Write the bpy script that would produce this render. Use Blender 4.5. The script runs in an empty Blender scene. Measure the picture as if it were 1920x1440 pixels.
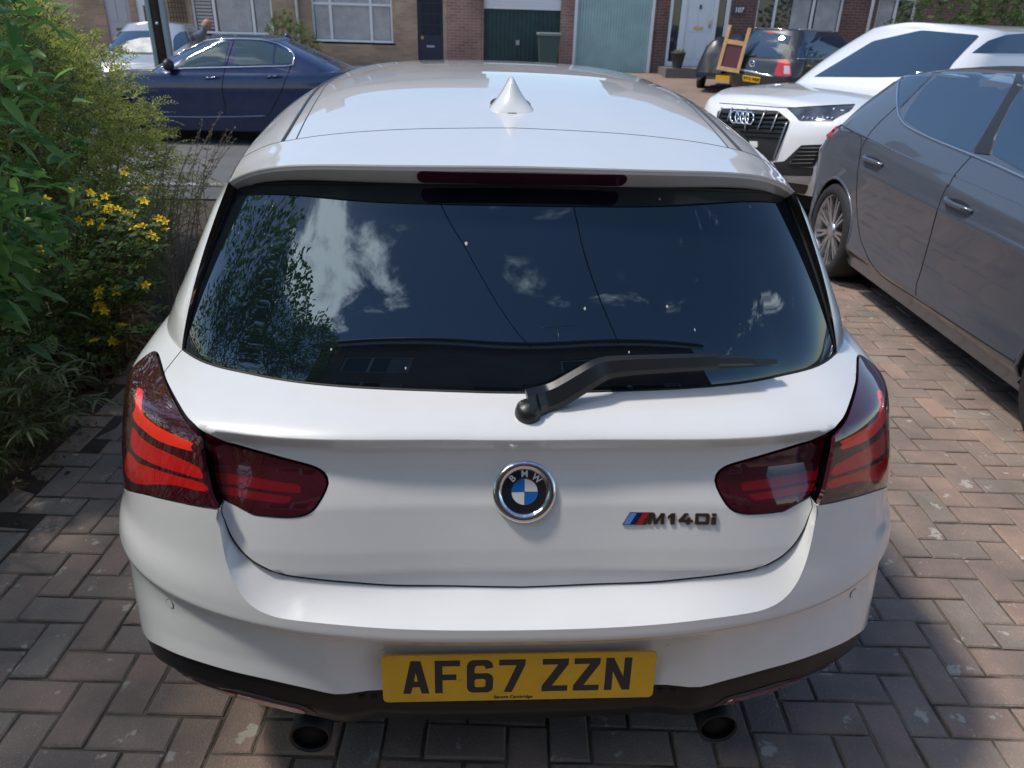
import bpy, bmesh, math, random
import numpy as np
from mathutils import Vector, Matrix, noise as mnoise
from mathutils.bvhtree import BVHTree
from mathutils.geometry import delaunay_2d_cdt

random.seed(7)
rng = np.random.default_rng(7)
R = math.radians
scene = bpy.context.scene
COL = scene.collection

# ------------------------------------------------------------------ camera
CAM = dict(x=-0.095, y=-0.992, z=1.62, yaw=-0.06075, pitch=0.4537, roll=0.02931, f=1401.0)
def cam_axes():
    c, s = math.cos(CAM['yaw']), math.sin(CAM['yaw'])
    cp, sp = math.cos(CAM['pitch']), math.sin(CAM['pitch'])
    fw = np.array([-s*cp, c*cp, -sp]); rt = np.array([c, s, 0.0]); up = np.cross(rt, fw)
    cr, sr = math.cos(CAM['roll']), math.sin(CAM['roll'])
    return fw, cr*rt+sr*up, -sr*rt+cr*up
FW, RT, UP = cam_axes()
CO = np.array([CAM['x'], CAM['y'], CAM['z']])
def ray(px, py):
    d = FW + RT*(px-960)/CAM['f'] - UP*(py-720)/CAM['f']
    return d
def at_z(px, py, z=0.0):
    d = ray(px, py); return CO + d*((z-CO[2])/d[2])
def at_y(px, py, y):
    d = ray(px, py); return CO + d*((y-CO[1])/d[1])
def at_x(px, py, x):
    d = ray(px, py); return CO + d*((x-CO[0])/d[0])
def proj(P):
    P = np.asarray(P, float); d = P-CO; w = d@FW
    return np.stack([960+CAM['f']*(d@RT)/w, 720-CAM['f']*(d@UP)/w], -1)

cd = bpy.data.cameras.new('camera'); cam = bpy.data.objects.new('camera', cd); COL.objects.link(cam)
cam.matrix_world = Matrix(((RT[0], UP[0], -FW[0], CO[0]), (RT[1], UP[1], -FW[1], CO[1]), (RT[2], UP[2], -FW[2], CO[2]), (0, 0, 0, 1)))
cd.sensor_width = 36.0; cd.lens = 36.0*CAM['f']/1920.0
cd.clip_start = 0.02; cd.clip_end = 2000
cd.dof.use_dof = True; cd.dof.focus_distance = 1.75; cd.dof.aperture_fstop = 7.5
scene.camera = cam

# ------------------------------------------------------------------ world, sun, exposure
SUN_AZ, SUN_EL = R(-88), R(61)         # azimuth measured from +Y (ahead) towards +X (right)
world = bpy.data.worlds.new('World'); scene.world = world; world.use_nodes = True
nt = world.node_tree; N = nt.nodes; L = nt.links
N.clear()
out = N.new('ShaderNodeOutputWorld'); bg = N.new('ShaderNodeBackground'); L.new(bg.outputs[0], out.inputs[0])
sky = N.new('ShaderNodeTexSky'); sky.sky_type = 'NISHITA'; sky.sun_disc = False
sky.sun_elevation = SUN_EL; sky.sun_rotation = SUN_AZ
sky.air_density = 1.0; sky.dust_density = 0.35; sky.ozone_density = 2.2
bg.inputs['Strength'].default_value = 0.12
# broken cloud all over the dome, on a flat layer above the place
tc = N.new('ShaderNodeTexCoord'); sep = N.new('ShaderNodeSeparateXYZ'); L.new(tc.outputs['Generated'], sep.inputs[0])
def wmath(op, a, b=None, c=None):
    n = N.new('ShaderNodeMath'); n.operation = op
    for i, v in enumerate((a, b, c)):
        if v is None: continue
        if isinstance(v, (int, float)): n.inputs[i].default_value = v
        else: L.new(v, n.inputs[i])
    return n.outputs[0]
zz = wmath('MAXIMUM', sep.outputs[2], 0.06)
cx_ = wmath('DIVIDE', sep.outputs[0], zz); cy_ = wmath('DIVIDE', sep.outputs[1], zz)
comb = N.new('ShaderNodeCombineXYZ'); L.new(cx_, comb.inputs[0]); L.new(cy_, comb.inputs[1])
CLOUD_AT = (-0.86, -0.42)     # where the big cloud stands on the layer (x/z, y/z)
big = N.new('ShaderNodeTexNoise'); big.inputs['Scale'].default_value = 0.75; big.inputs['Detail'].default_value = 2
L.new(comb.outputs[0], big.inputs['Vector'])
fine = N.new('ShaderNodeTexNoise'); fine.inputs['Scale'].default_value = 3.4; fine.inputs['Detail'].default_value = 9; fine.inputs['Roughness'].default_value = 0.62
fine.inputs['Distortion'].default_value = 0.35
L.new(comb.outputs[0], fine.inputs['Vector'])
dx = wmath('SUBTRACT', cx_, CLOUD_AT[0]); dy = wmath('SUBTRACT', cy_, CLOUD_AT[1])
d2 = wmath('ADD', wmath('POWER', wmath('DIVIDE', dx, 0.36), 2), wmath('POWER', wmath('DIVIDE', dy, 0.34), 2))
blob = wmath('MULTIPLY', wmath('POWER', 2.718, wmath('MULTIPLY', d2, -0.7)), 0.40)
dens = wmath('ADD', wmath('ADD', wmath('MULTIPLY', big.outputs[0], 0.55), wmath('MULTIPLY', fine.outputs[0], 0.75)), blob)
cr1 = N.new('ShaderNodeMapRange'); cr1.interpolation_type = 'SMOOTHSTEP'
cr1.inputs['From Min'].default_value = 0.775; cr1.inputs['From Max'].default_value = 0.93
L.new(dens, cr1.inputs['Value'])
crc = N.new('ShaderNodeValToRGB')         # thin edges bright, thick cores grey
crc.color_ramp.elements[0].position = 0.84; crc.color_ramp.elements[0].color = (24.0, 23.5, 22.6, 1)
crc.color_ramp.elements[1].position = 1.0; crc.color_ramp.elements[1].color = (8.6, 8.9, 9.6, 1)
L.new(wmath('MULTIPLY', dens, 0.86), crc.inputs[0])
lowf = N.new('ShaderNodeMapRange'); lowf.interpolation_type = 'SMOOTHSTEP'; lowf.inputs['From Min'].default_value = .22; lowf.inputs['From Max'].default_value = .55; L.new(sep.outputs[2], lowf.inputs['Value'])
mixc = N.new('ShaderNodeMixRGB'); L.new(wmath('MULTIPLY', cr1.outputs[0], lowf.outputs[0]), mixc.inputs[0]); L.new(sky.outputs[0], mixc.inputs[1]); L.new(crc.outputs[0], mixc.inputs[2])
L.new(mixc.outputs[0], bg.inputs['Color'])

sl = bpy.data.lights.new('sun', 'SUN'); sl.energy = 2.3; sl.angle = R(6.0); sl.color = (1.0, 0.93, 0.84)
sun = bpy.data.objects.new('sun', sl); COL.objects.link(sun)
sdir = Vector((math.sin(SUN_AZ)*math.cos(SUN_EL), math.cos(SUN_AZ)*math.cos(SUN_EL), math.sin(SUN_EL)))
sun.rotation_euler = (-sdir).to_track_quat('-Z', 'Y').to_euler(); sun.location = (-8, -3, 12)

vs = scene.view_settings
vs.view_transform = 'Standard'; vs.look = 'None'; vs.gamma = 1.0; vs.use_curve_mapping = False
vs.exposure = 0.40
scene.render.engine = 'CYCLES'
try:
    scene.cycles.use_denoising = True
    scene.cycles.max_bounces = 8; scene.cycles.transparent_max_bounces = 8
    scene.cycles.sample_clamp_indirect = 8.0
except Exception:
    pass

# ------------------------------------------------------------------ materials
MATS = {}
def mat(name, color, rough=0.5, metal=0.0, coat=0.0, spec=0.5, ior=1.5, bump=None, var=None, coat_rough=0.03, trans=0.0, emit=None, alpha=1.0):
    """principled material; var=(scale, amount) adds noise to the colour, bump=(scale, strength)"""
    if name in MATS: return MATS[name]
    m = bpy.data.materials.new(name); m.use_nodes = True
    nt = m.node_tree; b = nt.nodes['Principled BSDF']
    b.inputs['Base Color'].default_value = (*color, 1); b.inputs['Roughness'].default_value = rough
    b.inputs['Metallic'].default_value = metal; b.inputs['Coat Weight'].default_value = coat
    b.inputs['Coat Roughness'].default_value = coat_rough
    b.inputs['IOR'].default_value = ior; b.inputs['Specular IOR Level'].default_value = spec
    b.inputs['Transmission Weight'].default_value = trans
    if emit: b.inputs['Emission Color'].default_value = (*emit[:3], 1); b.inputs['Emission Strength'].default_value = emit[3]
    tcn = None
    if var or bump:
        tcn = nt.nodes.new('ShaderNodeTexCoord')
    if var:
        n = nt.nodes.new('ShaderNodeTexNoise'); n.inputs['Scale'].default_value = var[0]; n.inputs['Detail'].default_value = 6; n.inputs['Roughness'].default_value = 0.6
        nt.links.new(tcn.outputs['Object'], n.inputs['Vector'])
        mr = nt.nodes.new('ShaderNodeMapRange'); mr.inputs['From Min'].default_value = 0.3; mr.inputs['From Max'].default_value = 0.7
        mr.inputs['To Min'].default_value = 1-var[1]; mr.inputs['To Max'].default_value = 1+var[1]
        nt.links.new(n.outputs[0], mr.inputs[0])
        hs = nt.nodes.new('ShaderNodeHueSaturation'); hs.inputs['Color'].default_value = (*color, 1)
        nt.links.new(mr.outputs[0], hs.inputs['Value']); nt.links.new(hs.outputs[0], b.inputs['Base Color'])
    if bump:
        n = nt.nodes.new('ShaderNodeTexNoise'); n.inputs['Scale'].default_value = bump[0]; n.inputs['Detail'].default_value = 5
        nt.links.new(tcn.outputs['Object'], n.inputs['Vector'])
        bp = nt.nodes.new('ShaderNodeBump'); bp.inputs['Strength'].default_value = bump[1]; bp.inputs['Distance'].default_value = 0.01
        nt.links.new(n.outputs[0], bp.inputs['Height']); nt.links.new(bp.outputs[0], b.inputs['Normal'])
    MATS[name] = m
    return m

def paint(name, color, rough=0.35, metal=0.0, dirt=0.03, flake=0.0):
    """car paint: base colour under a clear coat, a little road film"""
    if name in MATS: return MATS[name]
    m = mat(name, color, rough=rough, metal=metal, coat=1.0, coat_rough=0.015)
    nt = m.node_tree; b = nt.nodes['Principled BSDF']
    tcn = nt.nodes.new('ShaderNodeTexCoord')
    n = nt.nodes.new('ShaderNodeTexNoise'); n.inputs['Scale'].default_value = 9; n.inputs['Detail'].default_value = 8; n.inputs['Roughness'].default_value = 0.7
    nt.links.new(tcn.outputs['Object'], n.inputs['Vector'])
    mr = nt.nodes.new('ShaderNodeMapRange'); mr.inputs['From Min'].default_value = 0.42; mr.inputs['From Max'].default_value = 0.75
    mr.inputs['To Min'].default_value = 0.0; mr.inputs['To Max'].default_value = dirt*4
    nt.links.new(n.outputs[0], mr.inputs[0])
    mx = nt.nodes.new('ShaderNodeMixRGB'); mx.inputs[1].default_value = (*color, 1); mx.inputs[2].default_value = (0.32, 0.27, 0.21, 1)
    nt.links.new(mr.outputs[0], mx.inputs[0]); nt.links.new(mx.outputs[0], b.inputs['Base Color'])
    mr2 = nt.nodes.new('ShaderNodeMapRange'); mr2.inputs['From Min'].default_value = 0.35; mr2.inputs['From Max'].default_value = 0.8
    mr2.inputs['To Min'].default_value = 0.008; mr2.inputs['To Max'].default_value = 0.02+dirt*1.5
    nt.links.new(n.outputs[0], mr2.inputs[0]); nt.links.new(mr2.outputs[0], b.inputs['Coat Roughness'])
    return m

# ------------------------------------------------------------------ objects
def link(o, parent=None):
    COL.objects.link(o)
    if parent is not None: o.parent = parent
    return o
def tag(o, label, cat, group=None, kind=None):
    o['label'] = label
    if cat: o['category'] = cat
    if group: o['group'] = group
    if kind: o['kind'] = kind
    return o
def thing(name, label, cat, loc=(0, 0, 0), rotz=0.0, group=None):
    o = bpy.data.objects.new(name, None); COL.objects.link(o)
    o.empty_display_size = 0.2
    o.location = loc; o.rotation_euler = (0, 0, rotz)
    return tag(o, label, cat, group)
def mesh_obj(name, verts, faces, material, parent=None, smooth=True, normals=None):
    me = bpy.data.meshes.new(name)
    me.from_pydata([tuple(map(float, v)) for v in verts], [], [tuple(map(int, f)) for f in faces])
    me.update()
    if smooth:
        me.polygons.foreach_set('use_smooth', [True]*len(me.polygons))
    if normals is not None:
        me.normals_split_custom_set_from_vertices([tuple(map(float, n)) for n in normals])
    if material is not None: me.materials.append(material)
    return link(bpy.data.objects.new(name, me), parent)
def bm_obj(name, bm, material, parent=None, smooth=False, sharp=None):
    me = bpy.data.meshes.new(name)
    bmesh.ops.recalc_face_normals(bm, faces=bm.faces)
    if sharp is not None:
        for f in bm.faces: f.smooth = True
        for e in bm.edges:
            if len(e.link_faces) == 2 and e.calc_face_angle(0) > R(sharp): e.smooth = False
    bm.to_mesh(me); bm.free()
    if smooth: me.polygons.foreach_set('use_smooth', [True]*len(me.polygons))
    if material is not None: me.materials.append(material)
    return link(bpy.data.objects.new(name, me), parent)
def bm_box(bm, x0, x1, y0, y1, z0, z1, M=None):
    vs_ = [bm.verts.new((x, y, z)) for x in (x0, x1) for y in (y0, y1) for z in (z0, z1)]
    for f in ((0, 1, 3, 2), (4, 6, 7, 5), (0, 4, 5, 1), (2, 3, 7, 6), (0, 2, 6, 4), (1, 5, 7, 3)):
        bm.faces.new([vs_[i] for i in f])
    if M is not None: bmesh.ops.transform(bm, matrix=M, verts=vs_)
    return vs_
def box(name, x0, x1, y0, y1, z0, z1, material, parent=None, bevel=0.0):
    bm = bmesh.new(); bm_box(bm, x0, x1, y0, y1, z0, z1)
    if bevel: bmesh.ops.bevel(bm, geom=bm.edges[:], offset=bevel, segments=2, affect='EDGES', profile=0.5)
    return bm_obj(name, bm, material, parent)
def tube_pts(path, rad, seg=8, cap=True):
    """verts, faces of a tube along a polyline; rad scalar or list"""
    P = np.asarray(path, float); n = len(P)
    rad = np.broadcast_to(np.asarray(rad, float), (n,))
    T = np.gradient(P, axis=0); T /= np.linalg.norm(T, axis=1)[:, None]+1e-12
    up0 = np.array([0, 0, 1.0]) if abs(T[0][2]) < 0.9 else np.array([1.0, 0, 0])
    u = np.cross(T[0], up0); u /= np.linalg.norm(u)
    V = []; F = []
    for i in range(n):
        u = u - T[i]*(u@T[i]); u /= np.linalg.norm(u)+1e-12
        w = np.cross(T[i], u)
        for k in range(seg):
            a = 2*math.pi*k/seg
            V.append(P[i]+rad[i]*(math.cos(a)*u+math.sin(a)*w))
    for i in range(n-1):
        for k in range(seg):
            a = i*seg+k; b = i*seg+(k+1) % seg
            F.append((a, b, b+seg, a+seg))
    if cap:
        F.append(tuple(range(seg-1, -1, -1))); F.append(tuple(range((n-1)*seg, n*seg)))
    return V, F
def tube(name, path, rad, material, parent=None, seg=8):
    V, F = tube_pts(path, rad, seg); return mesh_obj(name, V, F, material, parent)
class MB:
    """collects pieces into one mesh"""
    def __init__(s): s.V = []; s.F = []
    def add(s, V, F):
        o = len(s.V); s.V += list(V); s.F += [tuple(i+o for i in f) for f in F]
    def box(s, x0, x1, y0, y1, z0, z1):
        V = [(x, y, z) for x in (x0, x1) for y in (y0, y1) for z in (z0, z1)]
        s.add(V, ((0, 1, 3, 2), (4, 6, 7, 5), (0, 4, 5, 1), (2, 3, 7, 6), (0, 2, 6, 4), (1, 5, 7, 3)))
    def obj(s, name, material, parent=None, smooth=False): return mesh_obj(name, s.V, s.F, material, parent, smooth)

def resample(P, step, closed=False):
    P = np.asarray(P, float)
    if closed: P = np.vstack([P, P[:1]])
    d = np.r_[0, np.cumsum(np.linalg.norm(np.diff(P, axis=0), axis=1))]
    n = max(2, int(round(d[-1]/step))+1)
    t = np.linspace(0, d[-1], n)
    Q = np.stack([np.interp(t, d, P[:, i]) for i in range(P.shape[1])], -1)
    return Q[:-1] if closed else Q
def catmull(P, n=8, closed=False):
    P = np.asarray(P, float); m = len(P); outp = []
    idx = (lambda i: P[i % m]) if closed else (lambda i: P[min(max(i, 0), m-1)])
    for i in range(m if closed else m-1):
        p0, p1, p2, p3 = idx(i-1), idx(i), idx(i+1), idx(i+2)
        for k in range(n):
            t = k/n
            outp.append(0.5*((2*p1)+(-p0+p2)*t+(2*p0-5*p1+4*p2-p3)*t*t+(-p0+3*p1-3*p2+p3)*t**3))
    if not closed: outp.append(P[-1])
    return np.array(outp)
def in_poly(pts, poly):
    x, y = pts[:, 0], pts[:, 1]; inside = np.zeros(len(pts), bool)
    px, py = poly[:, 0], poly[:, 1]; j = len(poly)-1
    for i in range(len(poly)):
        c = ((py[i] > y) != (py[j] > y))
        with np.errstate(divide='ignore', invalid='ignore'):
            xi = (px[j]-px[i])*(y-py[i])/(py[j]-py[i]+1e-300)+px[i]
        inside ^= c & (x < xi); j = i
    return inside
def seg_dist(pts, A, B):
    """distance of points to a set of segments"""
    best = np.full(len(pts), 1e9)
    for a, b in zip(A, B):
        d = b-a; l2 = d@d+1e-18
        t = np.clip(((pts-a)@d)/l2, 0, 1)
        best = np.minimum(best, np.linalg.norm(pts-(a+t[:, None]*d), axis=1))
    return best
def pchip(xk, yk, x):
    xk = np.asarray(xk, float); yk = np.asarray(yk, float); x = np.asarray(x, float)
    h = np.diff(xk); dl = np.diff(yk)/h; m = np.zeros_like(yk)
    for i in range(1, len(xk)-1):
        if dl[i-1]*dl[i] > 0:
            w1 = 2*h[i]+h[i-1]; w2 = h[i]+2*h[i-1]
            m[i] = (w1+w2)/(w1/dl[i-1]+w2/dl[i])
    m[0] = dl[0]; m[-1] = dl[-1]
    i = np.clip(np.searchsorted(xk, x)-1, 0, len(xk)-2)
    t = (x-xk[i])/h[i]
    return ((1+2*t)*(1-t)**2*yk[i]+t*(1-t)**2*h[i]*m[i]+t*t*(3-2*t)*yk[i+1]+t*t*(t-1)*h[i]*m[i+1])
def sstep(a, b, x):
    t = np.clip((np.asarray(x, float)-a)/(b-a), 0, 1); return t*t*(3-2*t)
def poly_mesh(loops, step=None):
    """triangulate loops (outer and holes, even-odd) in 2D -> verts2d, tris"""
    V = []; E = []
    for lp in loops:
        o = len(V); n = len(lp); V += [Vector((float(p[0]), float(p[1]))) for p in lp]
        E += [(o+i, o+(i+1) % n) for i in range(n)]
    if step:
        allp = np.array([(v.x, v.y) for v in V]); lo = allp.min(0); hi = allp.max(0)
        gx, gy = np.meshgrid(np.arange(lo[0]+step/2, hi[0], step), np.arange(lo[1]+step/2, hi[1], step))
        g = np.stack([gx.ravel(), gy.ravel()], -1)
        ins = np.zeros(len(g), bool)
        for lp in loops: ins ^= in_poly(g, np.asarray(lp, float))
        g = g[ins]
        if len(g):
            A = []; B = []
            for lp in loops:
                lp = np.asarray(lp, float); A += list(lp); B += list(np.roll(lp, -1, 0))
            g = g[seg_dist(g, A, B) > step*0.35]
            V += [Vector((float(p[0]), float(p[1]))) for p in g]
    r = delaunay_2d_cdt(V, E, [], 0, 1e-7)
    vo = np.array([(v.x, v.y) for v in r[0]]); tri = [tuple(f) for f in r[2]]
    cen = np.array([vo[list(t)].mean(0) for t in tri])
    ins = np.zeros(len(cen), bool)
    for lp in loops: ins ^= in_poly(cen, np.asarray(lp, float))
    return vo, [t for t, k in zip(tri, ins) if k]
def plate_solid(name, loops, fmap, thick, material, parent=None, step=None, smooth=False):
    """2D loops -> solid sheet; fmap(uv, h) gives the 3D point h above the surface"""
    vo, tri = poly_mesh(loops, step)
    n = len(vo)
    top = [fmap(p, thick) for p in vo]; bot = [fmap(p, 0.0) for p in vo]
    F = [tuple(t) for t in tri]+[(t[2]+n, t[1]+n, t[0]+n) for t in tri]
    cnt = {}
    for t in tri:
        for a, b in ((t[0], t[1]), (t[1], t[2]), (t[2], t[0])): cnt[(a, b)] = cnt.get((a, b), 0)+1
    for (a, b) in list(cnt):
        if (b, a) not in cnt: F.append((b, a, a+n, b+n))
    o = mesh_obj(name, top+bot, F, material, parent, smooth=False)
    if smooth:
        me = o.data; me.polygons.foreach_set('use_smooth', [True]*len(me.polygons))
        bm = bmesh.new(); bm.from_mesh(me)
        for e in bm.edges:
            if len(e.link_faces) == 2 and e.calc_face_angle(0) > R(35): e.smooth = False
        bm.to_mesh(me); bm.free()
    return o
def text_loops_mesh(body, size, shear=0.0, bold=0.0, spacing=1.0):
    """built-in font text as flat tris (verts2d, tris)"""
    cu = bpy.data.curves.new('t', 'FONT'); cu.body = body; cu.size = size; cu.shear = shear; cu.offset = bold
    cu.align_x = 'CENTER'; cu.align_y = 'CENTER'; cu.space_character = spacing; cu.resolution_u = 3
    ob = bpy.data.objects.new('t', cu); COL.objects.link(ob)
    dg = bpy.context.evaluated_depsgraph_get()
    me = bpy.data.meshes.new_from_object(ob.evaluated_get(dg))
    V = [(v.co.x, v.co.y) for v in me.vertices]; F = [tuple(p.vertices) for p in me.polygons]
    bpy.data.objects.remove(ob); bpy.data.curves.remove(cu); bpy.data.meshes.remove(me)
    return np.array(V), F
def solid_from_flat(name, V2, F, fmap, thick, material, parent=None):
    n = len(V2)
    top = [fmap(p, thick) for p in V2]; bot = [fmap(p, 0.0) for p in V2]
    G = [tuple(f) for f in F]+[tuple(i+n for i in reversed(f)) for f in F]
    cnt = set()
    for f in F:
        for i in range(len(f)): cnt.add((f[i], f[(i+1) % len(f)]))
    for (a, b) in cnt:
        if (b, a) not in cnt: G.append((b, a, a+n, b+n))
    return mesh_obj(name, top+bot, G, material, parent, smooth=False)
# shared car materials
M_white = paint('white_paint', (.72, .73, .735), rough=.30, dirt=.018)
M_glass = mat('tinted_glass', (.005, .008, .012), rough=.012, ior=1.85, spec=.5)
M_glass.node_tree.nodes['Principled BSDF'].inputs['Specular Tint'].default_value = (.62, .82, 1.0, 1)
M_black_gloss = mat('black_gloss_plastic', (.006, .006, .007), rough=.34, spec=.22)
M_black = mat('black_plastic', (.020, .021, .024), rough=.42, bump=(220, .05))
M_rubber = mat('black_rubber', (.012, .012, .013), rough=.6)
M_dark = mat('shadow_gap_black', (.006, .006, .007), rough=.9)
M_lens = mat('dark_red_lens', (.050, .004, .010), rough=.05, coat=1.0, coat_rough=.01)
M_lens_in = mat('deep_red_light_guide', (.16, .004, .010), rough=.12, coat=1.0, coat_rough=.01)
M_lens_mid = mat('red_light_guide', (.52, .006, .010), rough=.15, coat=1.0, coat_rough=.01)
M_lens_hot = mat('bright_red_light_guide', (.92, .030, .012), rough=.18, coat=1.0, coat_rough=.01)
M_brake = mat('dull_red_brake_lens', (.060, .006, .022), rough=.08, coat=1.0, coat_rough=.02)
M_chrome = mat('chrome', (.82, .82, .83), rough=.06, metal=1.0)
M_smoked = mat('smoked_chrome', (.30, .25, .21), rough=.22, metal=1.0)
M_tyre = mat('tyre_rubber', (.018, .018, .019), rough=.75, bump=(90, .15))
M_alloy = mat('alloy_silver', (.52, .53, .55), rough=.28, metal=.9)

# ================================================================== ground, road, paving
GY = [-40, 5.6, 7.4, 7.9, 12.7, 14.5, 17.5, 21.6, 24.0, 80, 600]
GZ = [0, 0, -.13, -.15, -.16, -.03, 0.02, .33, .34, .34, .0]
def gz(y): return float(np.interp(y, GY, GZ))
def strip(name, x0, x1, y0, y1, dz, material, n=None, kind='structure', parent=None):
    ys = sorted({y0, y1, *[y for y in GY if y0 < y < y1]})
    V = []; F = []
    for y in ys: V += [(x0, y, gz(y)+dz), (x1, y, gz(y)+dz)]
    for i in range(len(ys)-1): F.append((2*i, 2*i+1, 2*i+3, 2*i+2))
    o = mesh_obj(name, V, F, material, parent, smooth=False)
    if kind and parent is None: o['kind'] = kind
    return o
def asphalt(name, base, speck):
    m = mat(name, base, rough=.92, bump=(140, .35))
    nt = m.node_tree; b = nt.nodes['Principled BSDF']; tcn = nt.nodes.new('ShaderNodeTexCoord')
    v = nt.nodes.new('ShaderNodeTexNoise'); v.inputs['Scale'].default_value = 260; v.inputs['Detail'].default_value = 2; nt.links.new(tcn.outputs['Object'], v.inputs['Vector'])
    w = nt.nodes.new('ShaderNodeTexNoise'); w.inputs['Scale'].default_value = 1.3; w.inputs['Detail'].default_value = 6; nt.links.new(tcn.outputs['Object'], w.inputs['Vector'])
    rp = nt.nodes.new('ShaderNodeValToRGB'); rp.color_ramp.elements[0].position = .35; rp.color_ramp.elements[1].position = .75
    rp.color_ramp.elements[0].color = (*[c*.75 for c in base], 1); rp.color_ramp.elements[1].color = (*speck, 1)
    nt.links.new(v.outputs[0], rp.inputs[0])
    mx = nt.nodes.new('ShaderNodeMixRGB'); mx.blend_type = 'MULTIPLY'; mx.inputs[0].default_value = .6
    rp2 = nt.nodes.new('ShaderNodeValToRGB'); rp2.color_ramp.elements[0].position = .3; rp2.color_ramp.elements[0].color = (.62, .62, .64, 1); rp2.color_ramp.elements[1].position = .7; rp2.color_ramp.elements[1].color = (1.15, 1.12, 1.08, 1)
    nt.links.new(w.outputs[0], rp2.inputs[0]); nt.links.new(rp.outputs[0], mx.inputs[1]); nt.links.new(rp2.outputs[0], mx.inputs[2]); nt.links.new(mx.outputs[0], b.inputs['Base Color'])
    return m
M_road = asphalt('road_asphalt', (.12, .12, .124), (.20, .198, .195))
M_path = asphalt('footpath_asphalt', (.095, .093, .095), (.16, .156, .152))
M_soil = mat('soil', (.055, .040, .028), rough=.95, bump=(30, .6), var=(18, .35))
M_drive = asphalt('front_drive', (.30, .215, .17), (.38, .29, .23))
M_kerb = mat('concrete_kerb', (.27, .26, .24), rough=.9, bump=(80, .2), var=(9, .2))
M_grassland = mat('rough_grass', (.060, .075, .025), rough=.95, var=(.6, .4))

strip('ground', -600, 600, -40, 600, -.10, M_grassland)
strip('road', -60, 60, 7.62, 12.7, 0, M_road)
strip('footpath', -60, 60, 6.62, 7.5, .012, M_path)
strip('footpath', -60, 60, 12.83, 14.5, .03, M_path)
strip('front_drive', -60, 60, 14.5, 23.5, .012, M_drive)
strip('planting_bed', -9, -1.60, -6, 6.62, -.004, M_soil)
for nm, y0, y1, hh in (('kerb', 7.5, 7.62, .03), ('kerb', 12.7, 12.83, .09)):
    root = strip(nm, -60, 60, y0+.01, y1-.01, -.01, M_kerb)
    for i in range(-9, 12):
        x0 = i*.915
        o = box('kerb_stone', x0+.004, x0+.911, y0, y1, gz(y0)-.08, gz(y0)+hh, M_kerb, root, bevel=.008)

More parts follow.
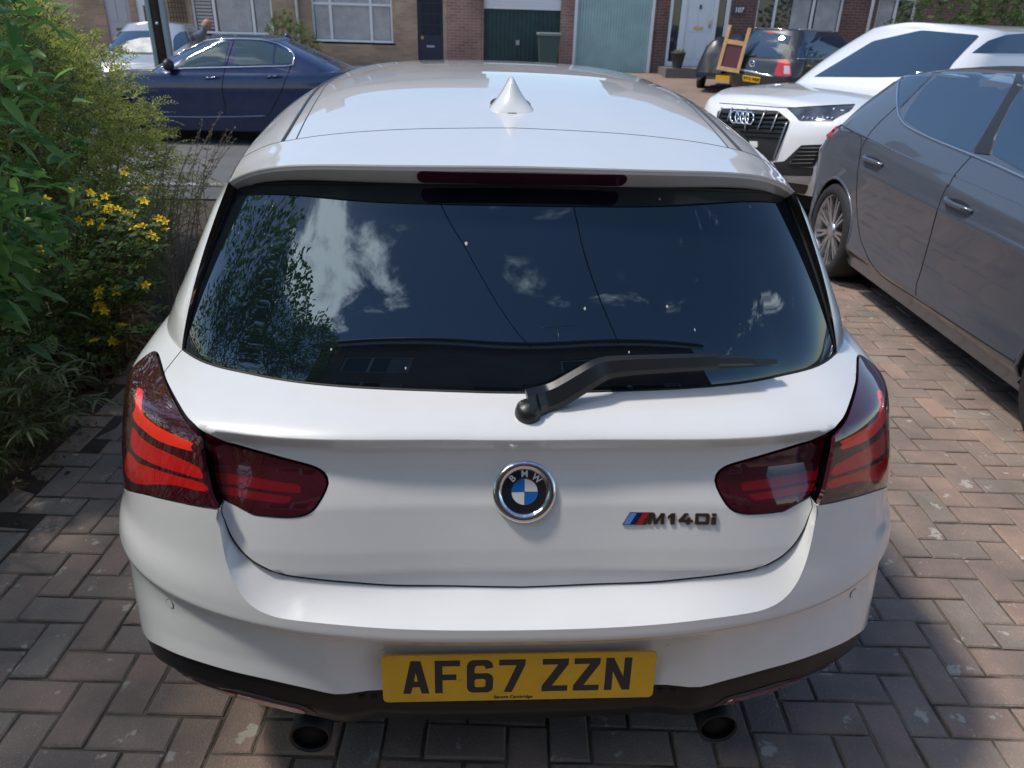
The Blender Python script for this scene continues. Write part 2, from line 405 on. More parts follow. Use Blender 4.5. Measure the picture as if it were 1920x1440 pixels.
# herringbone block paving -------------------------------------------------
def paver_mat():
    m = mat('paving_block', (.2, .14, .11), rough=.88, bump=(150, .45))
    nt = m.node_tree; b = nt.nodes['Principled BSDF']
    geo = nt.nodes.new('ShaderNodeNewGeometry'); oi = nt.nodes.new('ShaderNodeObjectInfo')
    ad = nt.nodes.new('ShaderNodeMath'); ad.operation = 'ADD'; nt.links.new(geo.outputs['Random Per Island'], ad.inputs[0]); nt.links.new(oi.outputs['Random'], ad.inputs[1])
    fr = nt.nodes.new('ShaderNodeMath'); fr.operation = 'FRACT'; nt.links.new(ad.outputs[0], fr.inputs[0])
    rp = nt.nodes.new('ShaderNodeValToRGB'); cr = rp.color_ramp
    cr.elements[0].position = 0; cr.elements[0].color = (.335, .240, .190, 1)
    cr.elements[1].position = 1; cr.elements[1].color = (.315, .250, .208, 1)
    for p, c in ((.25, (.375, .258, .200)), (.5, (.285, .220, .182)), (.7, (.410, .270, .205)), (.85, (.345, .270, .218))):
        e = cr.elements.new(p); e.color = (*c, 1)
    nt.links.new(fr.outputs[0], rp.inputs[0])
    pos = geo.outputs['Position']
    # speckle of aggregate
    sp = nt.nodes.new('ShaderNodeTexVoronoi'); sp.inputs['Scale'].default_value = 170; nt.links.new(pos, sp.inputs['Vector'])
    spr = nt.nodes.new('ShaderNodeMapRange'); spr.inputs['From Min'].default_value = .16; spr.inputs['From Max'].default_value = .30; spr.inputs['To Min'].default_value = 1; spr.inputs['To Max'].default_value = 0
    nt.links.new(sp.outputs['Distance'], spr.inputs[0])
    cellr = nt.nodes.new('ShaderNodeSeparateColor'); nt.links.new(sp.outputs['Color'], cellr.inputs[0])
    gt = nt.nodes.new('ShaderNodeMath'); gt.operation = 'GREATER_THAN'; gt.inputs[1].default_value = .66; nt.links.new(cellr.outputs[0], gt.inputs[0])
    mu = nt.nodes.new('ShaderNodeMath'); mu.operation = 'MULTIPLY'; nt.links.new(spr.outputs[0], mu.inputs[0]); nt.links.new(gt.outputs[0], mu.inputs[1])
    m1 = nt.nodes.new('ShaderNodeMixRGB'); m1.inputs[2].default_value = (.50, .46, .42, 1); nt.links.new(mu.outputs[0], m1.inputs[0]); nt.links.new(rp.outputs[0], m1.inputs[1])
    # grime in broad patches
    g = nt.nodes.new('ShaderNodeTexNoise'); g.inputs['Scale'].default_value = 2.6; g.inputs['Detail'].default_value = 7; g.inputs['Roughness'].default_value = .65; nt.links.new(pos, g.inputs['Vector'])
    gr = nt.nodes.new('ShaderNodeMapRange'); gr.inputs['From Min'].default_value = .38; gr.inputs['From Max'].default_value = .66; gr.inputs['To Min'].default_value = .72; gr.inputs['To Max'].default_value = 0
    nt.links.new(g.outputs[0], gr.inputs[0])
    m2 = nt.nodes.new('ShaderNodeMixRGB'); m2.inputs[2].default_value = (.155, .132, .115, 1); nt.links.new(gr.outputs[0], m2.inputs[0]); nt.links.new(m1.outputs[0], m2.inputs[1])
    # lichen spots
    lv = nt.nodes.new('ShaderNodeTexNoise'); lv.inputs['Scale'].default_value = 13; lv.inputs['Detail'].default_value = 3; lv.inputs['Roughness'].default_value = .45; nt.links.new(pos, lv.inputs['Vector'])
    lw = nt.nodes.new('ShaderNodeTexNoise'); lw.inputs['Scale'].default_value = 70; lw.inputs['Detail'].default_value = 4; nt.links.new(pos, lw.inputs['Vector'])
    la = nt.nodes.new('ShaderNodeMath'); la.operation = 'MULTIPLY_ADD'; la.inputs[1].default_value = .28; nt.links.new(lw.outputs[0], la.inputs[0]); nt.links.new(lv.outputs[0], la.inputs[2])
    lr = nt.nodes.new('ShaderNodeMapRange'); lr.inputs['From Min'].default_value = .80; lr.inputs['From Max'].default_value = .85; lr.inputs['To Min'].default_value = 0; lr.inputs['To Max'].default_value = .75
    nt.links.new(la.outputs[0], lr.inputs[0])
    m3 = nt.nodes.new('ShaderNodeMixRGB'); m3.inputs[2].default_value = (.50, .48, .41, 1); nt.links.new(lr.outputs[0], m3.inputs[0]); nt.links.new(m2.outputs[0], m3.inputs[1])
    nt.links.new(m3.outputs[0], b.inputs['Base Color'])
    return m
M_paver = paver_mat()
M_joint = mat('joint_sand', (.135, .112, .085), rough=.95, bump=(120, .5), var=(7, .75))
drive = strip('driveway', -1.86, 10.5, -7.0, 6.6, -.0075, M_joint)
UB = .1035; PANG = -R(3.4)
cpa, spa = math.cos(PANG), math.sin(PANG)
def paver_proto(k):
    rr_ = random.Random(k)
    lx, ly = .197/2, .097/2; ch = .0045; bm = bmesh.new()
    def ring(dx, z): return [bm.verts.new((sx*(lx-dx)+rr_.uniform(-.0012, .0012), sy*(ly-dx)+rr_.uniform(-.0012, .0012), z+rr_.uniform(-.0006, .0006))) for sx, sy in ((-1, -1), (1, -1), (1, 1), (-1, 1))]
    a = ring(0, -.04); b_ = ring(0, -ch); c = ring(ch, 0)
    for p, q in ((a, b_), (b_, c)):
        for i in range(4): bm.faces.new((p[i], p[(i+1) % 4], q[(i+1) % 4], q[i]))
    bm.faces.new(c)
    me = bpy.data.meshes.new('paving_block'); bm.to_mesh(me); bm.free(); me.materials.append(M_paver); return me
protos = [paver_proto(k) for k in range(8)]
cells = []
for r_ in range(-55, 80):
    for c_ in range(-40, 130):
        k = (c_-r_) % 4
        if k == 0: cx, cy, rot = c_+1.0, r_+.5, 0.0
        elif k == 3: cx, cy, rot = c_+.5, r_+1.0, math.pi/2
        else: continue
        u, v = cx*UB-.02, cy*UB+.03
        x, y = u*cpa-v*spa, u*spa+v*cpa
        if not (-1.80 < x < 9.0 and -4.9 < y < 6.5): continue
        cells.append((x, y, rot+PANG))
C3 = np.array([(x, y, 0) for x, y, _ in cells]); pp = proj(C3); dep = (C3-CO)@FW
infr = (dep > .2) & (pp[:, 0] > -40) & (pp[:, 0] < 1960) & (pp[:, 1] > 300) & (pp[:, 1] < 1480)
# hidden behind the cars or beds
hid = (np.abs(C3[:, 0]) < .62) & (C3[:, 1] > .12)
ray_hit = np.zeros(len(cells), bool)
for i in np.where(infr)[0]:
    # rough sight test against the white car's body: a box 1.7 wide, 0.35..1.4 high
    p = C3[i]; d = CO-p
    for hz_, hw_, ya, yb in ((.38, .80, .12, 4.0), (.62, .84, .1, 4.0), (.95, .78, .18, 4.0), (1.3, .6, .5, 3.0)):
        t = hz_/d[2]; q = p+d*t
        if abs(q[0]) < hw_ and ya < q[1] < yb: ray_hit[i] = True
hid |= ray_hit
order = [i for i in np.argsort(dep) if infr[i] and not hid[i]]
near_ids = set(order[:300])
rest = MB()
for i, (x, y, rot) in enumerate(cells):
    dz = random.uniform(-.0045, .0018); rx, ry = random.gauss(0, .010), random.gauss(0, .010)
    M = Matrix.Translation((x, y, dz)) @ Matrix.Rotation(rot+random.gauss(0, .004), 4, 'Z') @ Matrix.Rotation(rx, 4, 'X') @ Matrix.Rotation(ry, 4, 'Y')
    me = protos[random.randrange(8)]
    if i in near_ids:
        o = bpy.data.objects.new('paving_block', me); link(o, drive); o.matrix_local = M
    else:
        rest.add([tuple(M @ v.co) for v in me.vertices], [tuple(p.vertices) for p in me.polygons])
ro = rest.obj('block_paving', M_paver, drive); ro['kind'] = 'stuff'
# ================================================================== houses
def brick_mat(name, c1, c2, mortar, scale=1.0):
    m = mat(name, c1, rough=.9, bump=(60, .15))
    nt = m.node_tree; b = nt.nodes['Principled BSDF']; geo = nt.nodes.new('ShaderNodeNewGeometry')
    sep = nt.nodes.new('ShaderNodeSeparateXYZ'); nt.links.new(geo.outputs['Position'], sep.inputs[0])
    ad = nt.nodes.new('ShaderNodeMath'); ad.operation = 'ADD'; nt.links.new(sep.outputs[0], ad.inputs[0]); nt.links.new(sep.outputs[1], ad.inputs[1])
    cb = nt.nodes.new('ShaderNodeCombineXYZ'); nt.links.new(ad.outputs[0], cb.inputs[0]); nt.links.new(sep.outputs[2], cb.inputs[1])
    br = nt.nodes.new('ShaderNodeTexBrick'); nt.links.new(cb.outputs[0], br.inputs['Vector'])
    br.inputs['Scale'].default_value = 1.0; br.inputs['Brick Width'].default_value = .225; br.inputs['Row Height'].default_value = .075; br.inputs['Mortar Size'].default_value = .006
    br.inputs['Color1'].default_value = (*c1, 1); br.inputs['Color2'].default_value = (*c2, 1); br.inputs['Mortar'].default_value = (*mortar, 1)
    br.inputs['Bias'].default_value = 0.0; br.offset = .5
    n = nt.nodes.new('ShaderNodeTexNoise'); n.inputs['Scale'].default_value = 1.1; n.inputs['Detail'].default_value = 7; nt.links.new(geo.outputs['Position'], n.inputs['Vector'])
    rp = nt.nodes.new('ShaderNodeMapRange'); rp.inputs['From Min'].default_value = .3; rp.inputs['From Max'].default_value = .7; rp.inputs['To Min'].default_value = .72; rp.inputs['To Max'].default_value = 1.22; nt.links.new(n.outputs[0], rp.inputs[0])
    hs = nt.nodes.new('ShaderNodeHueSaturation'); nt.links.new(br.outputs[0], hs.inputs['Color']); nt.links.new(rp.outputs[0], hs.inputs['Value']); nt.links.new(hs.outputs[0], b.inputs['Base Color'])
    return m
M_tan = brick_mat('tan_brick', (.44, .315, .21), (.34, .235, .155), (.36, .32, .27))
M_pink = brick_mat('pink_brick', (.33, .19, .15), (.25, .14, .12), (.36, .30, .27))
M_dkbrick = brick_mat('dark_red_brick', (.19, .092, .075), (.135, .072, .064), (.24, .20, .185))
M_upvc = mat('white_upvc', (.74, .76, .78), rough=.35)
M_pane = mat('window_pane', (.035, .042, .048), rough=.03, ior=1.7)
M_curtain = mat('grey_curtain', (.42, .42, .42), rough=.9, var=(3, .2))
M_tile = mat('roof_tile', (.105, .070, .055), rough=.9, var=(2.5, .3), bump=(25, .5))
M_navy = mat('navy_door', (.022, .026, .055), rough=.4)
M_green = mat('dark_green_door', (.018, .050, .052), rough=.55, var=(4, .25))
M_teal = mat('teal_door', (.36, .53, .52), rough=.5, var=(3, .10))
M_whitedoor = mat('white_door', (.70, .73, .77), rough=.4)
M_greydoor = mat('pale_grey_door', (.42, .42, .46), rough=.45)
M_brass = mat('brass', (.72, .50, .16), rough=.3, metal=1.0)
HY = 22.0
def HX(px, py=60, Y=HY): return float(at_y(px, py, Y)[0])
def HZ(px, py, Y=HY): return float(at_y(px, py, Y)[2])
def window(parent, x0, x1, z0, z1, y, mull=(), trans=None, curtain=None, slats=0, fw=.06):
    """window set into a wall whose face is at y; looks towards -y"""
    f = MB()
    f.box(x0, x1, y-.03, y+.05, z0, z0+fw); f.box(x0, x1, y-.03, y+.05, z1-fw, z1)
    f.box(x0, x0+fw, y-.031, y+.05, z0+fw, z1-fw); f.box(x1-fw, x1, y-.031, y+.05, z0+fw, z1-fw)
    for m in mull: f.box(m-fw*.6, m+fw*.6, y-.029, y+.05, z0+fw, z1-fw)
    if trans: f.box(x0+fw, x1-fw, y-.028, y+.05, trans-fw*.5, trans+fw*.5)
    o = f.obj('window', M_upvc, parent)
    xs = [x0+fw]+[m for m in mull]+[x1-fw]
    for a, b in zip(xs[:-1], xs[1:]):
        mesh_obj('pane', [(a, y+.012, z0+fw), (b, y+.012, z0+fw), (b, y+.012, z1-fw), (a, y+.012, z1-fw)], [(0, 1, 2, 3)], M_pane, o, smooth=False)
    if curtain:
        for (a, b) in curtain:
            n = 26; V = []; F = []
            for i in range(n):
                xx = a+(b-a)*i/(n-1); yy = y+.008+.003*math.sin(i*2.1)
                V += [(xx, yy, z0+fw+.01), (xx, yy, z1-fw-.01)]
            for i in range(n-1): F.append((2*i, 2*i+2, 2*i+3, 2*i+1))
            mesh_obj('curtain', V, F, M_curtain, o)
    box('sill', x0-.05, x1+.05, y-.10, y-.032, z0-.05, z0-.002, M_upvc, o)
    return o
def panel_door(parent, x0, x1, z0, z1, y, material, frame=True, panels=True, fw=.06):
    o = box('door', x0, x1, y-.02, y+.03, z0, z1, material, parent)
    if frame:
        f = MB(); f.box(x0-fw, x0-.003, y-.05, y+.05, z0, z1+fw); f.box(x1+.003, x1+fw, y-.05, y+.05, z0, z1+fw); f.box(x0-.003, x1+.003, y-.05, y+.05, z1+.003, z1+fw)
        f.obj('door_frame', M_upvc, parent)
    if panels:
        w = x1-x0; h = z1-z0
        for cxp in (.29, .71):
            for (za, zb) in ((.10, .36), (.46, .74)):
                box('door_panel', x0+w*(cxp-.15), x0+w*(cxp+.15), y-.030, y-.0205, z0+h*za, z0+h*zb, material, o, bevel=.006)
    return o
def gable_roof(parent, x0, x1, y0, y1, ze, zr, material, over=.3):
    ym = (y0+y1)/2
    V = [(x0, y0-over, ze-.08), (x1, y0-over, ze-.08), (x1, ym, zr), (x0, ym, zr), (x0, y1+over, ze-.08), (x1, y1+over, ze-.08)]
    V += [(a, b, c+.12) for a, b, c in V]
    F = [(0, 1, 2, 3), (3, 2, 5, 4), (7, 6, 9, 8), (8, 9, 10, 11), (0, 6, 7, 1), (4, 5, 11, 10), (0, 3, 9, 6), (3, 4, 10, 9), (1, 7, 8, 2), (2, 8, 11, 5)]
    return mesh_obj('roof', V, F, material, parent, smooth=False)
def wall(parent, x0, x1, y, z0, z1, material, openings=(), thick=.28, name='wall'):
    """front wall with rectangular openings cut in"""
    xs = sorted({x0, x1, *[v for o in openings for v in o[:2]]}); zs = sorted({z0, z1, *[v for o in openings for v in o[2:]]})
    xs = [x for x in xs if x0 <= x <= x1]; zs = [z for z in zs if z0 <= z <= z1]
    mb = MB()
    for i in range(len(xs)-1):
        for j in range(len(zs)-1):
            cx, cz = (xs[i]+xs[i+1])/2, (zs[j]+zs[j+1])/2
            if any(o[0] < cx < o[1] and o[2] < cz < o[3] for o in openings): continue
            mb.add([(xs[i], y, zs[j]), (xs[i+1], y, zs[j]), (xs[i+1], y, zs[j+1]), (xs[i], y, zs[j+1])], [(0, 1, 2, 3)])
    for (a, b, c, d) in openings:
        mb.add([(a, y, c), (a, y+thick, c), (a, y+thick, d), (a, y, d)], [(0, 1, 2, 3)])
        mb.add([(b, y, c), (b, y+thick, c), (b, y+thick, d), (b, y, d)], [(3, 2, 1, 0)])
        mb.add([(a, y, d), (b, y, d), (b, y+thick, d), (a, y+thick, d)], [(3, 2, 1, 0)])
    return mb.obj(name, material, parent)

# --- left terrace of tan brick ---------------------------------------------------------------
xA0, xA1 = -19.0, HX(903)
hA = thing('terraced_house', 'two storey tan brick terrace across the road, left, with wide white windows', 'house', (-5, HY, .33))
hA.location = (0, 0, 0)
w1 = (HX(362, 40), HX(511, 30), HZ(430, 64), 2.30); w2 = (HX(585, 40), HX(736, 40), HZ(660, 79), 2.30)
dN = (HX(783, 60), HX(831, 60), .36, 2.38); dG = (HX(197, 20), HX(243, 20), .36, 2.38); dW = (HX(256, 20), HX(290, 20), .36, 2.38)
ops = [w1, w2, dN, dG, dW]
up = [(HX(365), HX(500), 3.2, 4.5), (HX(590), HX(730), 3.2, 4.5), (-13.5, -11.6, 3.2, 4.5), (-9.7, -8.4, 3.3, 4.4)]
xpk = HX(838)
wall(hA, xA0, xpk, HY, .2, 4.75, M_tan, ops+up)
wall(hA, xpk, xA1, HY-.02, .2, 4.75, M_pink, [])
box('wall', xA0, xA1, HY+.30, HY+6, .2, 4.75, M_tan, hA)
gable_roof(hA, xA0-.2, xA1+.2, HY, HY+6, 4.75, 6.6, M_tile)
box('chimney', -6.2, -5.3, HY+2.6, HY+3.4, 6.0, 7.5, M_tan, hA)
mw = w1[1]-w1[0]
o = window(hA, *w1, HY+.10, mull=(w1[0]+mw*.27, w1[0]+mw*.75), curtain=((w1[0]+mw*.78, w1[1]-.08), (w1[0]+mw*.31, w1[0]+mw*.72)))
for k in range(9): box('shutter_slat', w1[0]+.09, w1[0]+mw*.24, HY+.085, HY+.10, w1[2]+.12+k*.085, w1[2]+.17+k*.085, M_greydoor, o)
mw2 = w2[1]-w2[0]
window(hA, *w2, HY+.10, mull=(w2[0]+mw2*.23, w2[0]+mw2*.73), trans=w2[3]-.42, curtain=((w2[0]+.08, w2[1]-.08),))
for u in up: window(hA, *u, HY+.10, mull=((u[0]+u[1])/2,), curtain=((u[0]+.08, u[0]+.4),))
d = panel_door(hA, *dN, HY+.06, M_navy, panels=False)
for i in range(3):
    for j in range(3): box('door_pane', dN[0]+.10+i*.19, dN[0]+.26+i*.19, HY+.028, HY+.0385, 1.18+j*.27, 1.41+j*.27, mat('dark_door_glass', (.03, .035, .05), rough=.1), d)
fan = [(math.cos(R(180*k/10))*.29, math.sin(R(180*k/10))*.26) for k in range(11)]
fxc = (dN[0]+dN[1])/2
mesh_obj('fan_light', [(fxc+x, HY+.030, 1.99+z) for x, z in fan]+[(fxc+x, HY+.038, 1.99+z) for x, z in fan], [tuple(range(11)), tuple(range(21, 10, -1))], MATS['dark_door_glass'], d, smooth=False)
box('padlock', dN[0]+.09, dN[0]+.16, HY+.02, HY+.038, 1.06, 1.14, M_brass, d)
box('letter_plate', dN[0]+.24, dN[0]+.46, HY+.03, HY+.0385, .86, .91, M_greydoor, d)
d = panel_door(hA, *dG, HY+.06, M_greydoor)
box('letter_plate', dG[0]+.20, dG[1]-.18, HY+.02, HY+.0385, 1.06, 1.13, mat('letter_plate_dark', (.12, .12, .13), rough=.3, metal=.6), d)
d = panel_door(hA, *dW, HY+.06, M_whitedoor, panels=False)
box('door_pane', dW[0]+.18, dW[0]+.30, HY+.02, HY+.0385, 1.15, 1.70, MATS['dark_door_glass'], d)
tube('drain_pipe', [(HX(561), HY-.06, .3), (HX(561), HY-.06, 4.9)], .035, M_upvc, hA)
tr = MB()
for k in range(6): tr.box(HX(318, 20)+k*.085, HX(318, 20)+k*.085+.02, HY-.05, HY-.035, .6, 2.6)
for k in range(16): tr.box(HX(318, 20)-.03, HX(346, 20)+.03, HY-.034, HY-.02, .7+k*.12, .72+k*.12)
trell = tr.obj('trellis', mat('trellis_brown', (.10, .065, .05), rough=.8)); tag(trell, 'brown square wooden trellis fixed to the tan brick wall behind the pole', 'trellis')

# --- two garages between the houses ----------------------------------------------------------
g1 = (HX(907), HX(1050), .33, 2.35); g2 = (HX(1081), HX(1218), .33, 2.55)
gar = thing('garage_block', 'single storey brick garages between the two houses across the road', 'garage')
xg1 = HX(1226)
wall(gar, xA1+.01, xg1, HY-.03, .2, 2.95, M_pink, [(g1[0], g1[1], .2, g1[3]+.05), (g2[0]-.09, g2[1]+.09, .2, g2[3])])
box('wall', xA1+.02, xg1-.01, HY+.30, HY+6, .2, 2.90, M_pink, gar)
box('flat_roof', xA1+.01, xg1-.01, HY-.15, HY+6.1, 2.951, 3.10, mat('felt_roof', (.09, .09, .095), rough=.9), gar)
lz = HZ(980, 18)
gd1 = box('garage_door', g1[0], g1[1], HY+.10, HY+.14, .33, lz, M_green, gar)
nb = 18
for k in range(nb):
    a = g1[0]+(g1[1]-g1[0])*k/nb; box('door_board', a+.006, a+(g1[1]-g1[0])/nb-.006, HY+.088, HY+.0995, .34, lz-.01, M_green, gd1)
box('door_handle', (g1[0]+g1[1])*.5-.16, (g1[0]+g1[1])*.5-.06, HY+.06, HY+.087, .98, 1.10, M_alloy, gd1)
sh_ = box('shutter', g1[0], g1[1], HY+.06, HY+.085, lz, g1[3], M_upvc, gar)
for k in range(7): box('shutter_slat', g1[0], g1[1], HY+.045, HY+.0595, lz+.01+k*.085, lz+.085+k*.085, M_upvc, sh_)
gd2 = box('garage_door', g2[0], g2[1], HY+.08, HY+.12, .335, g2[3]-.08, M_teal, gar)
nb = 26
for k in range(nb):
    a = g2[0]+(g2[1]-g2[0])*k/nb; box('door_board', a+.011, a+(g2[1]-g2[0])/nb-.011, HY+.052, HY+.0795, .35, g2[3]-.09, M_teal, gd2)
f = MB(); f.box(g2[0]-.085, g2[0]-.004, HY-.04, HY+.12, .33, g2[3]); f.box(g2[1]+.004, g2[1]+.085, HY-.04, HY+.12, .33, g2[3]); f.box(g2[0]-.004, g2[1]+.004, HY-.04, HY+.12, g2[3]-.075, g2[3]); f.obj('door_frame', M_upvc, gar)

# --- right house of dark red brick -----------------------------------------------------------
hB = thing('brick_house', 'dark red brick house across the road, right, with white front door and sidelights', 'house')
xB0, xB1 = xg1+.01, 17.5
ez = HZ(1300, 125)
e0, e1 = HX(1252, 60), HX(1364, 60)
dB = (HX(1284, 60), HX(1334, 60)); zt = 2.62
w3 = (HX(1416, 40), HX(1577, 40), .95, 2.45); w4 = (HX(1643, 30), HX(1716, 30), .95, 2.45)
up = [(6.2, 7.6, 3.4, 4.6), (8.0, 10.0, 3.4, 4.6), (11.5, 13.5, 3.4, 4.6)]
wall(hB, xB0, xB1, HY, .1, 4.75, M_dkbrick, [(e0, e1, .1, zt), w3, w4]+up)
box('wall', xB0, xB1, HY+.30, HY+6, .1, 4.75, M_dkbrick, hB)
gable_roof(hB, xB0-.2, xB1+.2, HY, HY+6, 4.75, 6.6, M_tile)
mw = w3[1]-w3[0]
window(hB, *w3, HY+.10, mull=(w3[0]+mw*.22, w3[0]+mw*.66), curtain=((w3[0]+mw*.42, w3[0]+mw*.63), (w3[0]+mw*.70, w3[1]-.09)))
window(hB, *w4, HY+.10, mull=((w4[0]+w4[1])/2,), curtain=((w4[0]+.08, w4[0]+.5),))
for u in up: window(hB, *u, HY+.10, mull=((u[0]+u[1])/2,), curtain=((u[0]+.08, u[0]+.4),))
fr_ = MB()
for a, b in ((e0, e0+.09), (dB[0]-.16, dB[0]-.004), (dB[1]+.004, dB[1]+.12), (e1-.11, e1)): fr_.box(a, b, HY+.02, HY+.12, ez, zt)
fr_.box(e0+.09, dB[0]-.16, HY+.021, HY+.12, ez, ez+.12); fr_.box(dB[1]+.12, e1-.11, HY+.021, HY+.12, ez, ez+.12); fr_.box(e0+.09, e1-.11, HY+.022, HY+.12, zt-.10, zt)
ent = fr_.obj('door_frame', M_upvc, hB)
for a, b in ((e0+.09, dB[0]-.16), (dB[1]+.12, e1-.11)):
    mesh_obj('side_light', [(a, HY+.08, ez+.12), (b, HY+.08, ez+.12), (b, HY+.08, zt-.1), (a, HY+.08, zt-.1)], [(0, 1, 2, 3)], M_pane, ent, smooth=False)
d = panel_door(hB, dB[0], dB[1], ez, zt-.11, HY+.07, M_whitedoor, frame=False)
box('letter_plate', dB[0]+.24, dB[0]+.52, HY+.03, HY+.0485, HZ(1308, 56), HZ(1308, 50), M_brass, d, bevel=.01)
tube('door_handle', [(dB[1]-.07, HY+.02, HZ(1333, 53)), (dB[1]-.07, HY+.02, HZ(1333, 36))], .018, M_brass, d)
box('door_knocker', (dB[0]+dB[1])/2-.03, (dB[0]+dB[1])/2+.03, HY+.03, HY+.0485, HZ(1311, 17), HZ(1311, 9), mat('dark_green_knocker', (.03, .06, .05), rough=.3), d)
box('door_step', e0-.2, e1+.9, HY-1.1, HY-.01, .05, ez-.005, mat('concrete_step', (.16, .14, .13), rough=.9, bump=(50, .2)), hB)
sg = box('number_plaque', HX(1374, 20), HX(1397, 20), HY-.03, HY-.002, HZ(1386, 28), HZ(1386, 11), mat('slate_plaque', (.07, .062, .075), rough=.5), hB)
V2, F2 = text_loops_mesh('107', .17, bold=.006)
pc_ = np.array([(HX(1374, 20)+HX(1397, 20))/2, HY-.03, HZ(1386, 19)])
solid_from_flat('plaque_number', V2, F2, lambda p, h: pc_+np.array([p[0], -h, p[1]]), .006, M_upvc, sg)
tube('drain_pipe', [(HX(1630, 30), HY-.06, .3), (HX(1630, 30), HY-.06, 4.9)], .045, M_upvc, hB)

# --- the house at the photographer's back, seen only in the glass and paint ------------------
hC = thing('detached_house', 'brick house behind the viewer, mirrored in the tinted rear window', 'house')
BY = -4.45
bo = [(-3.3, -1.5, .9, 2.1), (.9, 3.2, .9, 2.1), (-.7, .3, .02, 2.1)]
bu = [(-3.3, -1.5, 3.2, 4.3), (1.2, 2.9, 3.2, 4.3)]
def wall_b(parent, x0, x1, y, z0, z1, material, ops_):
    o = wall(parent, -x1, -x0, -y, z0, z1, material, [(-b, -a, c, d_) for a, b, c, d_ in ops_]); o.rotation_euler = (0, 0, math.pi); return o
wall_b(hC, -4.6, 4.4, BY, 0, 5.0, M_pink, bo+bu)
box('wall', -4.6, 4.4, BY-8, BY-.30, 0, 5.0, M_pink, hC)
rf = gable_roof(hC, -4.9, 4.7, BY-8, BY, 5.0, 7.6, M_tile, over=.35)
box('fascia', -4.9, 4.7, BY+.30, BY+.34, 4.74, 4.98, M_upvc, hC)
tube('gutter', [(-4.9, BY+.40, 4.93), (4.7, BY+.40, 4.90)], .055, M_black, hC)
for (a, b, c, d_) in (bo[0], bo[1], *bu):
    o = window(hC, -b, -a, c, d_, -BY+.10, mull=(-(a+b)/2,), curtain=((-b+.08, -b+.45),)); o.rotation_euler = (0, 0, math.pi)
o = panel_door(hC, -bo[2][1], -bo[2][0], .02, 2.1, -BY+.06, M_navy, frame=False); o.rotation_euler = (0, 0, math.pi)
tube('drain_pipe', [(-3.9, BY+.08, 0), (-3.9, BY+.08, 4.7)], .035, M_black, hC)
# roof aerial
aer = thing('roof_aerial_mast', 'television aerial on a short mast above the house behind the viewer', 'aerial', (1.35, BY-.4, 5.3))
tube('mast', [(0, 0, 0), (0, 0, 1.35)], .018, M_alloy, aer)
tube('boom', [(-.45, 0, 1.28), (.55, 0, 1.33)], .012, M_alloy, aer)
for k in range(9): tube('element', [(-.4+k*.115, -.17, 1.285+k*.005), (-.4+k*.115, .17, 1.285+k*.005)], .005, M_alloy, aer, seg=5)
# ================================================================== the white hatchback
def pchip_m(xk, Y, x):
    """rows xk (K), Y (K,n) or (K,), x (n) -> values (n)"""
    xk = np.asarray(xk, float); x = np.asarray(x, float)
    Y = np.asarray(Y, float)
    if Y.ndim == 1: return pchip(xk, Y, x)
    h = np.diff(xk)[:, None]; dl = np.diff(Y, axis=0)/h; m = np.zeros_like(Y)
    a, b = dl[:-1], dl[1:]; w1 = 2*h[1:]+h[:-1]; w2 = h[1:]+2*h[:-1]
    ok = a*b > 0
    with np.errstate(divide='ignore', invalid='ignore'):
        mm = (w1+w2)/(w1/a+w2/b)
    m[1:-1] = np.where(ok, mm, 0); m[0] = dl[0]; m[-1] = dl[-1]
    i = np.clip(np.searchsorted(xk, x)-1, 0, len(xk)-2); c = np.arange(len(x)); hh = h[i, 0]
    t = (x-xk[i])/hh
    return ((1+2*t)*(1-t)**2*Y[i, c]+t*(1-t)**2*hh*m[i, c]+t*t*(3-2*t)*Y[i+1, c]+t*t*(t-1)*hh*m[i+1, c])

#        b      y0     W     D     n
ROWS = [(0.000, 0.026, .848, .60, 3.5),    # lower edge of the white bumper
        (0.050, 0.030, .854, .60, 3.35),
        (0.110, 0.027, .860, .60, 3.1),
        (0.150, 0.016, .864, .60, 2.9),
        (0.172, 0.000, .868, .60, 2.8),    # bumper crease
        (0.190, 0.002, .866, .60, 2.8),
        (0.290, 0.016, .850, .60, 2.75),
        (0.380, 0.030, .843, .60, 2.7),
        (0.455, 0.040, .836, .60, 2.55),
        (0.500, 0.050, .827, .60, 2.45),   # tailgate lip
        (0.540, 0.092, .812, .60, 2.25),
        (0.585, 0.150, .792, .60, 2.1)]    # foot of the rear window
RB = np.array([r[0] for r in ROWS]); BMAX = RB[-1]
RP = np.array([r[1:] for r in ROWS])
th_ref = np.linspace(0, math.pi/2, 900)
def superell(th, W, D, n):
    s = np.abs(np.sin(th)); c = np.abs(np.cos(th))
    return np.sign(th)*W*s**(2/n), D*(1-c**(2/n))
_x, _y = superell(th_ref, .85, .60, 2.6)
A_TAB = np.r_[0, np.cumsum(np.hypot(np.diff(_x), np.diff(_y)))]; AMAX = A_TAB[-1]
def th_of_a(a): return np.sign(a)*np.interp(np.abs(a), A_TAB, th_ref)

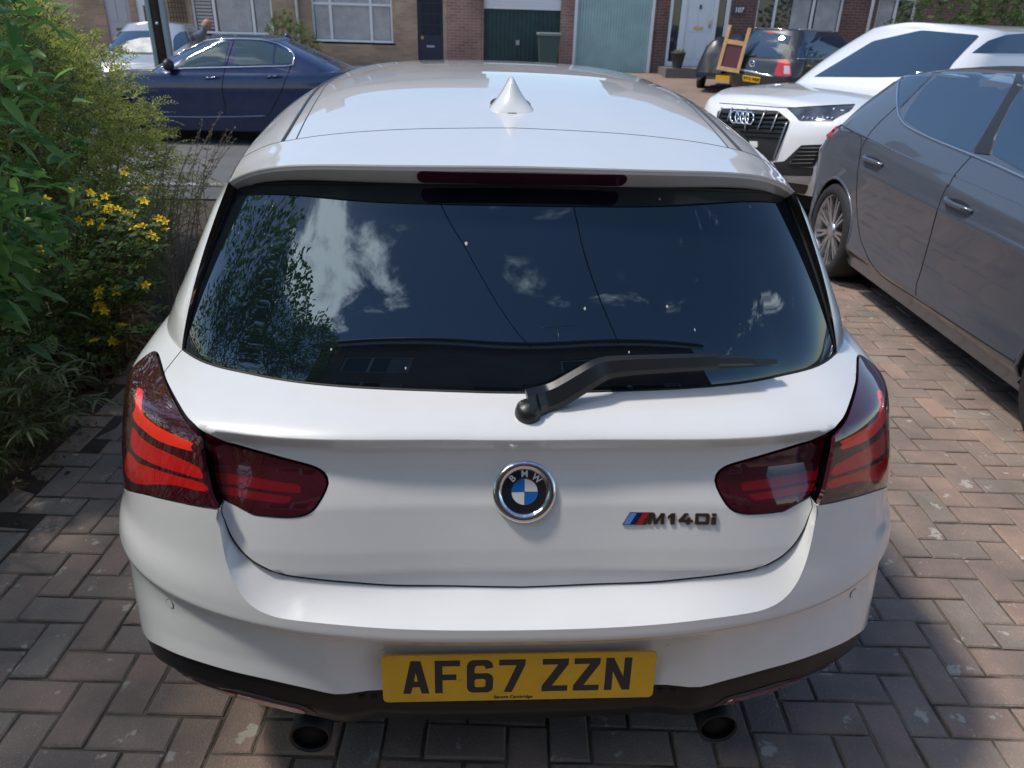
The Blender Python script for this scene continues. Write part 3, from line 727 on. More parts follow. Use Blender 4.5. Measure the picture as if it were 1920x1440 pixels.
def row_z_from_px(k, px):
    """heights of the row k where the photo shows it (left half), fitted smooth and even in the angle"""
    y0, W, D, n = RP[k]; X, Y = superell(-th_ref, W, D, n); Y = Y+y0
    qs = []; zs = []
    for p in px:
        d = ray(*p); cr = d[0]*(Y-CO[1])-d[1]*(X-CO[0])
        i = np.where(np.sign(cr[:-1]) != np.sign(cr[1:]))[0]
        if len(i) == 0: continue
        i = i[0]; f = cr[i]/(cr[i]-cr[i+1]); xx = X[i]+f*(X[i+1]-X[i]); yy = Y[i]+f*(Y[i+1]-Y[i])
        t = (yy-CO[1])/d[1]; qs.append(th_ref[i]/(math.pi/2)); zs.append(CO[2]+t*d[2])
    qs = np.array(qs); zs = np.array(zs)
    Am = np.stack([np.ones_like(qs), qs**2, qs**4], -1)
    return np.linalg.lstsq(Am, zs, rcond=None)[0], qs, zs
R0PX = [(970, 1319), (850, 1319), (760, 1318), (683, 1316), (628, 1301), (567, 1287), (475, 1266), (383, 1238), (307, 1214), (275, 1206)]
R1PX = [(960, 1201), (860, 1201), (760, 1200), (628, 1191), (505, 1179), (414, 1153), (337, 1119), (289, 1092), (262, 1072)]
c0, q0_, z0_ = row_z_from_px(0, R0PX)
c1, q1_, z1_ = row_z_from_px(4, R1PX)
R0Q = [0, .06, .12, .18, .26, .37, .50, .64, 1.0]; R0Z = [.440, .444, .458, .478, .492, .497, .487, .455, .43]
def zrow(c, q): return c[0]+c[1]*q**2+c[2]*q**4
def Z_rows(q):
    q = np.minimum(np.abs(q), 1.0)
    zb = pchip(R0Q, R0Z, q); zc = zrow(c1, np.minimum(q, .82))
    def lin(c, s, p=2.2): return c+(s-c)*q**p
    return np.stack([zb, zb+(zc-zb)*.27, zb+(zc-zb)*.60, zb+(zc-zb)*.86, zc, zc+.018,
                     lin(.745, .715), lin(.838, .800), lin(.918, .872), lin(.968, .925), lin(.994, .958), lin(1.010, .990)], 0)
def A_inset(x):
    x = np.abs(x)
    return .050*(1-sstep(.10, .62, x))+.016*(1-sstep(.50, .64, x))
RIDGE_AB = None; HEDGE_AB = None
def S_body(a, b, mode='outer'):
    a = np.atleast_1d(np.asarray(a, float)); b = np.atleast_1d(np.asarray(b, float))
    th = th_of_a(np.clip(a, -AMAX, AMAX)); q = th/(math.pi/2)
    y0, W, D, n = (pchip(RB, RP[:, i], b) for i in range(4))
    x, y = superell(th, W, D, n); y = y+y0
    z = pchip_m(RB, Z_rows(q), b)
    rec = .038*(1-sstep(.262, .365, np.abs(x)))*sstep(.150, .130, b)*(.70+.30*sstep(-.02, .07, b))      # recess for the number plate
    if mode == 'hatch':
        y = y+A_inset(x)
        hb = np.interp(b, [.19, .262, .268, .30, .38, .44, .475, .497, .503], [.010, .004, 0, .001, .010, .028, .026, .005, 0])
        y = y+hb*(1-sstep(.5, .66, np.abs(x)))
    elif mode == 'shelf':
        P = np.stack([a, b], -1)
        dr = seg_dist(P, RIDGE_AB[:-1], RIDGE_AB[1:]); dh = seg_dist(P, HEDGE_AB[:-1], HEDGE_AB[1:])
        t = dr/(dr+dh+1e-9)
        y = y+A_inset(x)*(1-(1-t)**1.25)+.010*(1-sstep(.5, .66, np.abs(x)))*t
    elif mode == 'outer':
        y = y+rec
    return np.stack([x, y, z], -1)
def normals_of(fun, a, b, e=6e-4, flip=False):
    Pa = fun(a+e, b)-fun(a-e, b); Pb = fun(a, b+e)-fun(a, b-e)
    n = np.cross(Pa, Pb); n /= np.linalg.norm(n, axis=1)[:, None]+1e-12
    return -n if flip else n
def solve_px(fun, pts, a_rng, b_rng, na=70, nb=50):
    """parameters (a,b) of the surface points seen at photo pixels"""
    ga, gb = np.meshgrid(np.linspace(*a_rng, na), np.linspace(*b_rng, nb)); ga = ga.ravel(); gb = gb.ravel()
    G = fun(ga, gb); gp = proj(G); dep = (G-CO)@FW
    outp = []
    for p in pts:
        p = np.asarray(p, float)
        e = np.hypot(gp[:, 0]-p[0], gp[:, 1]-p[1])+dep*8
        i = np.argmin(e); v = np.array([ga[i], gb[i]])
        for _ in range(25):
            h = 1e-4
            q = proj(fun(np.array([v[0], v[0]+h, v[0]]), np.array([v[1], v[1], v[1]+h])))
            J = np.stack([(q[1]-q[0])/h, (q[2]-q[0])/h], -1); r = p-q[0]
            H = J.T@J+np.eye(2)*60.0
            st = np.linalg.solve(H, J.T@r); st = np.clip(st, -.05, .05)
            v = v+st; v[0] = np.clip(v[0], *a_rng); v[1] = np.clip(v[1], *b_rng)
            if np.abs(st).max() < 1e-6: break
        outp.append(v)
    return np.array(outp)
def mirror_ab(P): return np.asarray(P)*np.array([-1, 1])

def panelize(fun_of, a_lines, b_lines, regions, seams, gap, parent, subs=(), hem=.008, flip=False, step=.010, lines=()):
    """cut a surface patch into panels.
    fun_of[name] -> (fun, material, offset); regions = [(name, polygon)], later ones fill what is left (polygon None);
    seams = polylines with a real gap; subs = [(name, polygon)] drawn inside regions without a gap"""
    V = []; E = []
    def addline(P, closed):
        o = len(V); V.extend(P.tolist()); n = len(P)
        E.extend([(o+i, o+(i+1) % n) for i in range(n if closed else n-1)])
    segA = []; segB = []
    for s in seams:
        s = resample(s, step); segA += list(s[:-1]); segB += list(s[1:])
        t = np.gradient(s, axis=0); t /= np.linalg.norm(t, axis=1)[:, None]+1e-12; nn = np.stack([-t[:, 1], t[:, 0]], -1)
        addline(s+nn*gap/2, False); addline(s-nn*gap/2, False)
    allA = list(segA); allB = list(segB)
    for s in lines:
        addline(s, False); allA += list(s[:-1]); allB += list(s[1:])
    for nm, poly in subs:
        p = resample(poly, step, True); addline(p, True); allA += list(p); allB += list(np.roll(p, -1, 0))
    lo = (a_lines[0], b_lines[0]); hi = (a_lines[-1], b_lines[-1])
    bd = [np.array([[a, lo[1]] for a in a_lines]), np.array([[hi[0], b] for b in b_lines]), np.array([[a, hi[1]] for a in a_lines[::-1]]), np.array([[lo[0], b] for b in b_lines[::-1]])]
    for s in bd: addline(s, False)
    ga, gb = np.meshgrid(a_lines[1:-1], b_lines[1:-1]); g = np.stack([ga.ravel(), gb.ravel()], -1)
    if allA:
        near = seg_dist(g, allA, allB) < max(gap*1.2, .0045)
        g = g[~near]
    V.extend(g.tolist())
    Vc = np.clip(np.array(V), lo, hi)
    r = delaunay_2d_cdt([Vector(v) for v in Vc.tolist()], E, [], 0, 1e-7)
    vo = np.array([(v.x, v.y) for v in r[0]])
    vo[:, 0] = np.clip(vo[:, 0], lo[0], hi[0]); vo[:, 1] = np.clip(vo[:, 1], lo[1], hi[1])
    tri = np.array([f for f in r[2] if len(f) == 3])
    cen = vo[tri].mean(1)
    ar = np.abs(np.cross(vo[tri[:, 1]]-vo[tri[:, 0]], vo[tri[:, 2]]-vo[tri[:, 0]]))
    keep = (ar > 1e-12)
    if segA: keep &= seg_dist(cen, segA, segB) > gap/2*.98
    lab = np.full(len(tri), -1)
    names = [nm for nm, _ in subs]+[nm for nm, _ in regions]
    allr = list(subs)+list(regions)
    for i, (nm, poly) in enumerate(allr):
        m = lab < 0
        if poly is not None: m &= in_poly(cen, np.asarray(poly))
        lab[m] = i
    res = {}
    for nm in dict.fromkeys(names):
        ids = [i for i, x in enumerate(names) if x == nm]
        T = tri[keep & np.isin(lab, ids)]
        if len(T) == 0 or nm not in fun_of: continue
        u, inv = np.unique(T, return_inverse=True); T = inv.reshape(-1, 3)
        fun, material, off, objname, par = fun_of[nm]
        a, b = vo[u, 0], vo[u, 1]
        P = fun(a, b); nr = normals_of(fun, a, b, e=(5e-3 if nm == 'shelf' else 6e-4), flip=flip); P = P+nr*off
        if flip: T = T[:, ::-1]
        cnt = set()
        for t in T:
            cnt.update(((t[0], t[1]), (t[1], t[2]), (t[2], t[0])))
        bnd = [(x, y) for (x, y) in cnt if (y, x) not in cnt]
        bv = sorted({x for e in bnd for x in e}); mp = {x: len(P)+i for i, x in enumerate(bv)}
        VV = list(P)+[P[x]-nr[x]*hem for x in bv]; NN = list(nr)+[nr[x] for x in bv]
        F = [tuple(t) for t in T]+[(y, x, mp[x], mp[y]) for x, y in bnd]
        res[nm] = mesh_obj(objname, VV, F, material, par if par is not None else parent, True, None)
        me = res[nm].data
        # exact surface normals on the panel, face normals on the folded rim
        nT = len(T); lo_n = []
        fn = [p.normal.copy() for p in me.polygons]
        for p in me.polygons:
            for li in p.loop_indices:
                lo_n.append(tuple(NN[me.loops[li].vertex_index]) if p.index < nT else tuple(fn[p.index]))
        me.normals_split_custom_set(lo_n)
    return res

car = thing('hatchback_car', 'white hatchback parked nose away on the block paving, nearest car, tinted rear window', 'car')
OUT = lambda a, b: S_body(a, b, 'outer')
HAT = lambda a, b: S_body(a, b, 'hatch')
SHE = lambda a, b: S_body(a, b, 'shelf')

# curves seen in the photo, left half, turned into surface parameters
rid_px = [(760, 1180), (628, 1171), (560, 1164), (521, 1158), (494, 1149), (475, 1138), (456, 1120), (440, 1095), (428, 1065), (420, 1035), (414, 1000), (410, 972), (408, 955)]
bot_px = [(760, 1098), (658, 1092), (567, 1083), (530, 1077), (505, 1069), (475, 1053), (450, 1030), (432, 1003), (421, 976), (414, 957)]
spl_px = [(411, 954), (397, 925), (390, 895), (382, 858), (377, 820)]
edg_px = [(363, 803), (350, 788), (338, 768), (330, 753), (318, 730), (311, 715), (306, 700)]
AR = (-.95, .1); BR = (0.0, BMAX)
rid_ab = solve_px(OUT, rid_px, AR, BR)
bot_ab = solve_px(HAT, bot_px, AR, BR)
spl_ab = solve_px(OUT, spl_px, AR, BR)
edg_ab = solve_px(OUT, edg_px, AR, BR)
win_ab = solve_px(OUT, [(340, 657)], AR, BR)[0]
b_rc = solve_px(OUT, [(965, 1182)], AR, BR)[0][1]; b_hc = solve_px(HAT, [(975, 1101)], AR, BR)[0][1]
rid_ab = np.vstack([[0, b_rc], rid_ab]); bot_ab = np.vstack([[0, b_hc], bot_ab, spl_ab[:1]]); rid_ab[-1] = spl_ab[0]
win_a = min(win_ab[0], -.60)
win_ab = np.array([win_a, BMAX])
def sm(P, n=5): return catmull(P, n)
rid_s = sm(rid_ab); bot_s = sm(bot_ab); spl_s = sm(spl_ab); edg_s = sm(np.vstack([spl_ab[-1], edg_ab]))
win_s = np.vstack([edg_ab[-1], (edg_ab[-1]+win_ab)/2, win_ab])
full = lambda P: np.vstack([mirror_ab(P[::-1])[:-1], P])     # left-to-right through the centre
RIDGE_AB = resample(full(catmull(rid_ab, 14)), .006); HEDGE_AB = resample(full(catmull(bot_ab, 14)), .006)
half_out = np.vstack([bot_s, spl_s[1:], edg_s[1:], win_s[1:]])
hatch_poly = np.vstack([half_out, [[win_a, BMAX+.02]], [[-win_a, BMAX+.02]], mirror_ab(half_out[::-1])[:-1]])
RID_LINE = resample(full(rid_s), .010); shelf_poly = np.vstack([RID_LINE, full(bot_s)[::-1]])
# lamps
inl_px = [(381, 819), (425, 831), (500, 851), (575, 871), (600, 881), (611, 892), (615, 905), (610, 921), (597, 944), (584, 959), (567, 967), (537, 970), (475, 965), (416, 957)]
inl_ab = solve_px(HAT, inl_px, AR, BR)
inl_poly = np.vstack([catmull(inl_ab[:], 5), spl_ab[1:-1]])
inl_poly = np.vstack([catmull(inl_ab[1:-1], 5), catmull(spl_ab, 5)])
low_px = [(375, 949), (325, 939), (275, 927), (245, 920), (233, 912)]
low_ab = solve_px(OUT, low_px, AR, BR)
tip_ab = solve_px(OUT, [(302, 685), (297, 668), (291, 661)], AR, BR)
lo_end = low_ab[-1]; tp = tip_ab[-1]
wrap = np.array([[lo_end[0]-.05, lo_end[1]+.012], [lo_end[0]-.13, lo_end[1]+.045], [lo_end[0]-.165, lo_end[1]+.085], [lo_end[0]-.15, lo_end[1]+.12],
                 [min(lo_end[0]-.10, tp[0]-.05), (lo_end[1]+tp[1])/2+.05], [tp[0]-.03, tp[1]-.012]])
wrap[:, 0] = np.maximum(wrap[:, 0], -AMAX+.03)
outl_poly = np.vstack([catmull(np.vstack([spl_ab[0], low_ab, wrap, tip_ab[::-1], edg_ab[::-1], spl_ab[-1]]), 4), catmull(spl_ab, 5)[::-1][1:-1]])
def crop4(pts): return [(x/4+200, y/4+640) for x, y in pts]
G1 = crop4([(235, 355), (282, 385), (275, 520), (300, 570), (420, 655), (640, 752), (652, 770), (632, 782), (655, 822), (560, 800), (400, 745), (280, 660), (215, 590), (207, 540), (225, 500), (222, 420)])
G2 = crop4([(205, 645), (280, 735), (500, 850), (680, 935), (708, 960), (728, 1030), (560, 985), (330, 905), (195, 800)])
G3 = crop4([(170, 830), (225, 888), (250, 915), (350, 950), (560, 1015), (735, 1065), (748, 1125), (560, 1085), (430, 1070), (230, 1065), (155, 1000), (142, 920)])
H1 = crop4([(820, 985), (1100, 1018), (1460, 1075), (1455, 1140), (1100, 1098), (832, 1060)])
H2 = crop4([(832, 1085), (1100, 1122), (1400, 1165), (1360, 1215), (1100, 1185), (845, 1140)])
g_ab = [catmull(solve_px(OUT, g, AR, BR), 3, True) for g in (G1, G2, G3)]
h_ab = [solve_px(HAT, g, AR, BR) for g in (H1, H2)]
# parts
regions = [('lampL', outl_poly), ('lampR', mirror_ab(outl_poly)[::-1]), ('lampiL', inl_poly), ('lampiR', mirror_ab(inl_poly)[::-1]),
           ('hatch', hatch_poly), ('shelf', shelf_poly)]
# bumper / quarter split: the lamps' lower edge carried forward to the wheel
lowline = np.vstack([lo_end, [-AMAX-.01, lo_end[1]-.03]])
quart = np.vstack([lo_end+[0, -.001], [-AMAX-.02, lo_end[1]-.03], [-AMAX-.02, BMAX+.02], [win_a, BMAX+.02], win_s[::-1], tip_ab[-1], lo_end])
regions += [('quartL', quart), ('quartR', mirror_ab(quart)[::-1]), ('bumper', None)]
hseam = np.vstack([half_out, mirror_ab(half_out[::-1])])
seams = [full(bot_s), np.vstack([spl_s, ]), mirror_ab(spl_s), np.vstack([edg_s, win_s[1:]]), mirror_ab(np.vstack([edg_s, win_s[1:]])),
         lowline, mirror_ab(lowline)]
lampedges = [('lampL', outl_poly), ('lampR', mirror_ab(outl_poly)[::-1]), ('lampiL', inl_poly), ('lampiR', mirror_ab(inl_poly)[::-1])]
subs = []
for i, g in enumerate(g_ab):
    subs += [('g%dL' % i, g), ('g%dR' % i, mirror_ab(g)[::-1])]
for i, g in enumerate(h_ab):
    subs += [('h%dL' % i, g), ('h%dR' % i, mirror_ab(g)[::-1])]
# thin dark joints round the lamps
seams2 = [np.vstack([p, p[:1]]) for _, p in lampedges]
a_lines = np.unique(np.round(np.concatenate([np.linspace(-AMAX, AMAX, 121)]), 5))
b_lines = np.unique(np.round(np.concatenate([np.linspace(0, BMAX, 46), np.linspace(.135, .20, 16), np.linspace(.44, .55, 20)]), 5))
b_lines = b_lines[np.r_[True, np.diff(b_lines) > .0015]]
fun_of = {}
res = {}
fun_of['hatch'] = (HAT, M_white, 0, 'tailgate', None)
fun_of['bumper'] = (OUT, M_white, 0, 'bumper', None)
for sd in 'LR':
    fun_of['quart'+sd] = (OUT, M_white, 0, 'quarter_panel', None)
    fun_of['lamp'+sd] = (OUT, M_lens, .002, 'tail_lamp', None)
    fun_of['lampi'+sd] = (HAT, M_lens, .002, 'tailgate_lamp', None)
    for i in range(3): fun_of['g%d%s' % (i, sd)] = (OUT, M_lens_hot if i == 0 else M_lens_mid, .0022, 'light_guide', None)
    for i in range(2): fun_of['h%d%s' % (i, sd)] = (HAT, M_lens_in, .0022, 'light_guide', None)
res = panelize(fun_of, a_lines, b_lines, regions, seams+seams2, .0038, car, subs=subs, lines=[RID_LINE])
for sd in 'LR':
    for i in range(3):
        if 'g%d%s' % (i, sd) in res: res['g%d%s' % (i, sd)].parent = res['lamp'+sd]
    for i in range(2):
        if 'h%d%s' % (i, sd) in res: res['h%d%s' % (i, sd)].parent = res['lampi'+sd]
# the step between bumper and tailgate, lofted from the ridge to the tailgate's edge
n_s, n_t = 181, 15
def eqres(P, n):
    d = np.r_[0, np.cumsum(np.linalg.norm(np.diff(P, axis=0), axis=1))]; t = np.linspace(0, d[-1], n)
    return np.stack([np.interp(t, d, P[:, i]) for i in (0, 1)], -1)
fr_, fh_ = full(catmull(rid_ab, 14)), full(catmull(bot_ab, 14))
CR, CH = eqres(fr_, n_s), eqres(fh_, n_s)
V = []; F = []
for t in [*np.linspace(0, .95, n_t-1), .951]:
    Q = CR*(1-t)+CH*t
    P = S_body(Q[:, 0], Q[:, 1], 'outer0'); A_ = A_inset(P[:, 0])+.010*(1-sstep(.5, .66, np.abs(P[:, 0])))
    P[:, 1] += A_*(1-(1-t)**1.5)+(.03 if t == .951 else 0)
    P[:, 2] -= (.012 if t == .951 else 0)
    V.append(P)
V = np.array(V).reshape(-1, 3)
for i in range(n_t-1):
    for j in range(n_s-1):
        a = i*n_s+j; F.append((a, a+n_s, a+n_s+1, a+1))
step_ = mesh_obj('bumper_step', V, F, M_white, res['bumper'])
SQ = resample(full(catmull(bot_ab, 10)), .012); SP = S_body(SQ[:, 0], SQ[:, 1], 'hatch'); SN = normals_of(lambda a, b: S_body(a, b, 'hatch'), SQ[:, 0], SQ[:, 1])
tube('tailgate_seam', SP-SN*.0032, .0034, mat('seam_dark', (.012, .016, .016), rough=.7), res['bumper'], seg=6)
for sd in 'LR': res['lampi'+sd].parent = res['hatch']
# dark inner shell behind the gaps
def grid_mesh(fun, av, bv, name, material, parent, off=0.0, flip=False):
    ga, gb = np.meshgrid(av, bv); sh = ga.shape
    P = fun(ga.ravel(), gb.ravel())
    nr = normals_of(fun, ga.ravel(), gb.ravel(), flip=flip)
    if off: P = P+nr*off
    idx = np.arange(P.shape[0]).reshape(sh); F = []
    for i in range(sh[0]-1):
        for j in range(sh[1]-1):
            f = (idx[i, j], idx[i, j+1], idx[i+1, j+1], idx[i+1, j])
            F.append(f[::-1] if flip else f)
    return mesh_obj(name, P, F, material, parent, True, nr)
shell = grid_mesh(lambda a, b: S_body(a, b, 'hatch')+np.array([0, .004, 0]), np.linspace(-AMAX, AMAX, 60), np.linspace(.0, BMAX, 34), 'inner_shell', M_dark, car, off=-.014)
# ------------------------------------------------------------------ rear window
def topc(s):
    """upper edge of the glass, under the spoiler; s in -1..1"""
    s = np.asarray(s, float); q = np.abs(s)
    return np.stack([s*.580, .455+.150*q**3.2, 1.338-.036*q**3], -1)
def glass_fun(s, t):
    s = np.atleast_1d(np.asarray(s, float)); t = np.atleast_1d(np.asarray(t, float))
    ab = np.clip(s, -1.2, 1.2)*(-win_a)
    B = S_body(ab, np.full(len(s), BMAX), 'hatch'); T = topc(s)
    P = B+(T-B)*t[:, None]
    w = np.clip(t, 0, 1.2)
    P[:, 1] = B[:, 1]+(T[:, 1]-B[:, 1])*np.power(np.maximum(w, 0), 1.28)+np.minimum(t, 0)*.1
    P[:, 0] += np.sign(s)*np.abs(s)*.008*4*t*(1-t)
    return P
GF = lambda s, t: glass_fun(s, t)
sv = np.linspace(-1, 1, 81); tv = np.linspace(0, 1.04, 41)
M_glass_edge = M_rubber
rear_window = grid_mesh(lambda s, t: GF(s*.987, .014+t*.986), sv, tv, 'rear_window', M_glass, car, off=-.003)
# rubber round the glass
rim_pts = np.vstack([GF(np.linspace(-1, 1, 81), np.zeros(81)), GF(np.ones(30), np.linspace(.02, 1.0, 30)), GF(np.linspace(.98, -.98, 60), np.ones(60)), GF(-np.ones(30), np.linspace(1.0, .02, 30))])
rim_n = normals_of(GF, np.r_[np.linspace(-1, 1, 81), np.ones(30), np.linspace(.98, -.98, 60), -np.ones(30)], np.r_[np.zeros(81), np.linspace(.02, 1, 30), np.ones(60), np.linspace(1, .02, 30)])
tube('window_seal', np.vstack([rim_pts-rim_n*.004, (rim_pts-rim_n*.004)[:1]]), .0042, M_rubber, rear_window, seg=6)

M_speck = mat('pale_speck', (.55, .54, .50), rough=.8)
for (px_, py_, r_) in ((1097, 578, .0022), (1252, 574, .0022), (1304, 618, .0018), (874, 455, .0030), (1238, 372, .0016), (1408, 386, .0016), (760, 690, .0016), (1180, 660, .0016), (620, 655, .0016)):
    ab = solve_px(GF, [(px_, py_)], (-.95, .95), (0, 1.0))[0]; P0 = GF([ab[0]], [ab[1]])[0]; n0 = normals_of(GF, np.array([ab[0]]), np.array([ab[1]]))[0]
    e1 = np.cross(n0, [0, 0, 1.0]); e1 /= np.linalg.norm(e1); e2 = np.cross(n0, e1)
    V = [P0-n0*.0022]+[P0-n0*.0026+(e1*math.cos(2*math.pi*k/8)+e2*1.6*math.sin(2*math.pi*k/8))*r_*random.uniform(.7, 1.2) for k in range(8)]
    mesh_obj('glass_speck', V, [(0, 1+k, 1+(k+1) % 8) for k in range(8)], M_speck, rear_window, smooth=False)
# ------------------------------------------------------------------ roof and spoiler
YR = [.40, .58, .70, .90, 1.5, 2.2, 2.9]
def roof_y(s, t):
    q = np.abs(s); ye = .402+.175*q**3.4
    return ye+(2.86-.10*q**2-ye)*t
def roof_fun(s, t):
    s = np.atleast_1d(np.asarray(s, float)); t = np.atleast_1d(np.asarray(t, float))
    y = roof_y(s, t)
    xr = pchip(YR, [.560, .588, .598, .612, .645, .655, .625], y)
    zr = pchip(YR, [1.30, 1.309, 1.326, 1.346, 1.372, 1.380, 1.350], y)
    zc = pchip([.38, .55, .70, 1.0, 1.3, 1.6, 2.0, 2.5, 3.0], [1.379, 1.392, 1.405, 1.435, 1.457, 1.468, 1.470, 1.460, 1.432], y)
    q = np.abs(s)
    z = zc-(zc-zr)*(.30*q**2+.70*q**7)
    x = s*xr
    return np.stack([x, y, z], -1)
seam_px = [(900, 240), (770, 242), (670, 247.5), (595, 255), (555, 261), (527, 266), (500, 273), (478, 283), (466, 290)]
rail_px = [(527, 266), (545, 237), (570, 197), (595, 165), (612, 147)]
pan_px = [(555, 261), (575, 220), (600, 177), (618, 154)]
SR = (-1.0, .1); TR = (0.0, 1.0)
seam_st = solve_px(roof_fun, seam_px, SR, TR); seam_st[-1][0] = -1.01
seam_c = np.array([[0, solve_px(roof_fun, [(965, 240)], SR, TR)[0][1]]])
seam_h = catmull(np.vstack([seam_c, seam_st]), 4)
rail_st = solve_px(roof_fun, rail_px, SR, TR); pan_st = solve_px(roof_fun, pan_px, SR, TR)
sr = rail_st[:, 0].mean(); sp_ = pan_st[:, 0].mean()
t0r = rail_st[0, 1]; t0p = pan_st[0, 1]
rail_l = np.vstack([rail_st, [[rail_st[-1, 0], t] for t in np.linspace(rail_st[-1, 1]+.06, 1.01, 10)]])
pan_l = np.vstack([pan_st, [[pan_st[-1, 0], t] for t in np.linspace(pan_st[-1, 1]+.06, 1.01, 10)]])
seam_full = np.vstack([mirror_ab(seam_h[::-1])[:-1], seam_h])
sp_poly = np.vstack([[[1.02, -.02]], mirror_ab(seam_h[::-1])[:-1], seam_h, [[-1.02, -.02]]])
pan_poly = np.vstack([pan_l, mirror_ab(pan_l)[::-1]])
ditchL = np.vstack([pan_l, rail_l[::-1]])
fo = {'spoiler': (roof_fun, M_white, 0, 'roof_spoiler', None), 'roof': (roof_fun, M_white, 0, 'roof_panel', None),
      'railL': (roof_fun, M_white, -.003, 'roof_rail', None), 'railR': (roof_fun, M_white, -.003, 'roof_rail', None),
      'cantL': (roof_fun, M_white, 0, 'side_frame', None), 'cantR': (roof_fun, M_white, 0, 'side_frame', None)}
s_lines = np.unique(np.round(np.concatenate([np.linspace(-1, 1, 61), np.linspace(-1, -.8, 14), np.linspace(.8, 1, 14)]), 4)); s_lines = s_lines[np.r_[True, np.diff(s_lines) > .004]]
t_lines = np.unique(np.round(np.concatenate([np.linspace(0, 1, 70)]), 4))
# panelize works in metres-like parameters: stretch t
KT = 2.4
def roof_m(a, b): return roof_fun(a/.6, b/KT)
st = lambda P: np.asarray(P)*np.array([.6, KT])
fo = {k: ((roof_m,)+v[1:]) for k, v in fo.items()}
left_half = np.array([[0, -.1], [-1.1, -.1], [-1.1, 1.1], [0, 1.1]])
rr = panelize(fo, s_lines*.6, t_lines*KT, [('spoiler', st(sp_poly)), ('roof', st(pan_poly)), ('railL', st(ditchL)), ('railR', st(mirror_ab(ditchL)[::-1])), ('cantL', st(left_half)), ('cantR', None)],
              [st(seam_full), st(rail_l), st(mirror_ab(rail_l)), st(pan_l), st(mirror_ab(pan_l))], .0048, car, hem=.010)
spoiler = rr['spoiler']
def seam_tube(name, P, rad, mat_, par):
    Q = st(catmull(P, 3)); Q[:, 0] = np.clip(Q[:, 0], -.6, .6); Q[:, 1] = np.clip(Q[:, 1], 0, KT); W_ = roof_m(Q[:, 0], Q[:, 1]); nn = normals_of(roof_m, Q[:, 0], Q[:, 1])
    tube(name, W_-nn*rad*.75, rad, mat_, par, seg=6)
M_seam = mat('seam_grey', (.045, .05, .055), rough=.6)
seam_tube('roof_seam', seam_full, .0028, M_seam, spoiler)
for l_, par, rd in ((rail_l, rr['railL'], .0045), (mirror_ab(rail_l), rr['railR'], .0045), (pan_l, rr['railL'], .0028), (mirror_ab(pan_l), rr['railR'], .0028)):
    seam_tube('roof_seam', l_, rd, M_seam, par)
grid_mesh(lambda a, b: roof_fun(a, b), np.linspace(-.97, .97, 30), np.linspace(.06, .99, 40), 'roof_inner', M_dark, car, off=-.016)
# spoiler rear face, rolling under and forward to the glass
def spface(s, c):
    s = np.atleast_1d(np.asarray(s, float)); c = np.atleast_1d(np.asarray(c, float))
    E = roof_fun(s, np.zeros(len(s))); q = np.abs(s)
    k = 1-.45*q**4
    dy = np.interp(c, [0, .10, .22, .85, 1.0, 1.3, 2.0], [0, -.001, .004, .046, .054, .075, .115])
    dz = np.interp(c, [0, .10, .22, .85, 1.0, 1.3, 2.0], [0, -.004, -.010, -.040, -.044, -.042, -.026])
    # soften the joins
    P = E.copy(); P[:, 1] += dy*k; P[:, 2] += dz*k
    P[:, 0] *= 1-.02*c*q
    return P
cl = np.array([0, .03, .06, .10, .15, .22, .35, .5, .65, .8, .85, .92, 1.0, 1.1, 1.3, 1.6, 2.0])
sp_face = grid_mesh(spface, np.linspace(-1, 1, 81), cl, 'spoiler_underside', M_white, spoiler, flip=True)
# third brake light let into the spoiler face
def slot(x0, x1, y0, y1, r, n=8):
    pts = []
    for cx, cy, a0 in ((x1-r, y1-r, 0), (x0+r, y1-r, 90), (x0+r, y0+r, 180), (x1-r, y0+r, 270)):
        for k in range(n+1):
            a = R(a0+90*k/n); pts.append((cx+r*math.cos(a), cy+r*math.sin(a)))
    return np.array(pts)
bl_ab = solve_px(lambda a, b: spface(a, b), [(779, 328), (1176, 331)], (-1, 1), (.1, 1.0))
bs0, bs1 = -.5*(bl_ab[1, 0]-bl_ab[0, 0]), .5*(bl_ab[1, 0]-bl_ab[0, 0])
def bl_map(p, h):
    P = spface([p[0]/.588], [p[1]/.05])[0]; n = normals_of(spface, np.array([p[0]/.588]), np.array([p[1]/.05]), flip=True)[0]
    return P+n*(h)
plate_solid('brake_light', [slot(bs0*.588, bs1*.588, .0125, .041, .013)], bl_map, .002, M_brake, spoiler, step=.02)
# shark-fin aerial
fc = roof_fun([0], [.185])[0]
fc = at_y(961, 206, .92); fin_y = fc[1]
zroof = lambda x, y: float(np.interp(y, [.38, .70, 1.0, 1.3, 1.6], [1.379, 1.405, 1.435, 1.457, 1.468])-.10*(abs(x)/.6)**2*.3)
fv = []; ff = []
secs = [(-.060, .034, .004), (-.046, .050, .012), (-.022, .056, .034), (.004, .056, .060), (.036, .052, .062), (.080, .042, .048), (.120, .026, .030), (.155, .008, .010)]
prof = []
nsec = 15
for i, (dy, hw, hh) in enumerate(secs):
    ring = []
    for k in range(nsec):
        u = -1+2*k/(nsec-1)
        zz_ = hh*(1-abs(u)**1.25)**2.3+min(hh, .014)*(1-abs(u)**4)
        ring.append((hw*u, fin_y+dy+.012*(1-abs(u))*(1 if i < 3 else 0), zroof(0, fin_y+dy)-.002+min(zz_, hh+.012)))
    fv += ring
for i in range(len(secs)-1):
    for k in range(nsec-1):
        a = i*nsec+k; ff.append((a, a+1, a+1+nsec, a+nsec))
ff.append(tuple(range(nsec-1, -1, -1))); ff.append(tuple(range((len(secs)-1)*nsec, len(secs)*nsec)))
fin = mesh_obj('roof_aerial', fv, ff, M_white, car)
md = fin.modifiers.new('s', 'SUBSURF'); md.levels = 2; md.render_levels = 2
fb = bmesh.new()
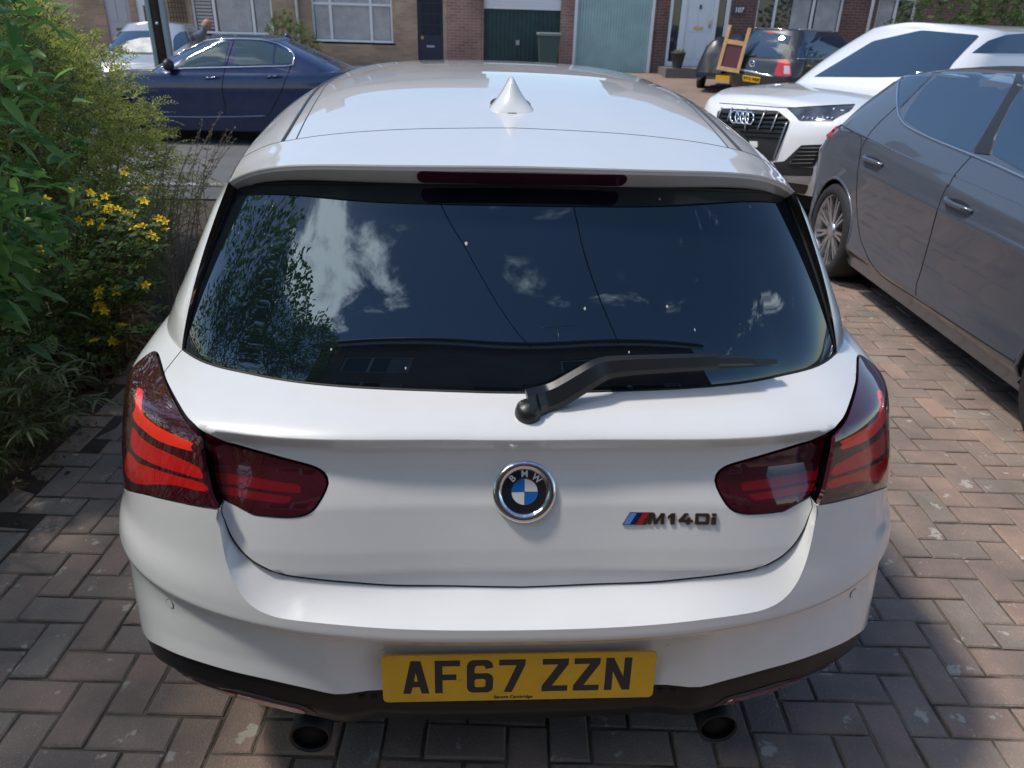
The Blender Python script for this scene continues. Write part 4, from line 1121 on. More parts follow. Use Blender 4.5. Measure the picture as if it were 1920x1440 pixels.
loop = [(.050*math.sin(2*math.pi*k/28)*(1 if math.cos(2*math.pi*k/28) < .3 else .85), fin_y+.044-.103*math.cos(2*math.pi*k/28)) for k in range(28)]
vs1 = [fb.verts.new((x, y, zroof(x, y)+.0015)) for x, y in loop]; fb.faces.new(vs1)
bm_obj('aerial_gasket', fb, M_rubber, fin)

# ------------------------------------------------------------------ pillars, flanks, front (mostly out of the photo's sight)
def pillar_fun(sd):
    def f(p, t):
        p = np.atleast_1d(np.asarray(p, float)); t = np.atleast_1d(np.asarray(t, float))
        a = sd*(-win_a+(AMAX+win_a)*p)
        B = S_body(a, np.full(len(p), BMAX), 'outer')
        ye = .577+.43*p
        tt = (ye-.577)/(2.76-.577)
        T = roof_fun(np.full(len(p), sd*1.0), tt)
        P = B+(T-B)*t[:, None]
        G = GF(np.full(len(p), sd*1.0), t)
        fl = (1-p)**1.5
        lin0 = GF(np.full(len(p), sd*1.0), np.zeros(len(p)))+(GF(np.full(len(p), sd*1.0), np.ones(len(p)))-GF(np.full(len(p), sd*1.0), np.zeros(len(p))))*t[:, None]
        P = P+(G-lin0)*fl[:, None]
        bow = .014*4*t*(1-t)
        P[:, 0] += sd*.014*(1-np.exp(-p/.05))*(1-p)*np.minimum(1, 6*t*(1.02-t))
        P[:, 0] += -sd*.020*np.sin(np.pi*np.clip(t*1.1, 0, 1))*p+sd*bow*p*(1-p)
        return P
    return f
for sd in (-1, 1):
    grid_mesh(pillar_fun(sd), np.linspace(0, 1, 26), np.linspace(0, 1, 30), 'rear_pillar', M_white, car, flip=(sd < 0))
def flank_fun(sd):
    z90 = Z_rows(np.array([1.0]))[:, 0]
    def f(u, v):
        u = np.atleast_1d(np.asarray(u, float)); v = np.atleast_1d(np.asarray(v, float))
        W = pchip(RB, RP[:, 1], v); z = pchip(RB, z90, v); y0 = pchip(RB, RP[:, 0]+RP[:, 2], v)
        g = np.interp(u, [0, .3, .7, .85, .95, 1], [1, 1.012, 1.0, .985, .93, .80])
        yy = y0+(4.22-y0)*u
        return np.stack([sd*W*g, yy, z-.06*sstep(.6, 1, u)*sstep(.3, .585, v)], -1)
    return f
def lower_fun(sd):
    def f(u, v):
        u = np.atleast_1d(np.asarray(u, float)); v = np.atleast_1d(np.asarray(v, float))
        P = flank_fun(sd)(u, np.zeros(len(u))); yy = P[:, 1]
        arch = np.maximum(0, np.maximum(.34-np.abs(yy-.88), .34-np.abs(yy-3.55)))/.34
        lowz = .20+(.61-.20)*np.sqrt(np.clip(1-(1-arch)**2, 0, 1))
        P[:, 2] = P[:, 2]+(np.minimum(lowz, .425)-P[:, 2])*v
        P[:, 0] -= sd*.03*v
        return P
    return f
for sd in (-1, 1):
    grid_mesh(flank_fun(sd), np.linspace(0, 1, 60), np.linspace(0, BMAX, 24), 'side_panel', M_white, car, flip=(sd < 0))
    grid_mesh(lower_fun(sd), np.linspace(0, 1, 90), np.linspace(0, 1, 4), 'side_skirt', M_white, car, flip=(sd > 0))
    # side glazing with its pillars
    def side_fun(sd):
        def f(u, v):
            u = np.atleast_1d(np.asarray(u, float)); v = np.atleast_1d(np.asarray(v, float))
            yb = .75+(3.30-.75)*u; yt = 1.007+(2.76-1.007)*u
            B = flank_fun(sd)((yb-.75)/(4.22-.75), np.full(len(u), BMAX)); T = roof_fun(np.full(len(u), sd*1.0), (yt-.577)/(2.76-.577))
            P = B+(T-B)*v[:, None]; P[:, 0] -= sd*.02*np.sin(np.pi*np.clip(v*1.1, 0, 1)); return P
        return f
    sf = side_fun(sd)
    grid_mesh(sf, np.linspace(0, 1, 40), np.linspace(0, 1, 12), 'side_frame', M_black, car, flip=(sd < 0), off=-.004)
    for u0, u1 in ((.03, .16), (.18, .52), (.55, .90)):
        grid_mesh(sf, np.linspace(u0, u1, 14), np.linspace(.05, .92, 10), 'side_window', M_glass, car, flip=(sd < 0), off=.001)
    # wing mirror
    mx = sd*.93
    bm = bmesh.new(); bmesh.ops.create_icosphere(bm, subdivisions=3, radius=1.0)
    bmesh.ops.transform(bm, matrix=Matrix.Translation((mx, 2.93, 1.02)) @ Matrix.Diagonal((.115, .075, .075, 1)), verts=bm.verts)
    mo = bm_obj('wing_mirror', bm, M_white, car, smooth=True)
    tube('mirror_arm', [(sd*.80, 2.98, .98), (sd*.86, 2.96, .985)], .022, M_black, mo)
def front_top(u, v):
    u = np.atleast_1d(np.asarray(u, float)); v = np.atleast_1d(np.asarray(v, float))
    y = np.interp(v, [0, 1], [3.28, 4.20]); z = 1.005-.02*v-.17*v**3
    W = np.interp(v, [0, .6, 1], [.78, .76, .64])
    return np.stack([u*W, y-.12*np.abs(u)**2.5*v+.03*(1-np.abs(u)**2)*(1-v), z-.05*np.abs(u)**3], -1)
grid_mesh(front_top, np.linspace(-1, 1, 30), np.linspace(0, 1, 20), 'bonnet', M_white, car)
def screen(u, v):
    u = np.atleast_1d(np.asarray(u, float)); v = np.atleast_1d(np.asarray(v, float))
    T = roof_fun(u, np.ones(len(u))); B = front_top(u, np.zeros(len(u)))
    P = T+(B-T)*v[:, None]; P[:, 1] += .05*np.sin(np.pi*v); return P
grid_mesh(screen, np.linspace(-1, 1, 30), np.linspace(0, 1, 14), 'windscreen', M_glass, car)
def nose(u, v):
    u = np.atleast_1d(np.asarray(u, float)); v = np.atleast_1d(np.asarray(v, float))
    T = front_top(u, np.ones(len(u))); P = T.copy()
    P[:, 1] = T[:, 1]+.10*np.sin(np.pi*.6*v); P[:, 2] = T[:, 2]+(.22-T[:, 2])*v; P[:, 0] = T[:, 0]*(1+.12*v); return P
grid_mesh(nose, np.linspace(-1, 1, 30), np.linspace(0, 1, 14), 'front_bumper', M_white, car)
box('underbody', -.74, .74, .42, 4.1, .17, .24, M_dark, car)
box('added_shade_tray', -.40, .40, .255, .62, .150, .185, M_dark, car, bevel=.012)  # added slab that keeps skylight off the ground below the bumper
box('boot_floor', -.45, .45, .30, .6, .22, .30, M_dark, car)

# ------------------------------------------------------------------ wheels
def wheel(name, parent, M, r=.325, w=.225, spokes=10, rim_r=.235, double=True, rim_mat=None, tyre_mat=None):
    """wheel about local x axis, outer face towards +x; M places it. returns the tyre (with rim as child)"""
    prof = [(-w/2, rim_r), (-w/2, r*.93), (-w*.40, r*.985), (-w*.2, r), (w*.2, r), (w*.40, r*.985), (w/2, r*.93), (w/2+.004, r*.85), (w/2, rim_r+.006), (w*.42, rim_r)]
    n = 56; V = []; F = []
    for k in range(n):
        a = 2*math.pi*k/n
        for (x, q) in prof: V.append(M @ Vector((x, q*math.cos(a), q*math.sin(a))))
    m = len(prof)
    for k in range(n):
        for j in range(m-1):
            a = k*m+j; b = ((k+1) % n)*m+j; F.append((a, b, b+1, a+1))
    ty = mesh_obj('tyre', V, F, tyre_mat or M_tyre, parent)
    mb = MB()
    # rim barrel and lip
    prof = [(-w*.45, rim_r*.98), (w*.30, rim_r*.93), (w*.42, rim_r*.985), (w*.46, rim_r), (w*.42, rim_r*1.01), (-w*.45, rim_r*1.01)]
    V = []; F = []
    for k in range(n):
        a = 2*math.pi*k/n
        for (x, q) in prof: V.append(M @ Vector((x, q*math.cos(a), q*math.sin(a))))
    m = len(prof)
    for k in range(n):
        for j in range(m-1):
            a = k*m+j; b = ((k+1) % n)*m+j; F.append((a, a+1, b+1, b))
    rim = mesh_obj('rim', V, F, rim_mat or M_alloy, ty)
    for k in range(spokes):
        a = 2*math.pi*(k//2)/(spokes/2)+((.16 if spokes < 14 else .10) if k % 2 else (-.16 if spokes < 14 else -.10)) if double else 2*math.pi*k/spokes
        sw0, sw1 = (.020, .013) if spokes < 14 else (.011, .008)
        ca, sa = math.cos(a), math.sin(a)
        bm = bmesh.new()
        pts = []
        for (q, x, hw) in ((.045, w*.36, sw0), (rim_r*.5, w*.39, sw0*.8), (rim_r*.96, w*.42, sw1)):
            for dx in (0, -.022):
                for s in (-1, 1):
                    pts.append(bm.verts.new(M @ Vector((x+dx, q*ca-s*hw*sa, q*sa+s*hw*ca))))
        for i in range(2):
            o = i*4
            for f in ((o, o+1, o+5, o+4), (o+2, o+6, o+7, o+3), (o, o+4, o+6, o+2), (o+1, o+3, o+7, o+5)): bm.faces.new([pts[j] for j in f])
        bm_obj('spoke', bm, rim_mat or M_alloy, ty)
    mb = MB(); V, F = [], []
    V2, F2 = tube_pts([(w*.20, 0, 0), (w*.40, 0, 0), (w*.405, 0, 0)], [.062, .058, .03], 20)
    mesh_obj('hub_cap', [M @ Vector(v) for v in V2], F2, rim_mat or M_alloy, ty)
    V2, F2 = tube_pts([(-.02, 0, 0), (.01, 0, 0)], [rim_r*.86, rim_r*.86], 32)
    mesh_obj('brake_disc', [M @ Vector(v) for v in V2], F2, M_dark, ty)
    return ty
for sd in (-1, 1):
    for yy in (.88, 3.55):
        M = Matrix.Translation((sd*.765, yy, .318)) @ (Matrix.Identity(4) if sd > 0 else Matrix.Rotation(math.pi, 4, 'Z'))
        wheel('wheel', car, M, r=.318, w=.235)

# ------------------------------------------------------------------ black lower valance, reflectors, exhausts
def dif_fun(a, c):
    a = np.atleast_1d(np.asarray(a, float)); c = np.atleast_1d(np.asarray(c, float))
    E = S_body(a, np.zeros(len(a)), 'outer'); q = np.abs(th_of_a(a)/(math.pi/2))
    h = .112*(1-.18*sstep(.25, .7, q)); inw = np.interp(c, [-.2, 0, .15, .6, 1.0, 1.3], [.004, .004, .004, .008, .030, .085])
    P = E.copy(); sl_ = np.interp(c, [-.2, 0, 1.0, 1.3], [.2, 0, -1.0, -1.10])
    n2 = np.stack([-E[:, 0]*.55, np.maximum(.25, 1-np.abs(E[:, 0])**2)], -1); n2 /= np.linalg.norm(n2, axis=1)[:, None]
    P[:, 0] += n2[:, 0]*inw; P[:, 1] += n2[:, 1]*inw; P[:, 2] += h*sl_
    return P
valance = grid_mesh(dif_fun, np.linspace(-AMAX*.90, AMAX*.90, 120), np.array([-.1, 0, .05, .12, .2, .35, .5, .6, .7, .85, .95, 1.0, 1.05, 1.15, 1.3]), 'rear_valance', M_black_gloss, car, flip=True)
DR = (-AMAX*.85, .1); DC = (.02, 1.0)
def c32(pts): return [(x/3.2735+200, y/3.2735+1000) for x, y in pts]
sl_ab = solve_px(dif_fun, c32([(450, 868), (560, 905), (800, 975), (1050, 1035), (1200, 1070), (1262, 1098), (1225, 1108), (1050, 1078), (850, 1025), (650, 965), (520, 915)]), DR, DC)
def ref_map(sd):
    def f(p, h):
        P = dif_fun([sd*-p[0]], [p[1]/.112])[0]; n = normals_of(dif_fun, np.array([sd*-p[0]]), np.array([p[1]/.112]), flip=True)[0]
        return P+n*h
    return f
sl_m = catmull(sl_ab*np.array([-1, .112]), 3, True)
cen = sl_m.mean(0)
for sd in (-1, 1):
    lp = sl_m*np.array([-1, 1]) if False else sl_m
    f = (lambda p, h, sd=sd: ref_map(sd)((p[0], p[1]), h))
    tr = plate_solid('reflector_trim', [np.asarray([cen+(q-cen)*np.array([1.06, 1.25]) for q in lp]), ], f, .0015, M_black, valance, step=.03)
    plate_solid('rear_reflector', [np.asarray([cen+(q-cen)*np.array([.93, .75]) for q in lp])], f, .003, mat('reflector_red', (.22, .008, .012), rough=.15, coat=1), valance, step=.03)
# diffuser grille slots
for k in range(21):
    xk = -.215+k*.0215
    P = dif_fun([xk], [.16+.10*(1-(xk/.22)**2)])[0]; n = normals_of(dif_fun, np.array([xk]), np.array([.2]), flip=True)[0]
    bm = bmesh.new(); bm_box(bm, -.006, .006, -.0015, .0015, -.005, .005)
    q = Vector(n).to_track_quat('-Y', 'Z').to_matrix().to_4x4()
    bmesh.ops.transform(bm, matrix=Matrix.Translation(P) @ q, verts=bm.verts)
    bm_obj('grille_slot', bm, M_dark, valance)
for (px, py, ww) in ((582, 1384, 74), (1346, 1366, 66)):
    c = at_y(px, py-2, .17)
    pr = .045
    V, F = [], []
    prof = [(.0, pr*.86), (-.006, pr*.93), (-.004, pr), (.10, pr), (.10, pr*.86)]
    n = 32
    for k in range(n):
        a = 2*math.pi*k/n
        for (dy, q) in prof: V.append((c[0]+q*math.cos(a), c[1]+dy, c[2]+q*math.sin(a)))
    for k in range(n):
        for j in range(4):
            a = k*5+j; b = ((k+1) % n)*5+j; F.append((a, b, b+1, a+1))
    ex = mesh_obj('exhaust_tip', V, F, mat('shaded_steel', (.014, .014, .015), rough=.55), car)  # shade under the bumper put into the steel's near-black colour
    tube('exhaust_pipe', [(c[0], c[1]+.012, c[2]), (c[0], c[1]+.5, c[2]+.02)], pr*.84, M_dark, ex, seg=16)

# ------------------------------------------------------------------ small things on the tailgate and bumper
def surf_frame(fun, a, b):
    P = fun(np.array([a]), np.array([b]))[0]; n = normals_of(fun, np.array([a]), np.array([b]))[0]
    return P, n
def frame_map(P, n, roll=0.0, tilt_up=None):
    n = np.asarray(n)/np.linalg.norm(n)
    xr = np.cross([0, 0, 1.0], -n) ; xr = np.cross(n, [0, 0, 1.0]); xr = -xr if xr[0] < 0 else xr; xr /= np.linalg.norm(xr)
    up = np.cross(n, xr); up = up if up[2] > 0 else -up
    return lambda p, h: P+xr*p[0]+up*p[1]+n*h
# parking sensors
for (px, fn_) in (((319, 1132), OUT), ((712, 1212), OUT), ((1250, 1202), OUT), ((1599, 1112), OUT)):
    ab = solve_px(fn_, [px], (-AMAX, AMAX), BR, na=140)[0]
    P, n = surf_frame(fn_, *ab); fm = frame_map(P, n)
    ring = lambda r: np.array([(r*math.cos(2*math.pi*k/28), r*math.sin(2*math.pi*k/28)) for k in range(28)])
    so = plate_solid('parking_sensor', [ring(.0090)], fm, .0012, M_white, car)
    plate_solid('sensor_gap', [ring(.0104), ring(.0090)], fm, .0006, M_dark, so)
# roundel
bab = solve_px(HAT, [(988, 921)], (-.3, .3), BR)[0]
P, n = surf_frame(HAT, 0.0, bab[1]); fm = frame_map(P-n*.001, n)
def disc_ring(r): return np.array([(r*math.cos(2*math.pi*k/56), r*math.sin(2*math.pi*k/56)) for k in range(56)])
M_badge_blue = mat('badge_blue', (.010, .12, .42), rough=.15, coat=1); M_badge_white = mat('badge_white', (.62, .62, .62), rough=.2, coat=1)
M_badge_black = mat('badge_black', (.012, .014, .020), rough=.12, coat=1)
badge = plate_solid('round_badge', [disc_ring(.0405)], fm, .005, M_badge_black, res['hatch'])
# chrome ring (turned)
V = []; F = []
prof = [(.0570, .000), (.0575, .004), (.0540, .0090), (.0480, .0095), (.0430, .0078), (.0405, .0050)]
for k in range(72):
    a = 2*math.pi*k/72
    for (r_, h_) in prof: V.append(fm((r_*math.cos(a), r_*math.sin(a)), h_))
for k in range(72):
    for j in range(5):
        a = k*6+j; b = ((k+1) % 72)*6+j; F.append((a, b, b+1, a+1))
mesh_obj('chrome_ring', V, F, M_chrome, badge)
for q in range(4):
    pts = [(0, 0)]+[(.0232*math.cos(R(90*q)+R(90)*k/14), .0232*math.sin(R(90*q)+R(90)*k/14)) for k in range(15)]
    plate_solid('badge_quarter', [np.array(pts)], lambda p, h: fm(p, h+.0045), .0012, M_badge_blue if q in (1, 3) else M_badge_white, badge)
V = []
ring2 = plate_solid('badge_ring', [disc_ring(.0240), disc_ring(.0232)], lambda p, h: fm(p, h+.0045), .0016, M_chrome, badge)
plate_solid('badge_ring', [disc_ring(.0405), disc_ring(.0395)], lambda p, h: fm(p, h+.0045), .0014, M_chrome, badge)
plate_solid('badge_cross', [np.array([(-.0233, -.0004), (.0233, -.0004), (.0233, .0004), (-.0233, .0004)])], lambda p, h: fm(p, h+.0055), .0004, M_chrome, badge)
plate_solid('badge_cross', [np.array([(-.0004, -.0233), (.0004, -.0233), (.0004, .0233), (-.0004, .0233)])], lambda p, h: fm(p, h+.0054), .0004, M_chrome, badge)
for ch, ang in (('B', 42), ('M', 0), ('W', -42)):
    V2, F2 = text_loops_mesh(ch, .0165, bold=.0004)
    ca, sa = math.cos(R(ang)), math.sin(R(ang))
    V2 = np.array([((x*ca-(y+.0318)*sa), (x*sa+(y+.0318)*ca)) for x, y in V2])
    solid_from_flat('badge_letter', V2, F2, lambda p, h: fm(p, h+.0045), .0012, M_badge_white, badge)
# model badge with its three slanted stripes
mab = solve_px(HAT, [(1258, 972)], (-.1, .6), BR)[0]
P, n = surf_frame(HAT, *mab); fm2 = frame_map(P-n*.0005, n)
M140 = None
sh = .35
def para(x0, x1, y0, y1, s=.55): return np.array([(x0+s*y0, y0), (x1+s*y0, y0), (x1+s*y1, y1), (x0+s*y1, y1)])
hh_ = .0105
mb_root = plate_solid('model_badge', [para(-.0815, -.0385, -hh_-.0012, hh_+.0012)], fm2, .0026, M_smoked, res['hatch'])
for (x0, x1, c_) in ((-.0800, -.0690, (.10, .27, .72)), (-.0688, -.0578, (.006, .018, .075)), (-.0576, -.0470, (.40, .012, .025))):
    plate_solid('badge_stripe', [para(x0, x1, -hh_, hh_)], lambda p, h: fm2(p, h+.0024), .0009, mat('stripe%d' % int(-x0*1e4), c_, rough=.2, coat=1), mb_root)
def glyph(name, loops, x, w, hgt=.021):
    lps = [np.array([(x+u*w+.0*v, (v-.5)*hgt) for u, v in lp]) for lp in loops]
    plate_solid(name, lps, fm2, .0032, M_smoked, mb_root)
gM = [[(0, 0), (.20, 0), (.28, .62), (.38, 0), (.56, 0), (.80, .62), (.80, 0), (1, 0), (1, 1), (.78, 1), (.50, .34), (.40, 1), (.16, 1)]]
g1 = [[(.35, 0), (.85, 0), (.85, 1), (.45, 1), (0, .72), (0, .5), (.35, .66)]]
g4 = [[(.55, 0), (.82, 0), (.82, .2), (1, .2), (1, .42), (.82, .42), (.82, .62), (.60, .62), (.60, .42), (.34, .42), (.68, 1), (.40, 1), (0, .40), (0, .2), (.55, .2)]]
g0 = [[(.08, 0), (.92, 0), (1, .1), (1, .9), (.92, 1), (.08, 1), (0, .9), (0, .1)], [(.24, .24), (.24, .76), (.76, .76), (.76, .24)]]
gi = [[(0, 0), (1, 0), (1, .66), (0, .66)]]
gd = [[(0, .78), (1, .78), (1, 1), (0, 1)]]
glyph('badge_letter', gM, -.0425, .030); glyph('badge_letter', g1, -.0065, .0155); glyph('badge_letter', g4, .0135, .026)
glyph('badge_letter', g0, .0435, .026); glyph('badge_letter', gi, .0740, .008); glyph('badge_letter', gd, .0740, .008)
# number plate
PY = .046
pl, pr_ = at_y(710, 1314, PY), at_y(1234, 1304, PY)
pc = np.array([0.0, PY, (pl[2]+pr_[2])/2]); ptilt = R(4)
pn = np.array([0, -math.cos(ptilt), math.sin(ptilt)]); pu = np.array([0, math.sin(ptilt), math.cos(ptilt)])
px0 = (pl[0]+pr_[0])/2
fm3 = lambda p, h: pc+np.array([1.0, 0, 0])*(p[0])+pu*(p[1])+pn*h
def plate_mat():
    m = mat('yellow_plate', (.78, .43, .004), rough=.25, coat=.25, var=(14, .08)); return m
plate = plate_solid('number_plate', [slot(-.262, .262, 0, .112, .010)], fm3, .004, plate_mat(), car)
M_pl = mat('plate_black', (.010, .011, .016), rough=.25)
cw, chh, st_ = .050, .079, .0145
def chA(): return [[(0, 0), (.0145, 0), (.0185, .016), (.0315, .016), (.0355, 0), (.050, 0), (.0345, .079), (.0155, .079)], [(.0212, .0295), (.0250, .052), (.0288, .0295)]]
def chF(): return [[(0, 0), (st_, 0), (st_, .032), (.041, .032), (.041, .0455), (st_, .0455), (st_, .0655), (.048, .0655), (.048, .079), (0, .079)]]
def ch6():
    o = [(.010, 0), (.040, 0), (.047, .004), (.050, .011), (.050, .036), (.047, .043), (.040, .047), (.0145, .047), (.0145, .060), (.0175, .0655), (.0325, .0655), (.0355, .061), (.0355, .057), (.050, .061), (.048, .072), (.040, .079), (.010, .079), (.003, .074), (0, .066), (0, .012), (.003, .004)]
    i = [(.0145, .016), (.0145, .030), (.018, .0335), (.032, .0335), (.0355, .030), (.0355, .016), (.032, .0130), (.018, .0130)]
    return [o, i]
def ch7(): return [[(.010, 0), (.0255, 0), (.050, .066), (.050, .079), (0, .079), (0, .0655), (.0335, .0655)]]
def chZ(): return [[(0, 0), (.050, 0), (.050, .0135), (.0195, .0135), (.050, .066), (.050, .079), (0, .079), (0, .0655), (.0305, .0655), (0, .013)]]
def chN(): return [[(0, 0), (st_, 0), (st_, .046), (.0350, 0), (.050, 0), (.050, .079), (.0355, .079), (.0355, .033), (st_, .079), (0, .079)]]
xx = -.2235
for ch, adv in ((chA, .061), (chF, .061), (ch6, .061), (ch7, .083), (chZ, .061), (chZ, .061), (chN, .061)):
    lps = [np.array([(xx+u, .0205+v) for u, v in lp]) for lp in ch()]
    plate_solid('plate_character', lps, lambda p, h: fm3(p, h+.0038), .0006, M_pl, plate); xx += adv
V2, F2 = text_loops_mesh('Barons Cambridge', .0100, bold=.00025)
solid_from_flat('plate_lettering', V2+np.array([-.012, .0078]), F2, lambda p, h: fm3(p, h+.0038), .0006, M_pl, plate)

plate_solid('screw_cap', [np.array([(-.1115+.0065*math.cos(2*math.pi*k/18), .047+.0065*math.sin(2*math.pi*k/18)) for k in range(18)])], lambda p, h: fm3(p, h+.0038), .0022, plate_mat(), plate)
# ------------------------------------------------------------------ rear wiper
def on_glass(px, off):
    ab = solve_px(GF, [px], (-.95, .95), (0, 1.0))[0]; P = GF([ab[0]], [ab[1]])[0]; n = normals_of(GF, np.array([ab[0]]), np.array([ab[1]]))[0]
    return P+n*off
pv = solve_px(HAT, [(990, 776)], (-.3, .3), BR)[0]; Pp, Pn = surf_frame(HAT, *pv)
fmw = frame_map(Pp-Pn*.003, Pn)
wiper = None
V = []; F = []
prof = [(.0235, 0), (.0235, .010), (.021, .020), (.016, .026), (.0, .028)]
n = 32
for k in range(n):
    a = 2*math.pi*k/n
    for (r_, h_) in prof: V.append(fmw((r_*math.cos(a), r_*math.sin(a)), h_))
m = len(prof)
for k in range(n):
    for j in range(m-1):
        a = k*m+j; b = ((k+1) % n)*m+j; F.append((a, b, b+1, a+1))
M_wiper = mat('wiper_black', (.014, .015, .018), rough=.38, bump=(300, .03))
wiper = mesh_obj('wiper_pivot_cap', V, F, M_wiper, res['hatch'])
arm_px = [(995, 765), (1018, 745), (1042, 732), (1075, 716), (1105, 700), (1130, 691), (1165, 687), (1220, 684), (1290, 681), (1330, 679)]
path = [Pp+Pn*.024]+[on_glass((px_, py_+0), .036 if i < 5 else .030) for i, (px_, py_) in enumerate(arm_px[1:], 1)]
path = catmull(np.array(path), 4)
wid = np.interp(np.linspace(0, 1, len(path)), [0, .1, .45, .7, 1], [.0265, .0255, .0225, .0180, .0145])
def ribbon(name, path, wid, hgt, nrm, material, parent):
    """a flat bar with chamfered top along a path; nrm = outward normal"""
    P = np.asarray(path); T = np.gradient(P, axis=0); T /= np.linalg.norm(T, axis=1)[:, None]
    V = []; F = []
    for i in range(len(P)):
        s = np.cross(nrm, T[i]); s /= np.linalg.norm(s)
        w = wid[i]; h = hgt if np.isscalar(hgt) else hgt[i]
        for (u, v) in ((-1, -.5), (-1, .15), (-.55, .5), (.55, .5), (1, .15), (1, -.5)): V.append(P[i]+s*w*u+nrm*h*v)
    for i in range(len(P)-1):
        for k in range(6):
            a = i*6+k; b = i*6+(k+1) % 6; F.append((a, b, b+6, a+6))
    F.append(tuple(range(5, -1, -1))); F.append(tuple(range((len(P)-1)*6, len(P)*6)))
    bm = bmesh.new(); vv = [bm.verts.new(tuple(v)) for v in V]
    for f in F: bm.faces.new([vv[i] for i in f])
    return bm_obj(name, bm, material, parent, sharp=25)
gn = normals_of(GF, np.array([.3]), np.array([.1]))[0]
ribbon('wiper_arm', path, wid, np.interp(np.linspace(0, 1, len(path)), [0, 1], [.024, .013]), gn, M_wiper, wiper)
bl = catmull(np.array([on_glass(p, .022) for p in ((1130, 700), (1200, 691), (1290, 687), (1370, 682), (1438, 680))]), 5)
blade = ribbon('wiper_blade', bl, np.linspace(.0095, .0065, len(bl)), .018, gn, M_wiper, wiper)
bl2 = catmull(np.array([on_glass(p, .009) for p in ((1132, 706), (1200, 697), (1290, 692), (1370, 687), (1436, 684))]), 5)
ribbon('blade_rubber', bl2, np.full(len(bl2), .0025), .016, gn, M_rubber, wiper)
cp = np.array([on_glass(p, .031) for p in ((1322, 679), (1350, 678.5), (1392, 679))])
ribbon('blade_clip', cp, np.array([.0100, .0098, .0085]), .012, gn, M_wiper, wiper)
kp = [path[0]+(path[4]-path[0])*f for f in (.55, .8, 1.0)]
ribbon('arm_cover', np.array(kp)+gn*.008, np.array([.0165, .0160, .0155]), .012, gn, M_wiper, wiper)
